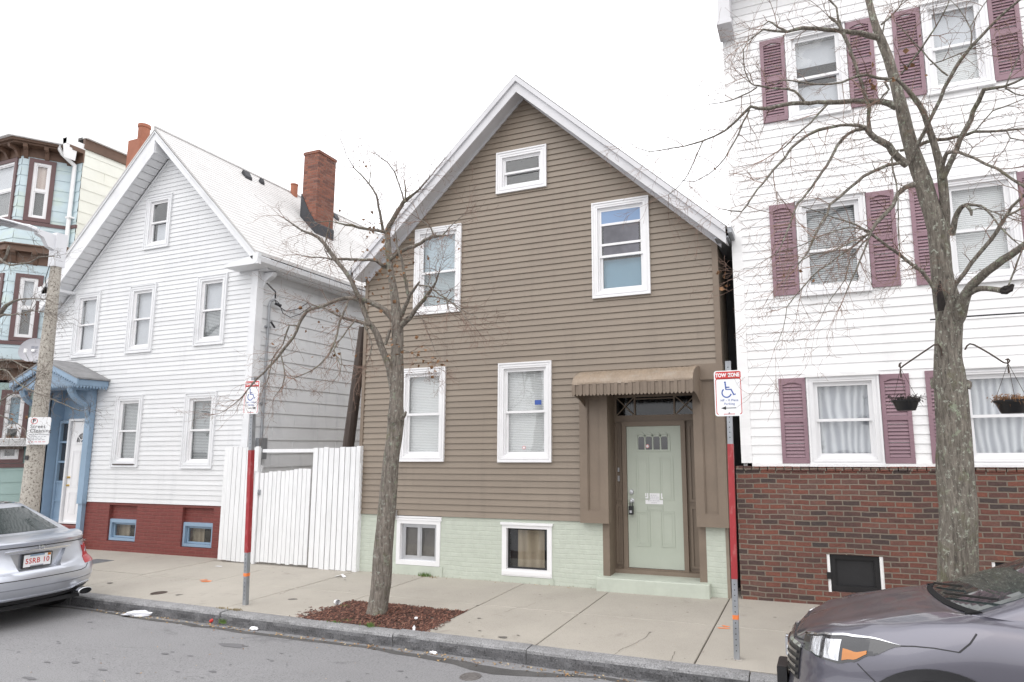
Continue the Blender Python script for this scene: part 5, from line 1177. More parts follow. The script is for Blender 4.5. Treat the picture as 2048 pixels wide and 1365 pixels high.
# =================================================================== TREES
def smooth_path(P, rs, step=.10):
    """Catmull-Rom through the measured nodes with small natural wander"""
    out, ro = [], []; n = len(P)
    for i in range(n-1):
        p0, p1, p2, p3 = P[max(i-1, 0)], P[i], P[i+1], P[min(i+2, n-1)]; k = max(1, int((p2-p1).length/step))
        for j in range(k):
            t = j/k; q = .5*((2*p1)+(p2-p0)*t+(2*p0-5*p1+4*p2-p3)*t*t+(3*p1-p0-3*p2+p3)*t**3); out.append(q); ro.append(rs[i]+(rs[i+1]-rs[i])*t)
    out.append(P[-1]); ro.append(rs[-1]); return out, ro
class Tree:
    def __init__(s, base, seed): s.r = random.Random(seed); s.limb = MB(); s.twig = MB(); s.leaf = MB(); s.base = base; s.paths = []; s.sd = seed
    def branch(s, nodes, Yd, w0, w1=None, n=None, wob=.10, tw=True, dens=1.0):
        """nodes: (px, py[, width px[, dy]]) measured from the photo at depth Yd"""
        P, rs = [], []
        N_ = len(nodes)
        y0, y1 = Yd if isinstance(Yd, tuple) else (Yd, Yd)
        for i, q in enumerate(nodes):
            t = i/(N_-1); p = at(q[0], q[1], y0+(y1-y0)*t); P.append(p)
            w = q[2] if len(q) > 2 else w0+(((w1 if w1 is not None else w0))-w0)*t
            rs.append(max(.0018, w/2/pxm(p)*.90))
        big = max(rs) > .04
        Q, ro = smooth_path(P, rs, .12 if big else .07)
        for k in range(1, len(Q)-1):
            a = .10*ro[k] if big else .35*ro[k]+.0015; Q[k] = Q[k]+noise.noise_vector(Q[k]*(2.2 if big else 9)+Vector((s.sd, 0, 0)))*a*2
        s.limb.tube(Q, ro, n or (26 if big else 8 if max(ro) > .015 else 5), wob=wob, seed=s.sd+len(s.paths)*1.3)
        s.paths.append((Q, ro, dens if tw else 0)); return Q, ro
    def twigs(s, per_m=9, L=(.18, .55), rmax=.035, leafp=0.0, droop=-.1, keep=None, sub=3, spread=.8):
        r = s.r
        for Q, ro, dens in list(s.paths):
            if not dens: continue
            for k in range(1, len(Q)):
                if ro[k] > rmax: continue
                seg = (Q[k]-Q[k-1]); m = per_m*dens*seg.length; c = int(m)+(1 if r.random() < m-int(m) else 0)
                for _ in range(c): s.grow(Q[k], seg.normalized(), r.uniform(*L)*(1 if ro[k] < .012 else .75), min(.0048, ro[k]*.7), sub, leafp, droop, spread)
            s.grow(Q[-1], (Q[-1]-Q[-2]).normalized(), L[1], min(.004, ro[-1]), sub, leafp, droop, .3); s.grow(Q[-1], (Q[-1]-Q[-2]).normalized(), L[1]*.8, min(.004, ro[-1]), sub, leafp, droop, .6)
    def grow(s, p, d, L, r0, sub, leafp, droop, spread):
        r = s.r; rv = Vector((r.gauss(0, 1), r.gauss(0, 1)*.7, r.gauss(0, 1))).normalized(); d = (d*.8+rv*spread).normalized()
        n = 4; P = [p]; rs = [r0]; q = p; z = 0
        for k in range(n):
            z = 1 if z <= 0 else -1
            d = (d+Vector((r.gauss(0, .17), r.gauss(0, .17), r.gauss(0, .17)+droop*.22))).normalized(); q = q+d*L/n; P.append(q); rs.append(max(.0012, r0*(1-.70*(k+1)/n)))
            if sub > 0 and (k > 0 or L > .3):
                for _ in range(1 if r.random() < .8 else 2):
                    if r.random() < .85: s.grow(q, d, L*r.uniform(.35, .62), rs[-1]*.8, sub-1, leafp, droop, .75)
            if leafp and r.random() < leafp: s.addleaf(q)
        s.twig.tube(P, rs, 3, cap=False)
    def addleaf(s, q):
        r = s.r; a = Vector((r.gauss(0, 1), r.gauss(0, 1), r.gauss(0, 1)-.6)).normalized(); b = a.orthogonal().normalized(); c = a.cross(b); b = b*math.cos(r.uniform(0, 6))+c*math.sin(r.uniform(0, 6)); l = r.uniform(.026, .058); w = l*.45; c = a.cross(b).normalized()
        m = q+a*l*.5
        s.leaf.face([q, m+b*w+c*w*.35, q+a*l+c*w*.2, m]); s.leaf.face([q, m, q+a*l+c*w*.2, m-b*w+c*w*.4])
    def done(s, name, loc, label, bark, twig, leafm=None, cat='tree'):
        T = thing(name, loc, label, cat, 'bare street trees')
        s.limb.build('trunk', bark, T, smooth=True, fix=False, sharp=80)
        s.twig.build('crown', twig, T, fix=False)
        if s.leaf.f: s.leaf.build('leaves', leafm, T, fix=False)
        return T
# --- small tree in the mulch bed
t = Tree(None, 3)
Yt = 6.62
t.branch([(753, 1245, 62), (756, 1222, 46), (760, 1190, 42), (764, 1140, 41), (769, 1080, 40), (774, 1020, 39), (779, 960, 37), (784, 910, 35), (789, 870, 33), (792, 838, 35), (793, 815, 31), (793, 770, 29), (795, 720, 27), (796, 680, 25), (794, 645, 25), (791, 610, 20), (787, 575, 17), (781, 540, 15), (777, 505, 14), (775, 470, 13)], Yt, 0, tw=False, wob=.10)
t.branch([(786, 845, 10), (780, 836, 11), (777, 828, 4)], (Yt-.12, Yt-.2), 0, tw=False, n=12)      # knots
t.branch([(803, 838, 11), (809, 830, 9), (812, 824, 4)], (Yt-.02, Yt-.05), 0, tw=False, n=12)
t.branch([(775, 475, 13), (779, 452, 12), (791, 432, 10), (807, 405, 9), (819, 394, 7), (831, 386, 5), (850, 366, 3), (864, 350, 2)], (Yt, Yt-.3), 0)
t.branch([(810, 404, 4), (811, 385, 4), (809, 363, 3)], Yt-.2, 0)
t.branch([(808, 403, 4), (799, 372, 3), (788, 343, 3), (775, 326, 2), (757, 312, 1.5), (750, 308, 1)], (Yt-.2, Yt-.6), 0)
t.branch([(766, 463, 7), (762, 440, 6), (758, 415, 5), (753, 390, 4.5), (738, 368, 4), (722, 350, 3), (708, 336, 2.5), (697, 318, 1.5), (692, 310, 1)], (Yt, Yt-.5), 0)
t.branch([(738, 368, 2.5), (741, 350, 2), (742, 334, 1.2)], Yt-.4, 0)
t.branch([(772, 465, 9), (762, 461, 8), (740, 459, 7), (718, 457, 6), (704, 452, 6), (692, 450, 5), (675, 446, 3), (660, 443, 2.5), (640, 444, 2), (622, 445, 1.2)], (Yt, Yt-.6), 0)
t.branch([(660, 444, 3), (653, 475, 3), (650, 500, 2.5), (662, 520, 2)], (Yt-.5, Yt-.4), 0)
t.branch([(778, 524, 8), (797, 505, 8), (815, 498, 8), (834, 491, 8), (850, 480, 7), (864, 473, 7), (880, 472, 5), (890, 471, 4)], (Yt, Yt-.55), 0)
t.branch([(884, 472, 3), (900, 455, 2), (915, 440, 1.6), (930, 428, 1)], (Yt-.5, Yt-.7), 0)
t.branch([(868, 472, 4), (862, 455, 3.5), (846, 444, 3.5), (838, 438, 2)], (Yt-.5, Yt-.6), 0)
t.branch([(790, 645, 15), (777, 628, 14), (764, 617, 12), (750, 609, 12), (735, 603, 11), (724, 600, 11), (718, 597, 11), (710, 580, 10), (702, 561, 10), (688, 540, 9), (672, 521, 9), (660, 504, 9), (649, 488, 8), (636, 475, 7), (622, 468, 6), (605, 462, 4), (590, 452, 4), (580, 445, 3), (570, 438, 2.5)], (Yt, Yt-.9), 0)
t.branch([(721, 601, 11), (705, 597, 9), (692, 597, 9), (675, 601, 8), (659, 607, 8), (636, 615, 7), (613, 623, 7), (601, 640, 7), (593, 663, 6), (580, 684, 6), (566, 700, 6), (556, 714, 5), (546, 726, 5), (528, 745, 4), (508, 764, 4), (494, 782, 3), (479, 799, 2.5), (460, 815, 1.8), (438, 828, 1.2)], (Yt-.2, Yt-.65), 0)
t.branch([(597, 652, 4), (580, 650, 4), (571, 668, 4), (566, 690, 3), (553, 705, 3), (544, 722, 2.5), (536, 760, 2), (528, 775, 1.2)], Yt-.7, 0)
t.branch([(560, 705, 4), (566, 726, 3), (570, 750, 3), (565, 772, 2.5), (548, 795, 1.2)], Yt-.7, 0)
t.branch([(790, 800, 16), (784, 770, 16), (778, 735, 15), (770, 712, 14), (763, 695, 14), (756, 675, 14), (751, 665, 13), (743, 652, 12), (735, 642, 11), (729, 622, 10), (721, 602, 10)], (Yt-.03, Yt-.2), 0, dens=.3)
t.branch([(741, 650, 10), (722, 645, 8), (701, 641, 7), (685, 636, 6), (668, 628, 4), (650, 618, 3), (625, 610, 2), (607, 602, 1)], (Yt-.2, Yt-.7), 0)
t.branch([(696, 602, 5), (688, 625, 5), (680, 645, 5), (674, 668, 5), (668, 690, 4.5), (660, 705, 4), (653, 716, 4), (640, 730, 3), (625, 741, 3), (605, 750, 2.5), (584, 758, 2)], (Yt-.4, Yt-.8), 0)
t.branch([(712, 640, 4), (698, 655, 3.5), (687, 672, 3), (676, 685, 3), (668, 700, 3), (672, 712, 3), (680, 728, 2), (695, 731, 1.5)], (Yt-.4, Yt-.7), 0)
t.branch([(681, 705, 2), (683, 725, 2), (680, 745, 1.5), (670, 760, 1)], Yt-.7, 0)
t.branch([(803, 632, 10), (810, 615, 9), (820, 592, 7), (829, 578, 6), (839, 564, 4)], (Yt, Yt-.2), 0, tw=False)
t.branch([(800, 655, 13), (812, 643, 12), (826, 628, 10), (838, 612, 9), (848, 598, 8), (858, 586, 7), (867, 574, 6), (873, 562, 4), (878, 545, 2.5)], (Yt, Yt-.35), 0)
t.branch([(852, 592, 5), (880, 596, 3), (905, 606, 2.5), (930, 622, 2), (957, 637, 1)], (Yt-.3, Yt-.5), 0)
t.branch([(817, 592, 7), (813, 568, 7), (808, 545, 7), (803, 520, 6), (797, 503, 5), (793, 480, 3.5), (790, 462, 2)], (Yt-.1, Yt-.3), 0)
t.branch([(838, 571, 4), (855, 572, 4), (867, 580, 4), (880, 590, 4), (893, 597, 4), (904, 607, 3), (916, 617, 2.5), (935, 640, 1.5), (950, 655, 1)], (Yt-.2, Yt-.6), 0)
t.branch([(893, 597, 3), (896, 612, 3), (898, 622, 2)], Yt-.5, 0)
t.branch([(772, 535, 8), (765, 531, 8), (752, 522, 8), (738, 519, 7), (715, 520, 6), (679, 519, 6), (650, 517, 3.5), (620, 514, 2), (600, 510, 1.2)], (Yt, Yt-.6), 0)
t.branch([(735, 660, 5), (728, 648, 4), (745, 690, 3), (740, 712, 2), (728, 735, 1.2)], Yt-.3, 0)
t.branch([(770, 690, 7), (776, 676, 7), (780, 660, 6)], Yt-.1, 0)
t.branch([(806, 640, 3), (830, 625, 2.5), (845, 640, 2), (870, 700, 1), (880, 715, 1)], Yt-.1, 0)
t.branch([(803, 700, 2.5), (820, 705, 2), (845, 720, 1.6), (868, 730, 1)], Yt-.2, 0)
t.twigs(per_m=13, L=(.10, .38), rmax=.034, leafp=.0, sub=2)
# clusters of brown leaves still hanging on
for (px, py, sp, c) in [(765, 462, 14, 9), (742, 452, 12, 8), (800, 545, 28, 26), (752, 545, 12, 8), (770, 560, 26, 22), (725, 325, 5, 4), (836, 690, 16, 8), (855, 722, 22, 22), (790, 505, 30, 22), (852, 500, 8, 4), (870, 595, 16, 6), (601, 612, 4, 3), (666, 618, 8, 4), (690, 420, 24, 6), (640, 700, 50, 4), (673, 710, 3, 3), (785, 700, 14, 8), (740, 630, 40, 8), (918, 500, 4, 2), (868, 730, 12, 8), (605, 700, 60, 5), (775, 480, 16, 10)]:
    for _ in range(c):
        t.addleaf(at(t.r.gauss(px, sp), t.r.gauss(py, sp*.7), Yt-.35+t.r.uniform(-.3, .3)))
TREE1 = t.done('bare_tree', (-5.05, Yt, .14), 'slim bare tree with a few brown leaves growing from the square mulch bed', 'bark', 'twig', 'leaf')
# --- big tree on the right
t = Tree(None, 8); Yb = 6.95
t.branch([(1916, 1215, 92), (1916, 1185, 84), (1914, 1150, 80), (1914, 1100, 77), (1913, 1040, 75), (1912, 980, 73), (1911, 920, 72), (1910, 860, 70), (1906, 800, 66), (1902, 770, 66), (1900, 745, 63), (1897, 715, 56), (1896, 680, 54), (1895, 640, 53), (1893, 605, 54), (1889, 575, 48), (1886, 545, 44), (1881, 500, 44), (1875, 460, 42), (1866, 425, 40), (1857, 395, 38), (1848, 365, 36), (1836, 335, 34), (1825, 300, 30), (1815, 262, 28), (1807, 230, 27), (1797, 195, 24), (1786, 150, 21), (1776, 115, 20), (1763, 85, 19), (1752, 58, 16), (1744, 30, 14), (1737, 0, 13), (1726, -50, 11), (1716, -100, 8)], (Yb, Yb-.5), 0, tw=False, wob=.12)
for (a, b_) in (((1874, 775, 22), (1868, 757, 14)), ((1930, 775, 24), (1937, 762, 14)), ((1880, 748, 26), (1872, 742, 12))): t.branch([a, ((a[0]+b_[0])/2, (a[1]+b_[1])/2, a[2]*.9), b_], Yb-.12, 0, tw=False, n=14)
t.branch([(1888, 500, 20), (1890, 465, 21), (1891, 430, 20), (1889, 395, 20), (1885, 362, 20), (1881, 334, 18), (1870, 292, 14), (1856, 250, 13), (1848, 228, 12), (1839, 211, 12), (1822, 189, 10), (1806, 170, 8), (1792, 159, 6), (1775, 163, 4)], (Yb-.2, Yb-.7), 0, dens=.5)
t.branch([(1886, 358, 13), (1899, 330, 12), (1912, 301, 11), (1931, 259, 11), (1948, 223, 10), (1958, 200, 10), (1967, 181, 9), (1985, 177, 7), (2009, 174, 6), (2030, 165, 5), (2060, 150, 4), (2100, 140, 3)], (Yb-.4, Yb-1.0), 0)
t.branch([(1817, 330, 10), (1833, 295, 9), (1846, 268, 8), (1858, 242, 8), (1881, 200, 8), (1900, 156, 8), (1920, 122, 8), (1942, 92, 7), (1978, 56, 6), (2014, 22, 6), (2040, 0, 5), (2080, -30, 3)], (Yb-.4, Yb-1.1), 0)
t.branch([(1814, 330, 18), (1801, 314, 17), (1789, 304, 16), (1766, 285, 15), (1743, 267, 13), (1728, 256, 9), (1715, 252, 8), (1698, 250, 7), (1681, 251, 6), (1658, 255, 7), (1635, 261, 7), (1616, 271, 6), (1598, 283, 6), (1582, 298, 6), (1568, 317, 6), (1537, 351, 5), (1515, 380, 4), (1494, 412, 4), (1482, 423, 3), (1463, 423, 2.5), (1440, 418, 1.5)], (Yb-.4, Yb-1.3), 0)
t.branch([(1740, 265, 9), (1738, 240, 8), (1737, 215, 8), (1728, 185, 8), (1715, 141, 7), (1697, 92, 8), (1690, 72, 8), (1681, 58, 8), (1676, 38, 5), (1672, 15, 4), (1660, 0, 3), (1650, -20, 2)], (Yb-.6, Yb-.9), 0)
t.branch([(1728, 258, 8), (1712, 262, 7), (1697, 268, 7), (1675, 292, 6.5), (1664, 312, 6), (1654, 332, 6), (1638, 353, 6), (1623, 375, 5), (1595, 409, 4.5), (1586, 430, 4), (1580, 448, 4), (1574, 463, 4), (1561, 494, 2.5), (1550, 510, 1.5)], (Yb-.5, Yb-1.2), 0)
t.branch([(1756, 76, 13), (1738, 71, 12), (1721, 66, 11), (1700, 63, 10), (1681, 61, 9), (1658, 58, 9), (1635, 57, 8), (1604, 57, 8), (1590, 61, 7), (1574, 63, 6), (1550, 62, 5), (1527, 60, 4), (1510, 72, 3.5), (1494, 83, 2.5)], (Yb-.5, Yb-1.2), 0)
t.branch([(1572, 62, 5), (1555, 54, 4.5), (1545, 46, 4), (1537, 43, 3.5), (1526, 51, 2)], Yb-1.1, 0)
t.branch([(1684, 62, 6), (1676, 48, 6), (1668, 40, 6), (1657, 33, 4)], Yb-.9, 0)
t.branch([(1793, 215, 17), (1780, 206, 15), (1765, 203, 14), (1745, 202, 13), (1728, 203, 12), (1705, 204, 11), (1681, 205, 11), (1658, 205, 10), (1635, 205, 9), (1604, 206, 9), (1585, 208, 9), (1568, 210, 9), (1552, 214, 8), (1537, 217, 8), (1518, 217, 7), (1501, 215, 7), (1485, 229, 6), (1466, 246, 5), (1449, 261, 5), (1430, 272, 4), (1404, 283, 4), (1385, 289, 3.5), (1367, 293, 3), (1340, 297, 2.5), (1300, 304, 2), (1275, 297, 1.3), (1262, 287, 1)], (Yb-.5, Yb-1.0), 0, dens=.8)
t.branch([(1405, 284, 3), (1397, 302, 2.5), (1389, 321, 2.3), (1378, 345, 2.2), (1370, 358, 2), (1355, 375, 1.8), (1337, 390, 1.2)], Yb-.95, 0)
t.branch([(1499, 220, 4.5), (1486, 246, 4), (1477, 268, 3.5), (1467, 287, 3.2), (1449, 317, 3), (1435, 334, 2.6), (1419, 347, 2.3), (1389, 363, 2), (1360, 360, 1.2)], Yb-.9, 0)
t.branch([(1654, 210, 5), (1636, 228, 4.5), (1620, 246, 4), (1592, 271, 3.5), (1568, 295, 3), (1548, 308, 2.6), (1528, 320, 2)], Yb-.9, 0)
t.branch([(1608, 203, 6), (1598, 190, 5.5), (1589, 182, 5), (1575, 178, 5), (1558, 177, 4.5), (1540, 175, 4), (1518, 172, 4), (1507, 170, 3), (1500, 166, 3), (1489, 138, 2.5), (1487, 101, 2), (1495, 82, 1.2)], (Yb-.9, Yb-1.1), 0)
t.branch([(1514, 175, 3.5), (1500, 184, 3), (1483, 192, 3), (1466, 200, 2.5), (1443, 206, 2), (1420, 209, 1.8), (1395, 208, 1.2), (1370, 206, .8)], Yb-1.0, 0)
t.branch([(1812, 328, 12), (1801, 326, 9), (1786, 328, 8), (1774, 332, 7.5), (1750, 342, 7), (1728, 354, 7), (1697, 378, 6.5), (1678, 394, 6), (1660, 409, 5.5), (1654, 432, 5), (1642, 448, 5), (1632, 463, 4.5), (1624, 484, 4), (1617, 503, 4), (1600, 525, 3), (1590, 540, 2)], (Yb-.4, Yb-1.1), 0)
t.branch([(1828, 370, 14), (1812, 376, 11), (1798, 387, 10), (1790, 400, 10), (1786, 412, 9), (1774, 424, 9), (1761, 438, 9), (1752, 450, 8), (1743, 463, 7), (1728, 476, 5), (1715, 488, 4.5), (1695, 501, 4), (1675, 515, 3.5), (1655, 530, 3.2), (1635, 543, 3), (1604, 577, 2.8), (1588, 596, 2.5), (1574, 614, 2.2), (1567, 657, 1.6), (1549, 697, 1)], (Yb-.4, Yb-1.2), 0, dens=1.3)
t.branch([(1742, 465, 5), (1735, 483, 5), (1728, 503, 4.5), (1712, 540, 4), (1702, 562, 3.5), (1691, 588, 2.5)], (Yb-.8, Yb-.9), 0, dens=.8)
t.branch([(1742, 467, 4), (1710, 480, 3), (1666, 503, 2.5), (1620, 512, 2), (1580, 540, 1.5), (1566, 575, 1)], (Yb-.8, Yb-1.2), 0, dens=1.2)
t.branch([(1740, 462, 4), (1700, 455, 3), (1650, 470, 2.4), (1600, 492, 2), (1556, 505, 1.5), (1500, 540, 1)], (Yb-.8, Yb-1.2), 0, dens=1.2)
t.branch([(1742, 470, 4), (1700, 520, 3), (1690, 560, 2.4), (1660, 600, 1.8), (1640, 640, 1)], (Yb-.8, Yb-1.1), 0, dens=1.2)
t.branch([(1876, 590, 10), (1862, 567, 8), (1844, 546, 8), (1826, 531, 7.5), (1808, 518, 7), (1790, 503, 7), (1774, 491, 6.5), (1758, 480, 6), (1743, 469, 5.5), (1727, 459, 4.5), (1712, 451, 4), (1690, 442, 3.2), (1666, 435, 2.6), (1635, 424, 2), (1604, 414, 1.4), (1560, 405, 1)], (Yb-.3, Yb-.9), 0, dens=1.2)
t.branch([(1822, 529, 6), (1815, 523, 4), (1803, 522, 3)], Yb-.5, 0, tw=False); t.branch([(1833, 530, 8), (1828, 534, 7), (1824, 537, 3)], Yb-.5, 0, tw=False)
t.branch([(1890, 640, 14), (1897, 612, 11), (1904, 592, 10), (1912, 571, 10), (1927, 548, 9.5), (1943, 525, 9.5), (1964, 502, 9), (1983, 481, 9), (2004, 445, 8.5), (2014, 428, 7), (2023, 414, 6.5), (2048, 392, 6), (2080, 370, 4)], (Yb-.4, Yb-.9), 0, dens=.8)
t.branch([(2012, 433, 5), (2030, 426, 5), (2048, 415, 5), (2080, 405, 3)], Yb-.9, 0)
t.branch([(1900, 660, 34), (1914, 630, 34), (1924, 605, 26), (1933, 586, 22), (1943, 571, 20), (1958, 557, 19), (1974, 543, 18), (1990, 532, 17), (2004, 521, 17), (2020, 511, 16), (2035, 500, 15), (2056, 484, 14), (2100, 455, 11), (2150, 420, 8)], (Yb-.2, Yb-.9), 0, tw=False)
t.branch([(1916, 628, 24), (1926, 600, 18), (1936, 587, 15), (1949, 580, 14), (1962, 577, 12), (1974, 577, 12), (1990, 579, 12), (2002, 581, 13), (2010, 581, 13)], (Yb-.25, Yb-.7), 0, tw=False)
t.branch([(2017, 572, 4), (2023, 556, 4), (2030, 540, 4), (2036, 524, 4), (2044, 500, 3.5), (2060, 470, 2)], Yb-.75, 0)
t.branch([(1903, 470, 16), (1906, 456, 14), (1910, 438, 12.5), (1915, 427, 12), (1922, 417, 11), (1928, 412, 9), (1934, 410, 7.5), (1947, 411, 6), (1962, 413, 5), (1971, 418, 4.5), (1978, 425, 4.5), (1988, 437, 4), (1997, 450, 4), (2010, 464, 3.5), (2025, 478, 3), (2045, 495, 2)], (Yb-.4, Yb-.9), 0)
t.branch([(1932, 411, 7), (1937, 418, 8), (1942, 426, 7), (1943, 432, 4)], Yb-.65, 0, tw=False)
t.branch([(1938, 422, 3), (1955, 418, 3), (1975, 420, 2.5), (2000, 430, 2), (2030, 440, 1.5)], Yb-.8, 0)
t.branch([(1800, 302, 6), (1822, 296, 8), (1845, 289, 8.5), (1858, 284, 8), (1872, 280, 8), (1895, 277, 7.5), (1917, 274, 7), (1934, 269, 7), (1950, 264, 6.5), (1978, 263, 6), (2006, 262, 5.5), (2030, 260, 5), (2060, 257, 4)], (Yb-.1, Yb-.6), 0, dens=.8)
t.branch([(1797, 300, 5), (1784, 315, 5), (1786, 340, 4), (1792, 365, 4), (1796, 400, 3), (1797, 450, 2.5), (1799, 500, 2)], (Yb-.5, Yb-.6), 0)
t.branch([(1885, 330, 10), (1888, 316, 10), (1892, 306, 9), (1904, 304, 7), (1920, 306, 6.5), (1936, 311, 6.5), (1950, 317, 6), (1973, 328, 6), (1995, 339, 6), (2020, 356, 6), (2048, 373, 5.5), (2080, 395, 4)], (Yb-.5, Yb-1.0), 0, dens=.8)
t.branch([(1803, 148, 5), (1814, 134, 5), (1825, 120, 5), (1837, 105, 5), (1847, 92, 4.5), (1860, 72, 4), (1872, 53, 3.5), (1885, 30, 3), (1895, 11, 2.6), (1905, -20, 2)], (Yb-.7, Yb-1.1), 0)
t.branch([(1896, 152, 4), (1870, 130, 3.5), (1845, 104, 3), (1815, 70, 2.5), (1790, 45, 1.5)], (Yb-.8, Yb-.9), 0)
t.branch([(1860, 130, 3), (1885, 122, 2.6), (1920, 108, 2.6), (1945, 98, 2)], (Yb-.9, Yb-1.0), 0)
t.branch([(1792, 158, 7), (1775, 160, 7), (1756, 156, 6.5), (1735, 151, 6), (1715, 152, 5.5), (1700, 158, 5), (1684, 165, 5), (1660, 168, 4.5), (1635, 169, 4), (1600, 165, 3.5), (1567, 160, 2.5), (1550, 170, 1.5)], (Yb-.6, Yb-1.2), 0)
t.branch([(1770, 165, 5), (1778, 180, 5), (1768, 190, 5), (1760, 200, 3)], Yb-.7, 0)
t.branch([(1942, 90, 4), (1943, 70, 3), (1941, 55, 3), (1955, 30, 2.5), (1975, 0, 2)], Yb-1, 0)
t.branch([(1941, 58, 2.6), (1930, 35, 2.2), (1915, 15, 1.8), (1900, 0, 1)], Yb-1, 0)
t.branch([(2012, 172, 3), (2025, 140, 3), (2040, 110, 2.6), (2048, 95, 2)], Yb-1, 0); t.branch([(2010, 176, 4), (2030, 187, 3), (2060, 195, 2)], Yb-1, 0)
t.branch([(1951, 262, 3), (1965, 245, 3), (1985, 222, 3), (2015, 212, 2.6), (2048, 198, 2)], Yb-.6, 0)
t.branch([(2013, 262, 3), (2022, 276, 3), (2048, 282, 2)], Yb-.6, 0)
t.branch([(1762, 50, 5), (1780, 35, 4), (1798, 15, 3), (1812, -10, 2)], Yb-.6, 0)
t.branch([(1765, 68, 4), (1770, 42, 3), (1776, 38, 2)], Yb-.5, 0)
t.twigs(per_m=8, L=(.14, .48), rmax=.036, droop=-.15, sub=2, spread=.8)
for (px, py, sp, c) in [(1440, 545, 5, 8), (1448, 575, 6, 6), (1743, 168, 5, 8), (1600, 560, 20, 5), (1800, 130, 40, 12), (1420, 335, 8, 3)]:
    for _ in range(c): t.addleaf(at(t.r.gauss(px, sp), t.r.gauss(py, sp*.7), Yb-.9))
TREE2 = t.done('bare_tree', (1.40, Yb, .14), 'large bare tree with lichen covered trunk in front of the shuttered house', 'bark_big', 'twig', 'leaf')
# torn dark stubs belong to the big tree
g = MB(); g.tube([at(1884, 622, 6.6), at(1881, 600, 6.58), at(1878, 580, 6.56), at(1880, 562, 6.55)], [.036, .030, .020, .006], 9, wob=.5, seed=4); g.build('broken_stub', 'dead_wood', TREE2); g = MB(); g.tube([at(2002, 582, 6.27), at(2012, 582, 6.25), at(2020, 578, 6.24), at(2027, 569, 6.22)], [.030, .036, .032, .010], 10, wob=.9, seed=2)
g.build('broken_stub', 'dead_wood', TREE2)
# --- tree at the left edge, trunk out of frame
t = Tree(None, 15); Yl = 6.5
xt = at(-150, 700, Yl).x
t.limb.tube([Vector((xt-.1, Yl, .1)), Vector((xt-.05, Yl, 1.5)), Vector((xt, Yl, 2.8)), Vector((xt+.02, Yl, 4.2)), Vector((xt, Yl, 6))], [.14, .11, .10, .07, .04], 16, wob=.1)
t.branch([(-150, 760, 16), (-80, 700, 12), (-30, 660, 11), (0, 628, 10), (12, 612, 8), (26, 603, 5), (41, 599, 4), (70, 598, 3), (92, 599, 2)], Yl, 0)
t.branch([(-30, 662, 9), (0, 634, 6), (31, 630, 3), (70, 622, 2), (110, 628, 1)], Yl, 0)
t.branch([(-150, 640, 10), (-60, 560, 7), (0, 518, 5), (10, 526, 5), (20, 531, 4), (40, 528, 4), (61, 525, 3.5), (78, 515, 3), (107, 513, 2)], Yl, 0)
t.branch([(6, 524, 5), (14, 508, 5), (19, 492, 5)], Yl, 0, tw=False)
t.branch([(-150, 860, 10), (-60, 800, 6), (0, 740, 3), (40, 770, 3), (94, 795, 2.6), (133, 811, 2.2), (157, 821, 1.6), (173, 820, 1)], Yl-.2, 0)
t.branch([(-100, 800, 6), (-20, 810, 4), (20, 790, 3), (50, 775, 2.5), (70, 760, 2)], Yl, 0); t.branch([(-60, 790, 4), (0, 830, 3), (30, 845, 2), (50, 860, 1.2)], Yl, 0)
t.branch([(-100, 730, 6), (-20, 725, 4), (20, 720, 3), (50, 735, 2.4), (85, 745, 1.6)], Yl, 0)
t.twigs(per_m=11, L=(.12, .45), rmax=.04, sub=2)
for (px, py, sp, c) in [(30, 820, 14, 7), (20, 850, 16, 5), (45, 520, 4, 2), (43, 630, 5, 2), (60, 838, 10, 5)]:
    for _ in range(c): t.addleaf(at(t.r.gauss(px, sp), t.r.gauss(py, sp*.7), Yl-.1))
t.done('bare_tree', (xt, Yl, .14), 'bare branches reaching in front of the teal bay house, trunk outside the picture', 'bark', 'twig_grey', 'leaf')

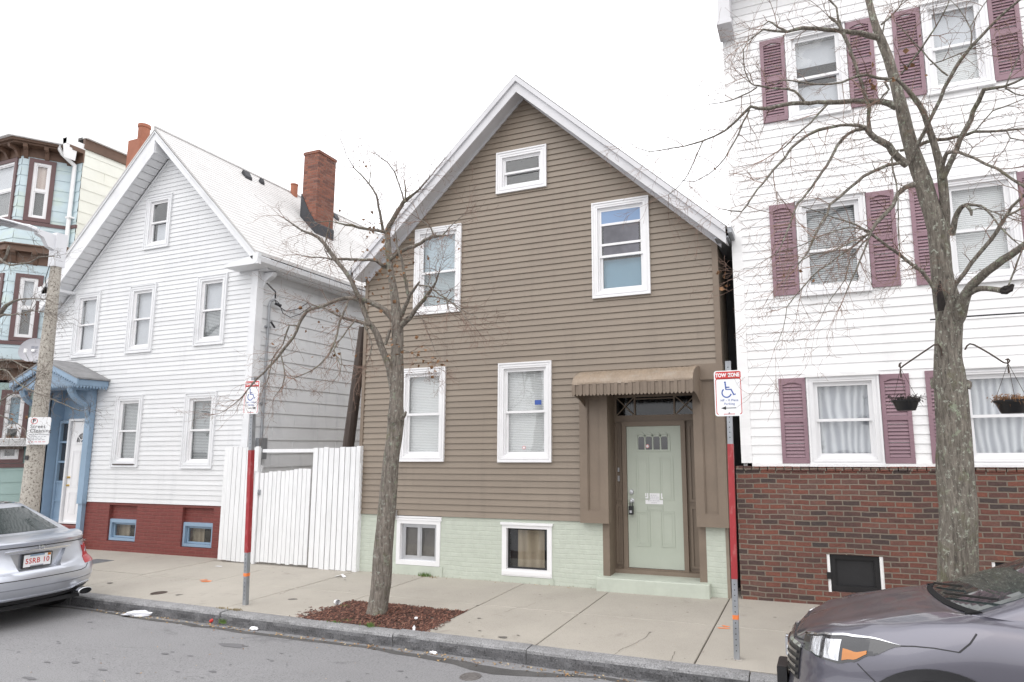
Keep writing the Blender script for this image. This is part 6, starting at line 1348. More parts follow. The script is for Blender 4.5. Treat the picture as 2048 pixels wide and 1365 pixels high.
# =================================================================== HANGING BASKETS AND IRON ARMS
def hook(nodes, Y, label):
    P = [at(a, b, Y) for a, b in nodes]; Q, _ = smooth_path(P, [.007]*len(P), .04); g = MB(); g.tube(Q, .0075, 6)
    return single(g, 'plant_hook', 'iron', tuple(P[0]), label, 'plant hook', 'iron hooks screwed to the big tree')
hook([(1884, 712), (1882, 698), (1877, 690), (1868, 690), (1858, 697), (1830, 716), (1808, 731), (1802, 736), (1798, 733), (1799, 728), (1803, 726)], 6.65, 'bent iron hook on the big lichen covered trunk, holding the pot before the plum shutter')
hook([(1930, 700), (1934, 692), (1940, 688), (1948, 690), (1980, 708), (2008, 726), (2016, 727), (2020, 722), (2016, 718), (2011, 720)], 6.65, 'bent iron hook on the big lichen covered trunk, holding the pot before the wide window')
def basket(px, py, zhook, w, label, seed, plants):
    Yk = 6.65; c = at(px, py, Yk); k = .5*w/pxm(c)*.88; T = thing('hanging_basket', (c.x, c.y, c.z), label, 'hanging basket', 'dark hanging plant pots')
    hgt = .40*k*2*.95
    g = MB(); g.lathe([(0, -hgt), (k*.60, -hgt), (k*.64, -hgt*.95), (k*.86, -hgt*.22), (k*.97, -hgt*.12), (k*1.0, 0), (k*.95, 0), (k*.84, -hgt*.15)], (c.x, c.y, c.z), 'z', 24); g.lathe([(0, -hgt*.16), (k*.88, -hgt*.16)], (c.x, c.y, c.z), 'z', 24); g.build('pot', 'plastic', T, smooth=True)
    hp = at(*zhook, Yk); g = MB()
    for a in (.4, 2.5, 4.6): g.tube([hp, (c.x+k*.95*math.cos(a), c.y+k*.95*math.sin(a), c.z)], .0025, 4)
    g.tube([hp+Vector((0, 0, .04)), hp-Vector((.003, 0, .09))], .006, 5); g.build('wire', 'iron', T)
    r_ = random.Random(seed); g = MB()
    for i in range(plants):
        a = r_.uniform(0, 6.28); q = c+Vector((math.cos(a)*k*r_.uniform(.1, .97), math.sin(a)*k*r_.uniform(.1, .97), -.01)); d = Vector((math.cos(a)*r_.uniform(0, .06), math.sin(a)*.04, r_.uniform(-.01, .06)))
        g.tube([q, q+d*.5+Vector((0, 0, .02)), q+d+Vector((r_.uniform(-.02, .02), 0, r_.uniform(-.05, .01)))], [.003, .0025, .001], 3, cap=False)
        e = q+d; g.face([e, e+Vector((r_.uniform(-.02, .02), 0, r_.uniform(-.02, .02))), e+Vector((.01, .01, r_.uniform(.005, .02)))])
    g.build('dried_plant', 'dead_wood' if seed == 1 else 'leaf', T, fix=False)
basket(1811, 801, (1801, 737), 62, 'dark plastic hanging pot with withered soil rim in front of a plum shutter', 1, 130)
basket(2025, 801, (2016, 727), 78, 'dark hanging pot with trailing dried stems in front of the wide curtained window', 2, 220)
# overhead cable crossing the shuttered house
g = MB(); P = [at(1860, 640, 7.6), at(1925, 634, 7.6), at(1985, 630, 7.6), at(2048, 626, 7.6), at(2300, 606, 7.6)]; Q, _ = smooth_path(P, [.01]*5, .3); g.tube(Q, .009, 5)
single(g, 'overhead_cable', 'cable', tuple(P[0]), 'black cable running sideways from the big tree across white clapboards', 'cable')

# =================================================================== MULCH BED, LITTER
g = MB(); r_ = random.Random(21)
pitx0, pitx1, pity0, pity1 = -5.86, -4.14, curbY(-5)+.165, 7.12
nx, ny = 30, 18
grid = [[(pitx0-.0+(pitx1-pitx0)*i/nx, pity0+(pity1-pity0)*j/ny, .125+.05*math.exp(-((i/nx-.46)**2*9+(j/ny-.5)**2*7))+.008*noise.noise(Vector((i*.5, j*.5, 0)))) for j in range(ny+1)] for i in range(nx+1)]
for i in range(nx):
    for j in range(ny): g.cur = 0; g.face([grid[i][j], grid[i+1][j], grid[i+1][j+1], grid[i][j+1]])
tag(g.build('mulch_soil', 'mulch2', smooth=True), kind='structure')
chips = [mat('mulch_a', (.14, .058, .040), .9, var=.5, scale=40), mat('mulch_b', (.07, .033, .025), .9, var=.5, scale=40), mat('mulch_c', (.23, .115, .080), .9, var=.4, scale=40)]
g = MB()
for k in range(4200):
    u, v = r_.uniform(-.01, 1.01), r_.uniform(-.01, 1.01)
    if k > 3900: u, v = r_.gauss(0, .05) if r_.random() < .6 else r_.gauss(1, .03), r_.uniform(0, .55) 
    x, y = pitx0+(pitx1-pitx0)*u, pity0+(pity1-pity0)*v
    z = .130+.05*math.exp(-((u-.46)**2*9+(v-.5)**2*7)) if 0 < u < 1 and v > 0 else .142
    if u < 0 or u > 1: z = .142
    l, w, h = r_.uniform(.015, .055), r_.uniform(.003, .010), r_.uniform(.002, .006); a = r_.uniform(0, math.pi); c, s = math.cos(a)*l/2, math.sin(a)*l/2; tl = r_.uniform(-.007, .012) if 0 < u < 1 else .001
    p, q = Vector((x-c, y-s, z+.002-tl*.2)), Vector((x+c, y+s, z+.004+tl)); t_ = Vector((-s, c, 0)).normalized()*w
    g.cur = r_.choice((0, 0, 1, 1, 1, 2)); g.face([p-t_, q-t_*.6, q+t_*.6+Vector((0, 0, h)), p+t_+Vector((0, 0, h))])
tag(g.build('mulch', chips, fix=False), 'shredded red brown bark mulch around the foot of the slim tree', 'mulch', kind='stuff')
g = MB(); lm = [M['leaf_litter'], mat('litter_b', (.22, .12, .06), .9, var=.5), mat('litter_c', (.50, .40, .26), .85, var=.3)]
def flat_leaf(g, x, y, z, s_):
    a = r_.uniform(0, 6.28); d = Vector((math.cos(a), math.sin(a), r_.uniform(-.1, .4)))*s_; n_ = Vector((-math.sin(a), math.cos(a), r_.uniform(-.3, .5)))*s_*.5; p = Vector((x, y, z+.004))
    g.cur = r_.choice((0, 0, 1, 2)); g.face([p-d, p+n_+Vector((0, 0, s_*.25)), p+d*.9, p]); g.face([p-d, p, p+d*.9, p-n_+Vector((0, 0, s_*.2))])
def rz(y): return .045*math.exp(-((y-1.5)/3.2)**2)-.012
for k in range(330):
    x = r_.choice([r_.uniform(-9.6, .2), r_.gauss(-5.1, .6), r_.gauss(-3.6, .5), r_.gauss(-2.2, .5), r_.gauss(-8.5, .4), r_.gauss(-7.0, .25)]); y = curbY(x)-abs(r_.gauss(0, .07))-.02; flat_leaf(g, x, y, rz(y)+.002, r_.uniform(.008, .026))
for k in range(90): x, y = r_.uniform(-9, .2), r_.uniform(4, 5.8); flat_leaf(g, x, y, rz(y)+.002, r_.uniform(.005, .014))
for k in range(26): x = r_.choice([r_.uniform(-7, -1.2), r_.gauss(-4, .3)]); flat_leaf(g, x, 8.72+r_.uniform(-.08, .05), .141, r_.uniform(.006, .018))
for k in range(30): flat_leaf(g, r_.uniform(-9, 0), r_.uniform(6.3, 8.6), .141, r_.uniform(.004, .010))
tag(g.build('leaf_litter', lm, fix=False), 'dry brown leaf litter scattered along the kerb and gutter', 'leaf litter', kind='stuff')
# small tufts of weeds
g = MB()
def tuft(px, py, n, h, z=.14, m=0, sp=.05):
    p = gz(px, py, z)
    for k in range(n):
        q = p+Vector((r_.gauss(0, sp), r_.gauss(0, sp*.35), 0)); d = Vector((r_.uniform(-1, 1)*h*.6, r_.uniform(-1, 1)*h*.5, h*r_.uniform(.5, 1))); w_ = Vector((.003, .002, 0)); g.cur = m; g.face([q-w_, q+w_, q+d])
tuft(850, 1153, 90, .07, m=0, sp=.06); tuft(862, 1155, 40, .03, m=1, sp=.1); tuft(741, 1254, 60, .06, m=0, sp=.035); tuft(692, 1243, 30, .03, m=0); tuft(664, 1245, 20, .03, m=0); tuft(688, 1213, 20, .03, m=0)
tuft(471, 1221, 60, .03, m=1, sp=.05); tuft(444, 1218, 40, .03, m=1, sp=.05); tuft(447, 1247, 70, .07, z=.02, m=0, sp=.03); tuft(448, 1118, 40, .05, m=1, sp=.07); tuft(1490, 1197, 14, .04, m=1, sp=.02)
for k in range(60): q = gz(r_.uniform(780, 1200), 1150, .14); tuft(0, 0, 0, 0); x = r_.uniform(-6.9, -3.0); qq = Vector((x, 8.775, .14)); g.cur = r_.choice((0, 1, 1)); g.face([qq, qq+Vector((.004, 0, 0)), qq+Vector((r_.uniform(-.02, .02), -.01, r_.uniform(.01, .035)))])
tag(g.build('weeds', ['weed', mat('dry_weed', (.22, .17, .08), .9, var=.4)], fix=False), 'small green and dry weed tufts growing in the sidewalk cracks', 'weeds', kind='stuff')
# individual litter
def crumple(c, sx, sy, sz, seed, m, name, label, cat, n1=10, n2=7, rot=0):
    g = MB(); rows = []
    for i in range(n2+1):
        th = math.pi*i/n2; row = []
        for j in range(n1):
            a = 2*math.pi*j/n1; d = Vector((math.sin(th)*math.cos(a), math.sin(th)*math.sin(a), math.cos(th))); k = 1+.45*noise.noise(d*2.1+Vector((seed, 0, 0)))+.25*noise.noise(d*5+Vector((0, seed, 0)))
            x_, y_ = sx*k*d.x, sy*k*d.y; row.append((c.x+x_*math.cos(rot)-y_*math.sin(rot), c.y+x_*math.sin(rot)+y_*math.cos(rot), c.z+max(0, sz*(k*d.z+.7))))
        rows.append(row)
    for i in range(n2):
        for j in range(n1): g.face([rows[i][j], rows[i][(j+1) % n1], rows[i+1][(j+1) % n1], rows[i+1][j]])
    return single(g, name, m, tuple(c), label, cat)
crumple(gz(283, 1231, .0), .24, .08, .035, 3.1, 'bag', 'plastic_bag', 'crumpled white plastic bag lying in the gutter against the kerb', 'plastic bag', 18, 12, .5)
crumple(gz(300, 1221, .0), .10, .06, .045, 9.1, 'bag', 'bag_knot', 'x', 'plastic bag', 12, 8, .9)
bpy.data.objects['bag_knot'].parent = bpy.data.objects['plastic_bag']; _b = bpy.data.objects['bag_knot']; _b.location = _b.location-bpy.data.objects['plastic_bag'].location
for k_ in ('label', 'category'): del _b[k_]
crumple(gz(508, 1260, .0), .065, .03, .02, 5.5, 'paper', 'crumpled_tissue', 'crumpled white tissue in the gutter near the small tree', 'tissue', 12, 8)
crumple(gz(867, 1308, .0), .045, .022, .016, 7.2, 'paper', 'foam_scrap', 'flat white foam scrap in the gutter nearest the street corner of the mulch bed', 'litter', 10, 6)
crumple(gz(832, 1239, .15), .022, .018, .016, 2.2, 'paper', 'paper_ball', 'small white paper ball lying on the bark mulch', 'paper ball', 9, 6)
g = MB(); c = gz(827, 1261, .145); g.prism([(c.x-.01, c.y, c.z), (c.x+.018, c.y, c.z), (c.x+.022, c.y, c.z+.03), (c.x+.005, c.y, c.z+.055), (c.x-.015, c.y, c.z+.03)], (0, .006, 0)); single(g, 'folded_wrapper', 'paper', tuple(c), 'folded white wrapper standing on the kerb edge of the mulch bed', 'wrapper')
g = MB(); c = gz(676, 1211, .14); ax_ = Vector((.85, -.5, .1)).normalized(); a0 = c+Vector((-.03, .01, .034)); n = 16
g.tube([a0-ax_*.045, a0+ax_*.045], [.026, .034], 16, cap=False); g.lathe([(0, 0)], tuple(a0), 'z', 3) if 0 else None; g.tube([a0-ax_*.0445, a0-ax_*.044], .0255, 16)
cup = single(g, 'paper_cup', 'paper', tuple(c), 'white paper cup lying on its side beside the mulch bed', 'paper cup', smooth=True)
g = MB(); c = gz(686, 1153, .14); g.face([(c.x-.11, c.y-.03, c.z+.004), (c.x-.01, c.y+.01, c.z+.035), (c.x+.0, c.y-.05, c.z+.034), (c.x-.09, c.y-.09, c.z+.003)]); g.face([(c.x-.01, c.y+.01, c.z+.035), (c.x+.09, c.y-.03, c.z+.004), (c.x+.08, c.y-.09, c.z+.003), (c.x+.0, c.y-.05, c.z+.034)])
o = single(g, 'folded_paper', 'paper', tuple(c), 'folded sheet of white paper standing like a tent at the foot of the fence', 'paper'); so = o.modifiers.new('s', 'SOLIDIFY'); so.thickness = .001
g = MB(); c = gz(437, 1133, .141); g.prism([(c.x-.06, c.y-.02, .1405), (c.x+.07, c.y-.005, .1405), (c.x+.06, c.y+.03, .1405), (c.x-.05, c.y+.02, .1405)], (0, 0, .002)); single(g, 'paper_slip', 'paper', tuple(c), 'flat white paper slip on the sidewalk left of the picket fence', 'paper')
g = MB(); c = gz(420, 1247, .0)+Vector((0, 0, .0)); g.lathe([(0, 0), (.020, .002), (.022, .045), (.018, .05), (0, .05)], tuple(c), 'z', 12); rb = single(g, 'bottle_cap', 'sign_red', tuple(c), 'small red and white container lid in the gutter beside green weeds', 'litter'); rb.rotation_euler = (0, R(60), .4); rb.location.z += .02
g = MB(); g.box(c.x-.012, c.x+.012, c.y-.024, c.y-.020, .012, .03); 
# utility covers
g = MB(); c = gz(318, 1186, .14); g.lathe([(0, .003), (.10, .003), (.105, 0)], (c.x, c.y, .139), 'z', 20); single(g, 'water_cover', 'iron', (c.x, c.y, .14), 'small rusty iron water cover set in the sidewalk slab near the parked silver car', 'utility cover')
g = MB(); c = gz(205, 1125, .14); g.box(c.x-.45, c.x+.0, c.y-.25, c.y+.2, .138, .144)
for k in range(14): g.box(c.x-.43+.03*k, c.x-.42+.03*k, c.y-.24, c.y+.19, .144, .147)
single(g, 'metal_grate', 'steel', (c.x, c.y, .14), 'flat grey metal grate in the sidewalk behind the parked silver car', 'grate')
c = gz(941, 1351, .012); zc = rz(c.y)
g = MB(); g.lathe([(0, .004), (.072, .004), (.076, .001), (.080, .001), (.084, .005), (.10, .005), (.105, -.004)], (c.x, c.y, zc+.003), 'z', 32); g.box(c.x-.03, c.x+.03, c.y-.008, c.y+.008, zc+.007, zc+.010)
single(g, 'valve_cover', 'cover_iron', (c.x, c.y, zc), 'small round iron valve cover in the asphalt in front of the mulch bed', 'utility cover')
# road stains now that the road profile is known
g = MB()
for i, (px, py, rx, ry) in enumerate([(468, 1292, .20, .05), (150, 1327, .05, .02), (95, 1327, .04, .015), (205, 1342, .06, .02), (330, 1309, .05, .02), (345, 1305, .03, .012), (380, 1313, .04, .015), (425, 1345, .05, .02), (60, 1360, .1, .02), (180, 1245, .04, .015), (118, 1288, .03, .01)]):
    p = gz(px, py, .0); blotch(g, p.x, p.y, rx, ry, rz(p.y)+.005, i*4.7)
for i in range(60): x, y = rng.uniform(-9, 0), rng.uniform(3.6, 5.6); blotch(g, x, y, rng.uniform(.008, .035), rng.uniform(.005, .013), rz(y)+.005, i*2.7, 8)
tag(g.build('road_stains', 'wetstain', fix=False), kind='structure')
g = MB(); xs = [-11+.25*k for k in range(52)]
for a, b in zip(xs[:-1], xs[1:]):
    f = lambda x: curbY(x)-.16-.10*noise.noise(Vector((x*.7, 0, 5)))-.05*noise.noise(Vector((x*2.7, 0, 9)))-(.18*math.exp(-((x+2.9)/.5)**2))
    g.face([(a, f(a), rz(f(a))+.003), (b, f(b), rz(f(b))+.003), (b, curbY(b)+.03, -.008), (a, curbY(a)+.03, -.008)])
M['gutterdirt'] = speckmat('gutter_dirt', (.088, .085, .083), [((.2, .19, .18), .6, .72, .6), ((.03, .03, .03), .44, .33, .7)], scale=90, big=(2, .25))
tag(g.build('gutter', 'gutterdirt', fix=False), kind='structure')

# =================================================================== CARS
def plan(xr, xf, w, lr, lf, p, mr=16, ms=26, yb=0):
    """half outline from the rear centre to the front centre"""
    out = []
    for k in range(mr):
        ph = math.pi/2*k/mr; out.append((xr+lr*(1-math.cos(ph)**(2/p)), w*math.sin(ph)**(2/p)))
    for k in range(ms+1): t = k/ms; out.append((xr+lr+(xf-lf-xr-lr)*t, w))
    for k in range(mr-1, -1, -1):
        ph = math.pi/2*k/mr; out.append((xf-lf*(1-math.cos(ph)**(2/p)), w*math.sin(ph)**(2/p)))
    return out
def interp(tab, x):
    if x <= tab[0][0]: return tab[0][1]
    for (a, b), (c, d) in zip(tab[:-1], tab[1:]):
        if x <= c: t = (x-a)/(c-a); t = t*t*(3-2*t); return b+(d-b)*t
    return tab[-1][1]
def shell(rings, bottom=True):
    """rings: list of lists of (x,y,z) half outlines; mirrored and closed"""
    bm = bmesh.new(); rows = []
    for r in rings:
        full = [Vector(q) for q in r]+[Vector((q[0], -q[1], q[2])) for q in r[-2:0:-1]]
        rows.append([bm.verts.new(q) for q in full])
    n = len(rows[0])
    for a, b in zip(rows[:-1], rows[1:]):
        for k in range(n): bm.faces.new([a[k], a[(k+1) % n], b[(k+1) % n], b[k]])
    bm.faces.new(rows[0][::-1])
    top = rows[-1]; h = n//2
    for k in range(h-0):          # cap across
        a, b, c, d = top[k], top[k+1], top[(n-k-1) % n], top[(n-k) % n]
        vs = []
        for v in (a, b, c, d):
            if v not in vs: vs.append(v)
        if len(vs) > 2: bm.faces.new(vs)
    bmesh.ops.recalc_face_normals(bm, faces=bm.faces)
    return bm
def cut(bm, cutters):
    """boolean difference through temporary objects"""
    me = bpy.data.meshes.new('t'); bm.to_mesh(me); o = bpy.data.objects.new('t', me); COL.objects.link(o); tmp = []
    for c in cutters:
        m2 = bpy.data.meshes.new('c'); m2.from_pydata([tuple(v) for v in c.v], [], c.f); b2 = bmesh.new(); b2.from_mesh(m2); bmesh.ops.recalc_face_normals(b2, faces=b2.faces); b2.to_mesh(m2); b2.free()
        o2 = bpy.data.objects.new('c', m2); COL.objects.link(o2); tmp.append(o2); md = o.modifiers.new('b', 'BOOLEAN'); md.operation = 'DIFFERENCE'; md.object = o2; md.solver = 'EXACT'
    bpy.context.view_layer.update(); dg = bpy.context.evaluated_depsgraph_get(); ev = o.evaluated_get(dg); res = bpy.data.meshes.new_from_object(ev)
    for q in tmp+[o]: bpy.data.objects.remove(q)
    return res
def obj_from_mesh(me, name, m, parent, sharp=40):
    me.name = name; me.materials.clear(); me.materials.append(M[m]); me.polygons.foreach_set('use_smooth', [True]*len(me.polygons)); me.set_sharp_from_angle(angle=R(sharp)); me.update()
    o = bpy.data.objects.new(name, me); COL.objects.link(o); o.parent = parent; return o
class Proj:
    def __init__(s, bm): s.b = BVHTree.FromBMesh(bm)
    def hit(s, p, d):
        h = s.b.ray_cast(Vector(p), Vector(d), 20); return (h[0], h[1]) if h[0] is not None else (None, None)
    def strip(s, g, ptsf, nu, nv, axis, off=.004, skirt=.012):
        """grid ptsf(u,v)->2D coords projected along axis onto the body; axis: 'rear','front','left','right','top'"""
        def cast(a, b):
            if axis == 'rear': o, d = (-3, a, b), (1, 0, 0)
            elif axis == 'front': o, d = (9, a, b), (-1, 0, 0)
            elif axis == 'left': o, d = (a, 4, b), (0, -1, 0)
            elif axis == 'right': o, d = (a, -4, b), (0, 1, 0)
            elif axis in ('fl', 'fr'):
                s_ = 1 if axis == 'fl' else -1; o = (4.0-.7071*a+2.2, s_*(.6+.7071*a+2.2), b); d = (-.7071, -.7071*s_, 0)
            else: o, d = (a, b, 5), (0, 0, -1)
            h, n = s.hit(o, d)
            if h is None: return None, None
            if n.dot(Vector(d)) > 0: n = -n
            return h, n
        G = [[cast(*ptsf(i/nu, j/nv)) for j in range(nv+1)] for i in range(nu+1)]
        T_ = [[(h+n*off) if h is not None else None for h, n in row] for row in G]; B_ = [[(h-n*skirt) if h is not None else None for h, n in row] for row in G]
        for i in range(nu):
            for j in range(nv):
                q = [T_[i][j], T_[i+1][j], T_[i+1][j+1], T_[i][j+1]]
                if all(x is not None for x in q): g.face(q)
        edge = [(i, 0) for i in range(nu+1)]+[(nu, j) for j in range(1, nv+1)]+[(i, nv) for i in range(nu-1, -1, -1)]+[(0, j) for j in range(nv-1, 0, -1)]
        for (a, b), (c, d) in zip(edge, edge[1:]+edge[:1]):
            q = [T_[a][b], T_[c][d], B_[c][d], B_[a][b]]
            if all(x is not None for x in q): g.face(q)
        return g
    def quad(s, g, c0, c1, c2, c3, nu, nv, axis, off=.004, skirt=.012, bow=None):
        """c0..c3: corners (u0v0, u1v0, u1v1, u0v1) in the 2D coordinates"""
        def f(u, v):
            x = (c0[0]*(1-u)+c1[0]*u)*(1-v)+(c3[0]*(1-u)+c2[0]*u)*v; y = (c0[1]*(1-u)+c1[1]*u)*(1-v)+(c3[1]*(1-u)+c2[1]*u)*v
            if bow: x, y = bow(u, v, x, y)
            return x, y
        return s.strip(g, f, nu, nv, axis, off, skirt)
    def line(s, g, pts, w, axis, off=.002, n=10):
        """thin groove or trim along a polyline in the 2D coordinates"""
        for a, b in zip(pts[:-1], pts[1:]):
            d = Vector((b[0]-a[0], b[1]-a[1])); L = d.length; nn = Vector((-d.y, d.x))/L*w/2; k = max(2, int(L/.05))
            s.quad(g, (a[0]-nn.x, a[1]-nn.y), (b[0]-nn.x, b[1]-nn.y), (b[0]+nn.x, b[1]+nn.y), (a[0]+nn.x, a[1]+nn.y), k, 1, axis, off, .002)
        return g
def wheel(par, x, y, r, w, side, rimm='aluminium'):
    wh = MB(); s = side
    wh.lathe([(r*.66, -w/2), (r*.90, -w/2), (r*.98, -w/2+.02), (r, -w/2+.05), (r, w/2-.05), (r*.98, w/2-.02), (r*.90, w/2), (r*.66, w/2), (r*.66, -w/2)], (x, y, r), 'y', 40)
    o = wh.build('wheel', 'rubber', par, smooth=True, local=True)
    g = MB(); f = w/2-.015 if s > 0 else -(w/2-.015)
    g.lathe([(r*.67, f*.2), (r*.67, f), (r*.62, f*1.0), (r*.60, f*.6), (0, f*.5)], (x, y, r), 'y', 32); g.build('rim', 'black', o, local=True)
    g = MB()
    for k in range(10):
        a = 2*math.pi*k/10; c, sn = math.cos(a), math.sin(a); t = Vector((-sn, 0, c))*r*.045; p0 = Vector((x+c*r*.1, y+f*.95, r+sn*r*.1)); p1 = Vector((x+c*r*.64, y+f*.95, r+sn*r*.64)); g.prism([p0-t, p1-t*.8, p1+t*.8, p0+t], (0, -f*.15, 0))
    g.lathe([(0, f*1.0), (r*.14, f*1.0), (r*.16, f*.8)], (x, y, r), 'y', 16); g.lathe([(r*.60, f*.7), (r*.60, f*1.02), (r*.67, f*1.02), (r*.67, f*.7)], (x, y, r), 'y', 32); g.build('spokes', rimm, o, local=True)
    return o
def arch(x, r, y0, y1, zc):
    g = MB(); n = 28; i = len(g.v); pts = [(x+r*math.cos(2*math.pi*k/n), y0, zc+r*math.sin(2*math.pi*k/n)) for k in range(n)]; g.prism(pts, (0, y1-y0, 0)); return g

# ---------- silver saloon seen from behind
L_, HW = 4.58, .885
T = thing('silver_sedan', (-9.12, 5.30, 0), 'silver saloon car parked at the kerb, seen from behind, red plate lettering', 'car', 'cars parked along the kerb', rotz=math.pi)
CAR1 = T
deck = [(0, .985), (.06, 1.0), (.25, 1.035), (.62, 1.055), (1.2, .985), (2.2, .96), (3.0, .965), (3.35, .985), (3.8, .93), (4.3, .82), (4.58, .66)]
def body_ring(f, xr, xf, w, lr, lf, p, zb=.28):
    out = []
    for x, y in plan(xr, xf, w*.975, lr*1.22, lf, p):
        D = interp(deck, x); out.append((x, y, zb+(D-zb)*f))
    return out
rings = [body_ring(0, .22, 4.40, .76, .45, .5, 2.3), body_ring(.02, .16, 4.45, .82, .45, .5, 2.3), body_ring(.10, .10, 4.50, .865, .5, .55, 2.4), body_ring(.20, .045, 4.54, .880, .52, .6, 2.5),
         body_ring(.30, .015, 4.57, .885, .55, .65, 2.5), body_ring(.40, .0, 4.58, .886, .58, .7, 2.5), body_ring(.46, .0, 4.58, .885, .60, .7, 2.5), body_ring(.52, .012, 4.57, .884, .62, .7, 2.5), body_ring(.55, .05, 4.56, .882, .66, .72, 2.5),
         body_ring(.60, .085, 4.55, .880, .72, .74, 2.5), body_ring(.70, .10, 4.53, .876, .78, .76, 2.5), body_ring(.80, .105, 4.50, .866, .82, .8, 2.5), body_ring(.90, .095, 4.45, .850, .86, .85, 2.5), body_ring(.955, .075, 4.40, .836, .88, .9, 2.5),
         body_ring(.985, .065, 4.36, .822, .88, .9, 2.5), body_ring(1.0, .085, 4.32, .806, .86, .9, 2.5)]
roof = [(.9, 1.20), (1.35, 1.375), (1.8, 1.43), (2.3, 1.445), (2.7, 1.40), (3.0, 1.30)]
def green_ring(gf, zadd=0):
    xr = .10+.58*min(1, gf*50) if gf < .02 else .68+(1.42-.68)*((gf-.0)/1.0)
    xf = 3.36-(3.36-2.62)*gf; w = .765-(.765-.555)*gf**1.15; out = []
    for x, y in plan(xr, xf, w, .24+.12*gf, .34, 2.4):
        D = interp(deck, x)+.012; z = D+(interp(roof, x)-D)*gf if 1 else 0; base = 1.055-(.07*min(1, max(0, (x-.7)/2.4)))
        z = base+gf*(1.425-base)+(.0 if gf < .99 else .0); out.append((x, y, z+zadd))
    return out
rings += [[(x, y, interp(deck, x)+.006) for x, y in plan(.40, 3.60, .79, .5, .6, 2.4)], [(x, y, interp(deck, x)+.010) for x, y in plan(.64, 3.38, .775, .28, .4, 2.4)]]
rings += [green_ring(g_) for g_ in (.02, .2, .4, .6, .8, .92, .98)]
rings += [[(x, y, 1.430) for x, y in plan(1.52, 2.50, .50, .3, .3, 2.3)], [(x, y, 1.446) for x, y in plan(1.68, 2.36, .34, .25, .25, 2.2)], [(x, y, 1.452) for x, y in plan(1.84, 2.2, .15, .1, .1, 2.0)]]
bm = shell(rings); pj = Proj(bm)
rec = MB(); rec.v = [(-.2, -.36, .905), (-.2, .36, .905), (-.2, .27, .66), (-.2, -.27, .66), (.185, -.30, .885), (.185, .30, .885), (.185, .215, .69), (.185, -.215, .69)]; rec.f = [[0, 1, 2, 3], [7, 6, 5, 4], [0, 4, 5, 1], [1, 5, 6, 2], [2, 6, 7, 3], [3, 7, 4, 0]]; rec.mi = [0]*6
me = cut(bm, [rec] + [arch(xw, .345, a, b, .31) for xw in (1.06, 3.82) for a, b in ((.62, 1.2), (-1.2, -.62))])
body = obj_from_mesh(me, 'body', 'silver', T)
for xw in (1.06, 3.82):
    for s in (1, -1): wheel(T, xw, s*.73, .315, .225, s)
B = lambda name, g, m, par=None, **k: g.build(name, m, par or T, local=True, **k)
g = MB()   # rear window
pj.strip(g, lambda u, v: ((-.60+1.20*u)*(1-.20*v)*(1.0), 1.085+.285*v), 20, 8, 'rear', .003); B('rear_window', g, 'car_glass', smooth=True)
for s, ax in ((1, 'left'), (-1, 'right')):
    g = MB(); pj.quad(g, (1.15, 1.03), (2.05, 1.02), (2.02, 1.36), (1.5, 1.36), 10, 6, ax, .003); pj.quad(g, (2.10, 1.02), (3.05, 1.03), (2.62, 1.34), (2.10, 1.36), 10, 6, ax, .003); B('side_window', g, 'car_glass', smooth=True)
    g = MB(); pj.line(g, [(1.55, .26), (1.55, .97)], .008, ax); pj.line(g, [(2.08, .26), (2.08, 1.0)], .008, ax); pj.line(g, [(3.2, .30), (3.2, .95)], .008, ax); B('door_gap', g, 'gap')
g = MB(); pj.strip(g, lambda u, v: ((-.58+1.16*u)*(1-.12*v), 1.06+.27*v), 16, 6, 'front', .003); B('windshield', g, 'car_glass', smooth=True)
# tail lights wrap round the corners
for s in (1, -1):
    g = MB(); ax = 'rear'
    pj.strip(g, lambda u, v: (s*((.55+.10*v**1.0)+(.826-.55-.10*v)*u), .655+.005*u+(.235-.02*u)*v), 14, 8, 'rear', .006, .02)
    pj.strip(g, lambda u, v: (.28+.20*u, .665+.215*v*(1-.25*u)), 6, 6, 'left' if s > 0 else 'right', .006, .02)
    o = B('tail_light', g, 'lamp_red', smooth=True)
    g = MB(); pj.strip(g, lambda u, v: (s*((.65+.03*v)+(.815-.65-.03*v)*u), .775+.012*u+.038*v), 10, 2, 'rear', .010, .006); B('lens', g, 'lamp_clear', o, smooth=True)
    g = MB(); pj.strip(g, lambda u, v: (s*((.62)+(.195)*u), .738+.010*v+.01*u), 10, 1, 'rear', .009, .006); pj.strip(g, lambda u, v: (s*((.65)+(.165)*u), .835+.010*v+.01*u), 10, 1, 'rear', .009, .006); B('lens_rib', g, 'sign_red', o)
# lid gap, spoiler lip, bumper crease, chrome strip, lower apron and exhausts
g = MB(); pj.line(g, [(-.60, .645), (-.56, .60), (-.48, .585), (.48, .585), (.56, .60), (.60, .645)], .010, 'rear', .0015); pj.line(g, [(.60, .65), (.70, .90), (.73, .96)], .006, 'rear', .0015); pj.line(g, [(-.60, .65), (-.70, .90), (-.73, .96)], .006, 'rear', .0015); B('lid_gap', g, 'gap')
g = MB(); n = 28; rows = []
for k in range(n+1):
    y = -.70+1.40*k/n; h, _n = pj.hit((-3, y, .975), (1, 0, 0)); x = h.x; e = 1-(abs(y)/.70)**3; z = .985+.012*e
    rows.append([(x+.10, y, z+.034), (x+.02, y, z+.034+.018*e), (x-.030*e-.004, y, z+.036*e+.008), (x-.034*e-.004, y, z+.022*e+.004), (x+.004, y, z-.012)])
for a, b in zip(rows[:-1], rows[1:]):
    for k in range(4): g.face([a[k], a[k+1], b[k+1], b[k]])
B('spoiler', g, 'silver', smooth=True)
g = MB(); pj.strip(g, lambda u, v: (-.355+.71*u, .900+.022*v+.012*(1-(2*u-1)**2)), 22, 2, 'rear', .018, .03); B('chrome_strip', g, 'chrome', smooth=True)
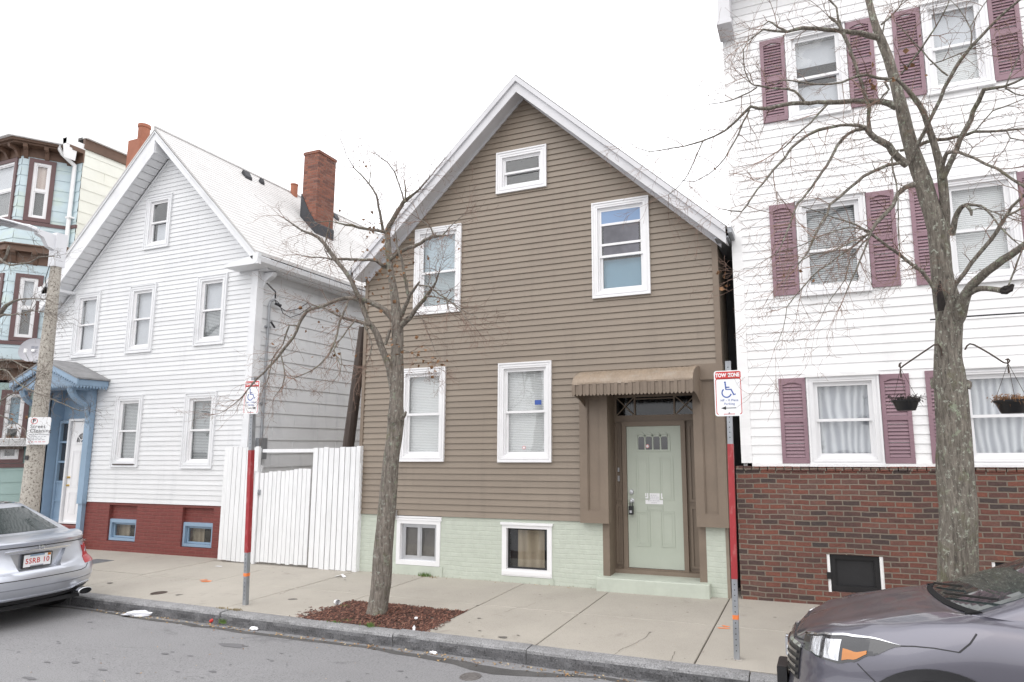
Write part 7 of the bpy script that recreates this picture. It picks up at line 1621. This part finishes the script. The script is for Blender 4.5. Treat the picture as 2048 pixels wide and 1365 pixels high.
g = MB(); pj.line(g, [(-.80, .505), (-.40, .492), (.40, .492), (.80, .505)], .010, 'rear', .004); B('bumper_crease', g, 'chrome' if 0 else 'silver')
g = MB()
def apron(u, v):
    y = -.80+1.60*u; a = abs(y); top = .335 if a < .42 else (.335+(a-.42)/.08*.03 if a < .50 else .365); top = top if a < .72 else top-.06*(a-.72)/.08; return y, .285+(top-.285)*v
pj.strip(g, apron, 48, 4, 'rear', .008, .02); B('rear_apron', g, 'plastic', smooth=True)
g = MB()
for a_, b_ in (((-.80, .315), (-.50, .378)),): pass
pj.line(g, [(-.80, .335), (-.70, .404), (-.50, .404), (-.42, .362), (.42, .362), (.50, .404), (.70, .404), (.80, .335)], .014, 'rear', .012); B('apron_edge', g, 'silver')
for s in (1, -1):
    g = MB(); c = (.075, s*.55, .305); n = 24
    oy, oz = .085, .042
    ringsE = []
    for (sc, xx) in ((1.0, .20), (1.0, -.015), (.90, -.020), (.86, .0), (.86, .15)): ringsE.append([(c[0]+xx, c[1]+oy*sc*math.cos(2*math.pi*k/n), c[2]+oz*sc*math.sin(2*math.pi*k/n)) for k in range(n)])
    for a, b in zip(ringsE[:-1], ringsE[1:]):
        for k in range(n): g.face([a[k], a[(k+1) % n], b[(k+1) % n], b[k]])
    ex = B('exhaust_tip', g, 'chrome', smooth=True); g = MB(); g.face([(c[0]+.05, c[1]+oy*.86*math.cos(2*math.pi*k/n), c[2]+oz*.86*math.sin(2*math.pi*k/n)) for k in range(n)]); B('exhaust_bore', g, 'gap', ex)
# number plate (rear faces -x in car space, so text is turned)
g = MB(); pj.line(g, [(-.66, .955), (-.3, .968), (.3, .968), (.66, .955)], .011, 'rear', .003); B('spoiler_shadow_line', g, 'gap')  # dark strip painted as the shadow under the spoiler lip
g = MB(); pj.line(g, [(-.78, .492), (-.40, .478), (.40, .478), (.78, .492)], .007, 'rear', .003); B('crease_shade_line', g, 'ink_grey')  # grey strip painted as shade just below the bumper crease
rt = (R(90), 0, R(-90))
g = MB(); g.box(.150, .165, -.165, .165, .700, .868); pl = B('number_plate', g, 'plastic')
g = MB(); g.box(.1475, .150, -.150, .150, .712, .858); B('plate_face', g, 'sign_white', pl)
g = MB(); g.box(.1468, .1475, -.075, .085, .836, .857); B('plate_strip', g, 'blue_paint', pl)
g = MB(); g.box(.1466, .1475, -.145, -.110, .826, .857); B('registration_sticker', g, 'lamp_amber', pl)
g = MB(); g.box(.1463, .1475, -.07, .075, .712, .726); B('plate_strip', g, 'ink_grey', pl)
text('5SRB 10', .088, 'sign_red', (.1460, 0, .778), pl, rot=rt, sx=.80, local=True, bold=.001, spacing=1.12)
# ring emblem with three spokes, small badge
h, n_ = pj.hit((-3, 0, .955), (1, 0, 0)); ex0 = h.x-.006
g = MB(); cz = .958
for k in range(28):
    a0, a1 = 2*math.pi*k/28, 2*math.pi*(k+1)/28; g.tube([(ex0, .040*math.cos(a0), cz+.040*math.sin(a0)), (ex0, .040*math.cos(a1), cz+.040*math.sin(a1))], .0042, 5, cap=False)
for k in range(3):
    a = math.pi/2+2*math.pi*k/3; g.prism([(ex0-.003, .038*math.cos(a), cz+.038*math.sin(a)), (ex0-.003, .008*math.cos(a+1.05), cz+.008*math.sin(a+1.05)), (ex0-.003, 0, cz), (ex0-.003, .008*math.cos(a-1.05), cz+.008*math.sin(a-1.05))], (.005, 0, 0))
B('emblem', g, 'chrome')
h, n_ = pj.hit((-3, -.56, .94), (1, 0, 0)); nz = Vector((n_.x, n_.y, 0)).normalized(); az = math.atan2(nz.y, nz.x)
text('4MATIC', .032, 'chrome', (h.x+nz.x*.012*(-1 if n_.x > 0 else 1), h.y+nz.y*.012*(-1 if n_.x > 0 else 1), .940), T, name='badge', rot=(R(90), 0, R(-90)-math.atan2(-(-n_.y if n_.x > 0 else n_.y), 1)*0-R(12)), local=True, bold=.0008, extrude=.002)
g = MB(); h, _ = pj.hit((1.48, 0, 5), (0, 0, -1)); g.prism([(1.50, -.008, h.z-.01), (1.62, -.012, h.z+.0), (1.50, -.004, h.z+.055), (1.46, -.004, h.z+.05)], (0, .016, 0)); B('antenna', g, 'black')
g = MB(); pj.strip(g, lambda u, v: (1.50+.95*u, -.44+.88*v), 12, 10, 'top', .004, .01); B('roof_panel', g, 'car_glass', smooth=True)
g = MB(); g.box(.25, 4.4, -.60, .60, .21, .26); B('underside', g, 'gap')

# ---------- grey crossover, front left corner towards the camera
HW = .885
T = thing('grey_crossover', (4.02, 5.02, .02), 'dark grey violet crossover parked at the kerb in front of the large tree', 'car', 'cars parked along the kerb', rotz=math.pi)
deck2 = [(0, 1.02), (.3, 1.08), (1.2, 1.06), (2.4, 1.04), (3.0, 1.06), (3.2, 1.07), (3.4, 1.05), (3.7, 1.00), (3.95, .94), (4.10, .88), (4.20, .80), (4.30, .70)]
def r2(f, xr, xf, w, lr, lf, p, zb=.22):
    return [(x, y, zb+(interp(deck2, x)-.02*(y/.9)**4-zb)*f) for x, y in plan(xr, xf, w, lr, lf, p)]
rings = [r2(0, .30, 4.12, .76, .4, .6, 2.3), r2(.03, .2, 4.18, .83, .4, .62, 2.3), r2(.12, .08, 4.235, .872, .42, .70, 2.3), r2(.22, .03, 4.275, .884, .45, .75, 2.3), r2(.32, .0, 4.29, .888, .5, .80, 2.3), r2(.42, .0, 4.295, .886, .5, .84, 2.3), r2(.50, .02, 4.285, .880, .5, .87, 2.3),
         r2(.58, .04, 4.275, .876, .5, .90, 2.3), r2(.66, .05, 4.27, .880, .5, .93, 2.3), r2(.74, .06, 4.265, .888, .5, .97, 2.3), r2(.82, .08, 4.262, .884, .5, 1.02, 2.3), r2(.88, .09, 4.262, .872, .5, 1.06, 2.3), r2(.93, .10, 4.26, .856, .5, 1.10, 2.3), r2(.97, .12, 4.25, .838, .5, 1.14, 2.3), r2(.995, .14, 4.20, .815, .5, 1.12, 2.3), r2(1.0, .16, 4.12, .790, .5, 1.08, 2.3)]
rings += [[(x, y, interp(deck2, x)+.006+.012*(1-(y/.8)**2)) for x, y in plan(.2, 3.6, .775, .4, .7, 2.4)], [(x, y, interp(deck2, x)+.012) for x, y in plan(.22, 3.36, .765, .3, .30, 2.6)]]
def gr2(gf):
    xr = .22+.35*gf; xf = 3.31-(3.31-2.22)*gf**.92; w = .762-(.762-.60)*gf**1.2
    return [(x, y, (1.075-.02*0)+gf*(1.53-1.075)) for x, y in plan(xr, xf, w, .25, .26+.08*gf, 2.7)]
rings += [gr2(q) for q in (.0, .2, .4, .6, .8, .93, 1.0)]
rings += [[(x, y, 1.556) for x, y in plan(.66, 2.08, .53, .2, .3, 2.3)], [(x, y, 1.572) for x, y in plan(.85, 1.85, .36, .2, .2, 2.2)], [(x, y, 1.58) for x, y in plan(1.2, 1.5, .12, .1, .1, 2)]]
bm = shell(rings); pj = Proj(bm)
me = cut(bm, [arch(xw, .400, a, b, .345) for xw in (.88, 3.44) for a, b in ((.60, 1.2), (-1.2, -.60))])
body = obj_from_mesh(me, 'body', 'grey_paint', T)
for xw in (.88, 3.44):
    for s in (1, -1): wheel(T, xw, s*.775, .335, .22, s, 'aluminium')
def archring(g, x, r0, r1, zc, ax, off, a0=-12, a1=192):
    n = 30; pj.strip(g, lambda u, v: (x+(r0+(r1-r0)*v)*math.cos(R(a0+(a1-a0)*u)), zc+(r0+(r1-r0)*v)*math.sin(R(a0+(a1-a0)*u))), n, 2, ax, off, .02)
for ax in ('left', 'right'):
    g = MB(); [archring(g, xw, .392, .455, .345, ax, .012) for xw in (.88, 3.44)]; pj.quad(g, (1.32, .24), (3.0, .24), (3.0, .34), (1.32, .34), 20, 2, ax, .012); B('wheel_arch_trim', g, 'plastic', smooth=True)
    g = MB(); pj.quad(g, (.75, 1.13), (1.25, 1.10), (1.25, 1.45), (.85, 1.45), 5, 5, ax, .003); pj.quad(g, (1.30, 1.10), (1.95, 1.10), (1.90, 1.47), (1.30, 1.47), 6, 5, ax, .003); pj.quad(g, (2.0, 1.10), (2.92, 1.105), (2.34, 1.44), (2.0, 1.47), 8, 5, ax, .003); B('side_window', g, 'car_glass', smooth=True)
    g = MB()
    for a in ([(2.98, .30), (2.99, .6), (2.95, .85), (2.90, 1.06)], [(1.95, .30), (1.95, 1.06)], [(3.35, .30), (3.35, .3)][:1]*1):
        if len(a) > 1: pj.line(g, a, .007, ax)
    pj.line(g, [(3.12, 1.0), (3.16, .965), (3.22, .935), (3.45, .915), (3.62, .905), (3.74, .89)], .008, ax) if 0 else None
    B('panel_gap', g, 'gap')
g = MB()   # windshield, wrapped
pj.strip(g, lambda u, v: ((-.66+1.32*u)*(1-.16*v), 1.095+.40*v), 26, 10, 'front', .003, .01); B('windshield', g, 'car_glass', smooth=True)
g = MB(); pj.strip(g, lambda u, v: ((-.69+1.38*u), 1.079+.014*v), 26, 1, 'front', .006, .01); B('cowl', g, 'cowl')
g = MB()   # wipers lying on the glass
for y0, y1 in ((.10, .62), (-.45, .06)):
    P = []
    for k in range(9):
        t_ = k/8; y = y0+(y1-y0)*t_; h, n = pj.hit((9, y, 1.10+.045*t_), (-1, 0, 0)); P.append(h+n*.022)
    g.tube(P, .008, 5)
B('wiper', g, 'black')
# bonnet line on the top of the wing: runs along the shoulder then down to the lamp
for s in (1, -1):
    g = MB()
    ax = 'left' if s > 0 else 'right'
    fx = 'fl' if s > 0 else 'fr'
    pj.line(g, [(3.22, 1.00), (3.26, .95), (3.32, .90)], .009, ax); pj.line(g, [(3.32, .90), (3.44, .908), (3.54, .905), (3.62, .895)], .006, ax); B('bonnet_gap', g, 'gap'); g = MB(); pj.line(g, [(.23, .765), (.32, .69), (.42, .60)], .006, fx); B('bumper_gap', g, 'gap')
    g = MB(); pj.line(g, [(s*.0, .775), (s*.2, .78), (s*.42, .80)], .010, 'front', .003); B('nose_gap', g, 'gap')
    # head lamp: smoked housing, clear reflector bowls, amber corner
    TOPL = [(-.20, .845), (-.12, .86), (0, .885), (.15, .905), (.30, .915), (.44, .90)]; BOTL = [(-.20, .755), (-.12, .755), (-.06, .74), (.10, .74), (.20, .765), (.30, .82), (.44, .892)]
    def lamp(a0, a1, v0=0, v1=1): return lambda u, v: (a0+(a1-a0)*u, interp(BOTL, a0+(a1-a0)*u)+(interp(TOPL, a0+(a1-a0)*u)-interp(BOTL, a0+(a1-a0)*u))*(v0+(v1-v0)*v))
    g = MB(); pj.strip(g, lamp(-.22, .44), 26, 8, fx, .005, .02); hl = B('headlight', g, 'lens_dark', smooth=True)
    for a_, b_, v0, v1 in ((-.115, -.035, .08, .88), (.0, .115, .08, .82)):
        g = MB(); pj.strip(g, lamp(a_, b_, v0, v1), 8, 8, fx, .010, .004); B('reflector', g, 'lamp_clear', hl, smooth=True)
    g = MB(); pj.strip(g, lambda u, v: lamp(.135, .28, .10, .52-.24*u)(u, v), 8, 5, fx, .010, .004); B('indicator', g, 'lamp_amber', hl, smooth=True)
    g = MB(); pj.strip(g, lamp(-.22, .44, .95, 1.03), 20, 1, fx, .011, .01); B('lamp_trim', g, 'chrome', hl, smooth=True)
    g = MB(); pj.strip(g, lambda u, v: (s*(.52+.22*u), .36+.10*v), 8, 4, 'front', .006, .01); B('fog_lamp_recess', g, 'plastic', smooth=True)
    # mirror
    g = MB(); c = Vector((2.62, s*.97, 1.13)); rows = []
    for th in range(7):
        a = math.pi*th/6; rows.append([c+Vector((.09*math.sin(a)*math.cos(b_)-.02, .12*math.cos(a)*s, .085*math.sin(a)*math.sin(b_))) for b_ in [2*math.pi*k/12 for k in range(12)]])
    for a, b in zip(rows[:-1], rows[1:]):
        for k in range(12): g.face([a[k], a[(k+1) % 12], b[(k+1) % 12], b[k]])
    g.tube([(2.62, s*.80, 1.07), (2.62, s*.92, 1.09)], .03, 8); B('mirror', g, 'grey_paint', smooth=True)
T.rotation_euler = (R(4.5), 0, math.pi)
# grille, plate bracket, lower intake
g = MB(); pj.strip(g, lambda u, v: (-.42+.84*u, .555+.21*v), 18, 6, 'front', .008, .02); gr_ = B('grille', g, 'plastic', smooth=True)
g = MB()
for k in range(4): pj.strip(g, lambda u, v: (-.40+.80*u, .575+.045*k+.016*v), 18, 1, 'front', .022, .015)
B('grille_bar', g, 'lens_dark', gr_)
g = MB(); pj.strip(g, lambda u, v: (-.44+.88*u, .755+.022*v), 20, 1, 'front', .02, .015); B('grille_trim', g, 'chrome', gr_)
g = MB(); pj.strip(g, lambda u, v: (-.55+1.10*u, .27+.14*v), 20, 4, 'front', .006, .02); B('lower_intake', g, 'plastic', smooth=True)
g = MB(); g.box(4.285, 4.345, -.155, .155, .385, .56); g.box(4.345, 4.352, -.15, .15, .39, .555); B('plate_bracket', g, 'black')
h, _ = pj.hit((9, 0, .68), (-1, 0, 0)); g = MB(); g.frame(0, 0, 0, 0, 0, 0, 0) if 0 else None
for a, b in (((-.045, -.025), (.63, .73)), ((.025, .045), (.63, .73))): g.box(h.x+.012, h.x+.03, a[0], a[1], *b)
g.box(h.x+.012, h.x+.03, -.045, .045, .675, .69); g.box(h.x+.012, h.x+.028, -.062, -.05, .62, .74); g.box(h.x+.012, h.x+.028, .05, .062, .62, .74); B('emblem', g, 'chrome')
g = MB(); g.box(.3, 4.1, -.62, .62, .19, .24); B('underside', g, 'gap')

# =================================================================== LIGHT
w = bpy.data.worlds.new('World'); SC.world = w; w.use_nodes = True; nt = w.node_tree; bg = nt.nodes['Background']
sky = nt.nodes.new('ShaderNodeTexSky'); sky.sky_type = 'NISHITA'; sky.sun_disc = False; sky.sun_elevation = R(50); sky.sun_rotation = R(150); sky.dust_density = 6; sky.air_density = 1.0; sky.ozone_density = 1
mx = nt.nodes.new('ShaderNodeMix'); mx.data_type = 'RGBA'; mx.inputs[0].default_value = .85
nt.links.new(sky.outputs[0], mx.inputs[6])
# overcast cloud sheet: soft, brighter overhead
tc = nt.nodes.new('ShaderNodeTexCoord'); sp = nt.nodes.new('ShaderNodeSeparateXYZ'); nt.links.new(tc.outputs['Generated'], sp.inputs[0])
mr = nt.nodes.new('ShaderNodeMapRange'); mr.inputs[1].default_value = 0; mr.inputs[2].default_value = 1; mr.inputs[3].default_value = .85; mr.inputs[4].default_value = 1.25; nt.links.new(sp.outputs[2], mr.inputs[0])
cl = nt.nodes.new('ShaderNodeVectorMath'); cl.operation = 'SCALE'; cl.inputs[0].default_value = (15.5, 15.5, 15.8); nt.links.new(mr.outputs[0], cl.inputs['Scale'])
nt.links.new(cl.outputs[0], mx.inputs[7]); nt.links.new(mx.outputs[2], bg.inputs[0]); bg.inputs[1].default_value = .10
sd = bpy.data.lights.new('sun', 'SUN'); sd.energy = .55; sd.angle = R(60); sd.color = (1, .97, .93); so = bpy.data.objects.new('sun', sd); COL.objects.link(so)
so.rotation_euler = (R(40), 0, R(-30)); so.location = (0, 0, 20)
SC.view_settings.view_transform = 'Standard'; SC.view_settings.look = 'None'; SC.view_settings.exposure = .36; SC.view_settings.gamma = 1
SC.cycles.use_denoising = True; SC.cycles.max_bounces = 8; SC.cycles.transparent_max_bounces = 16
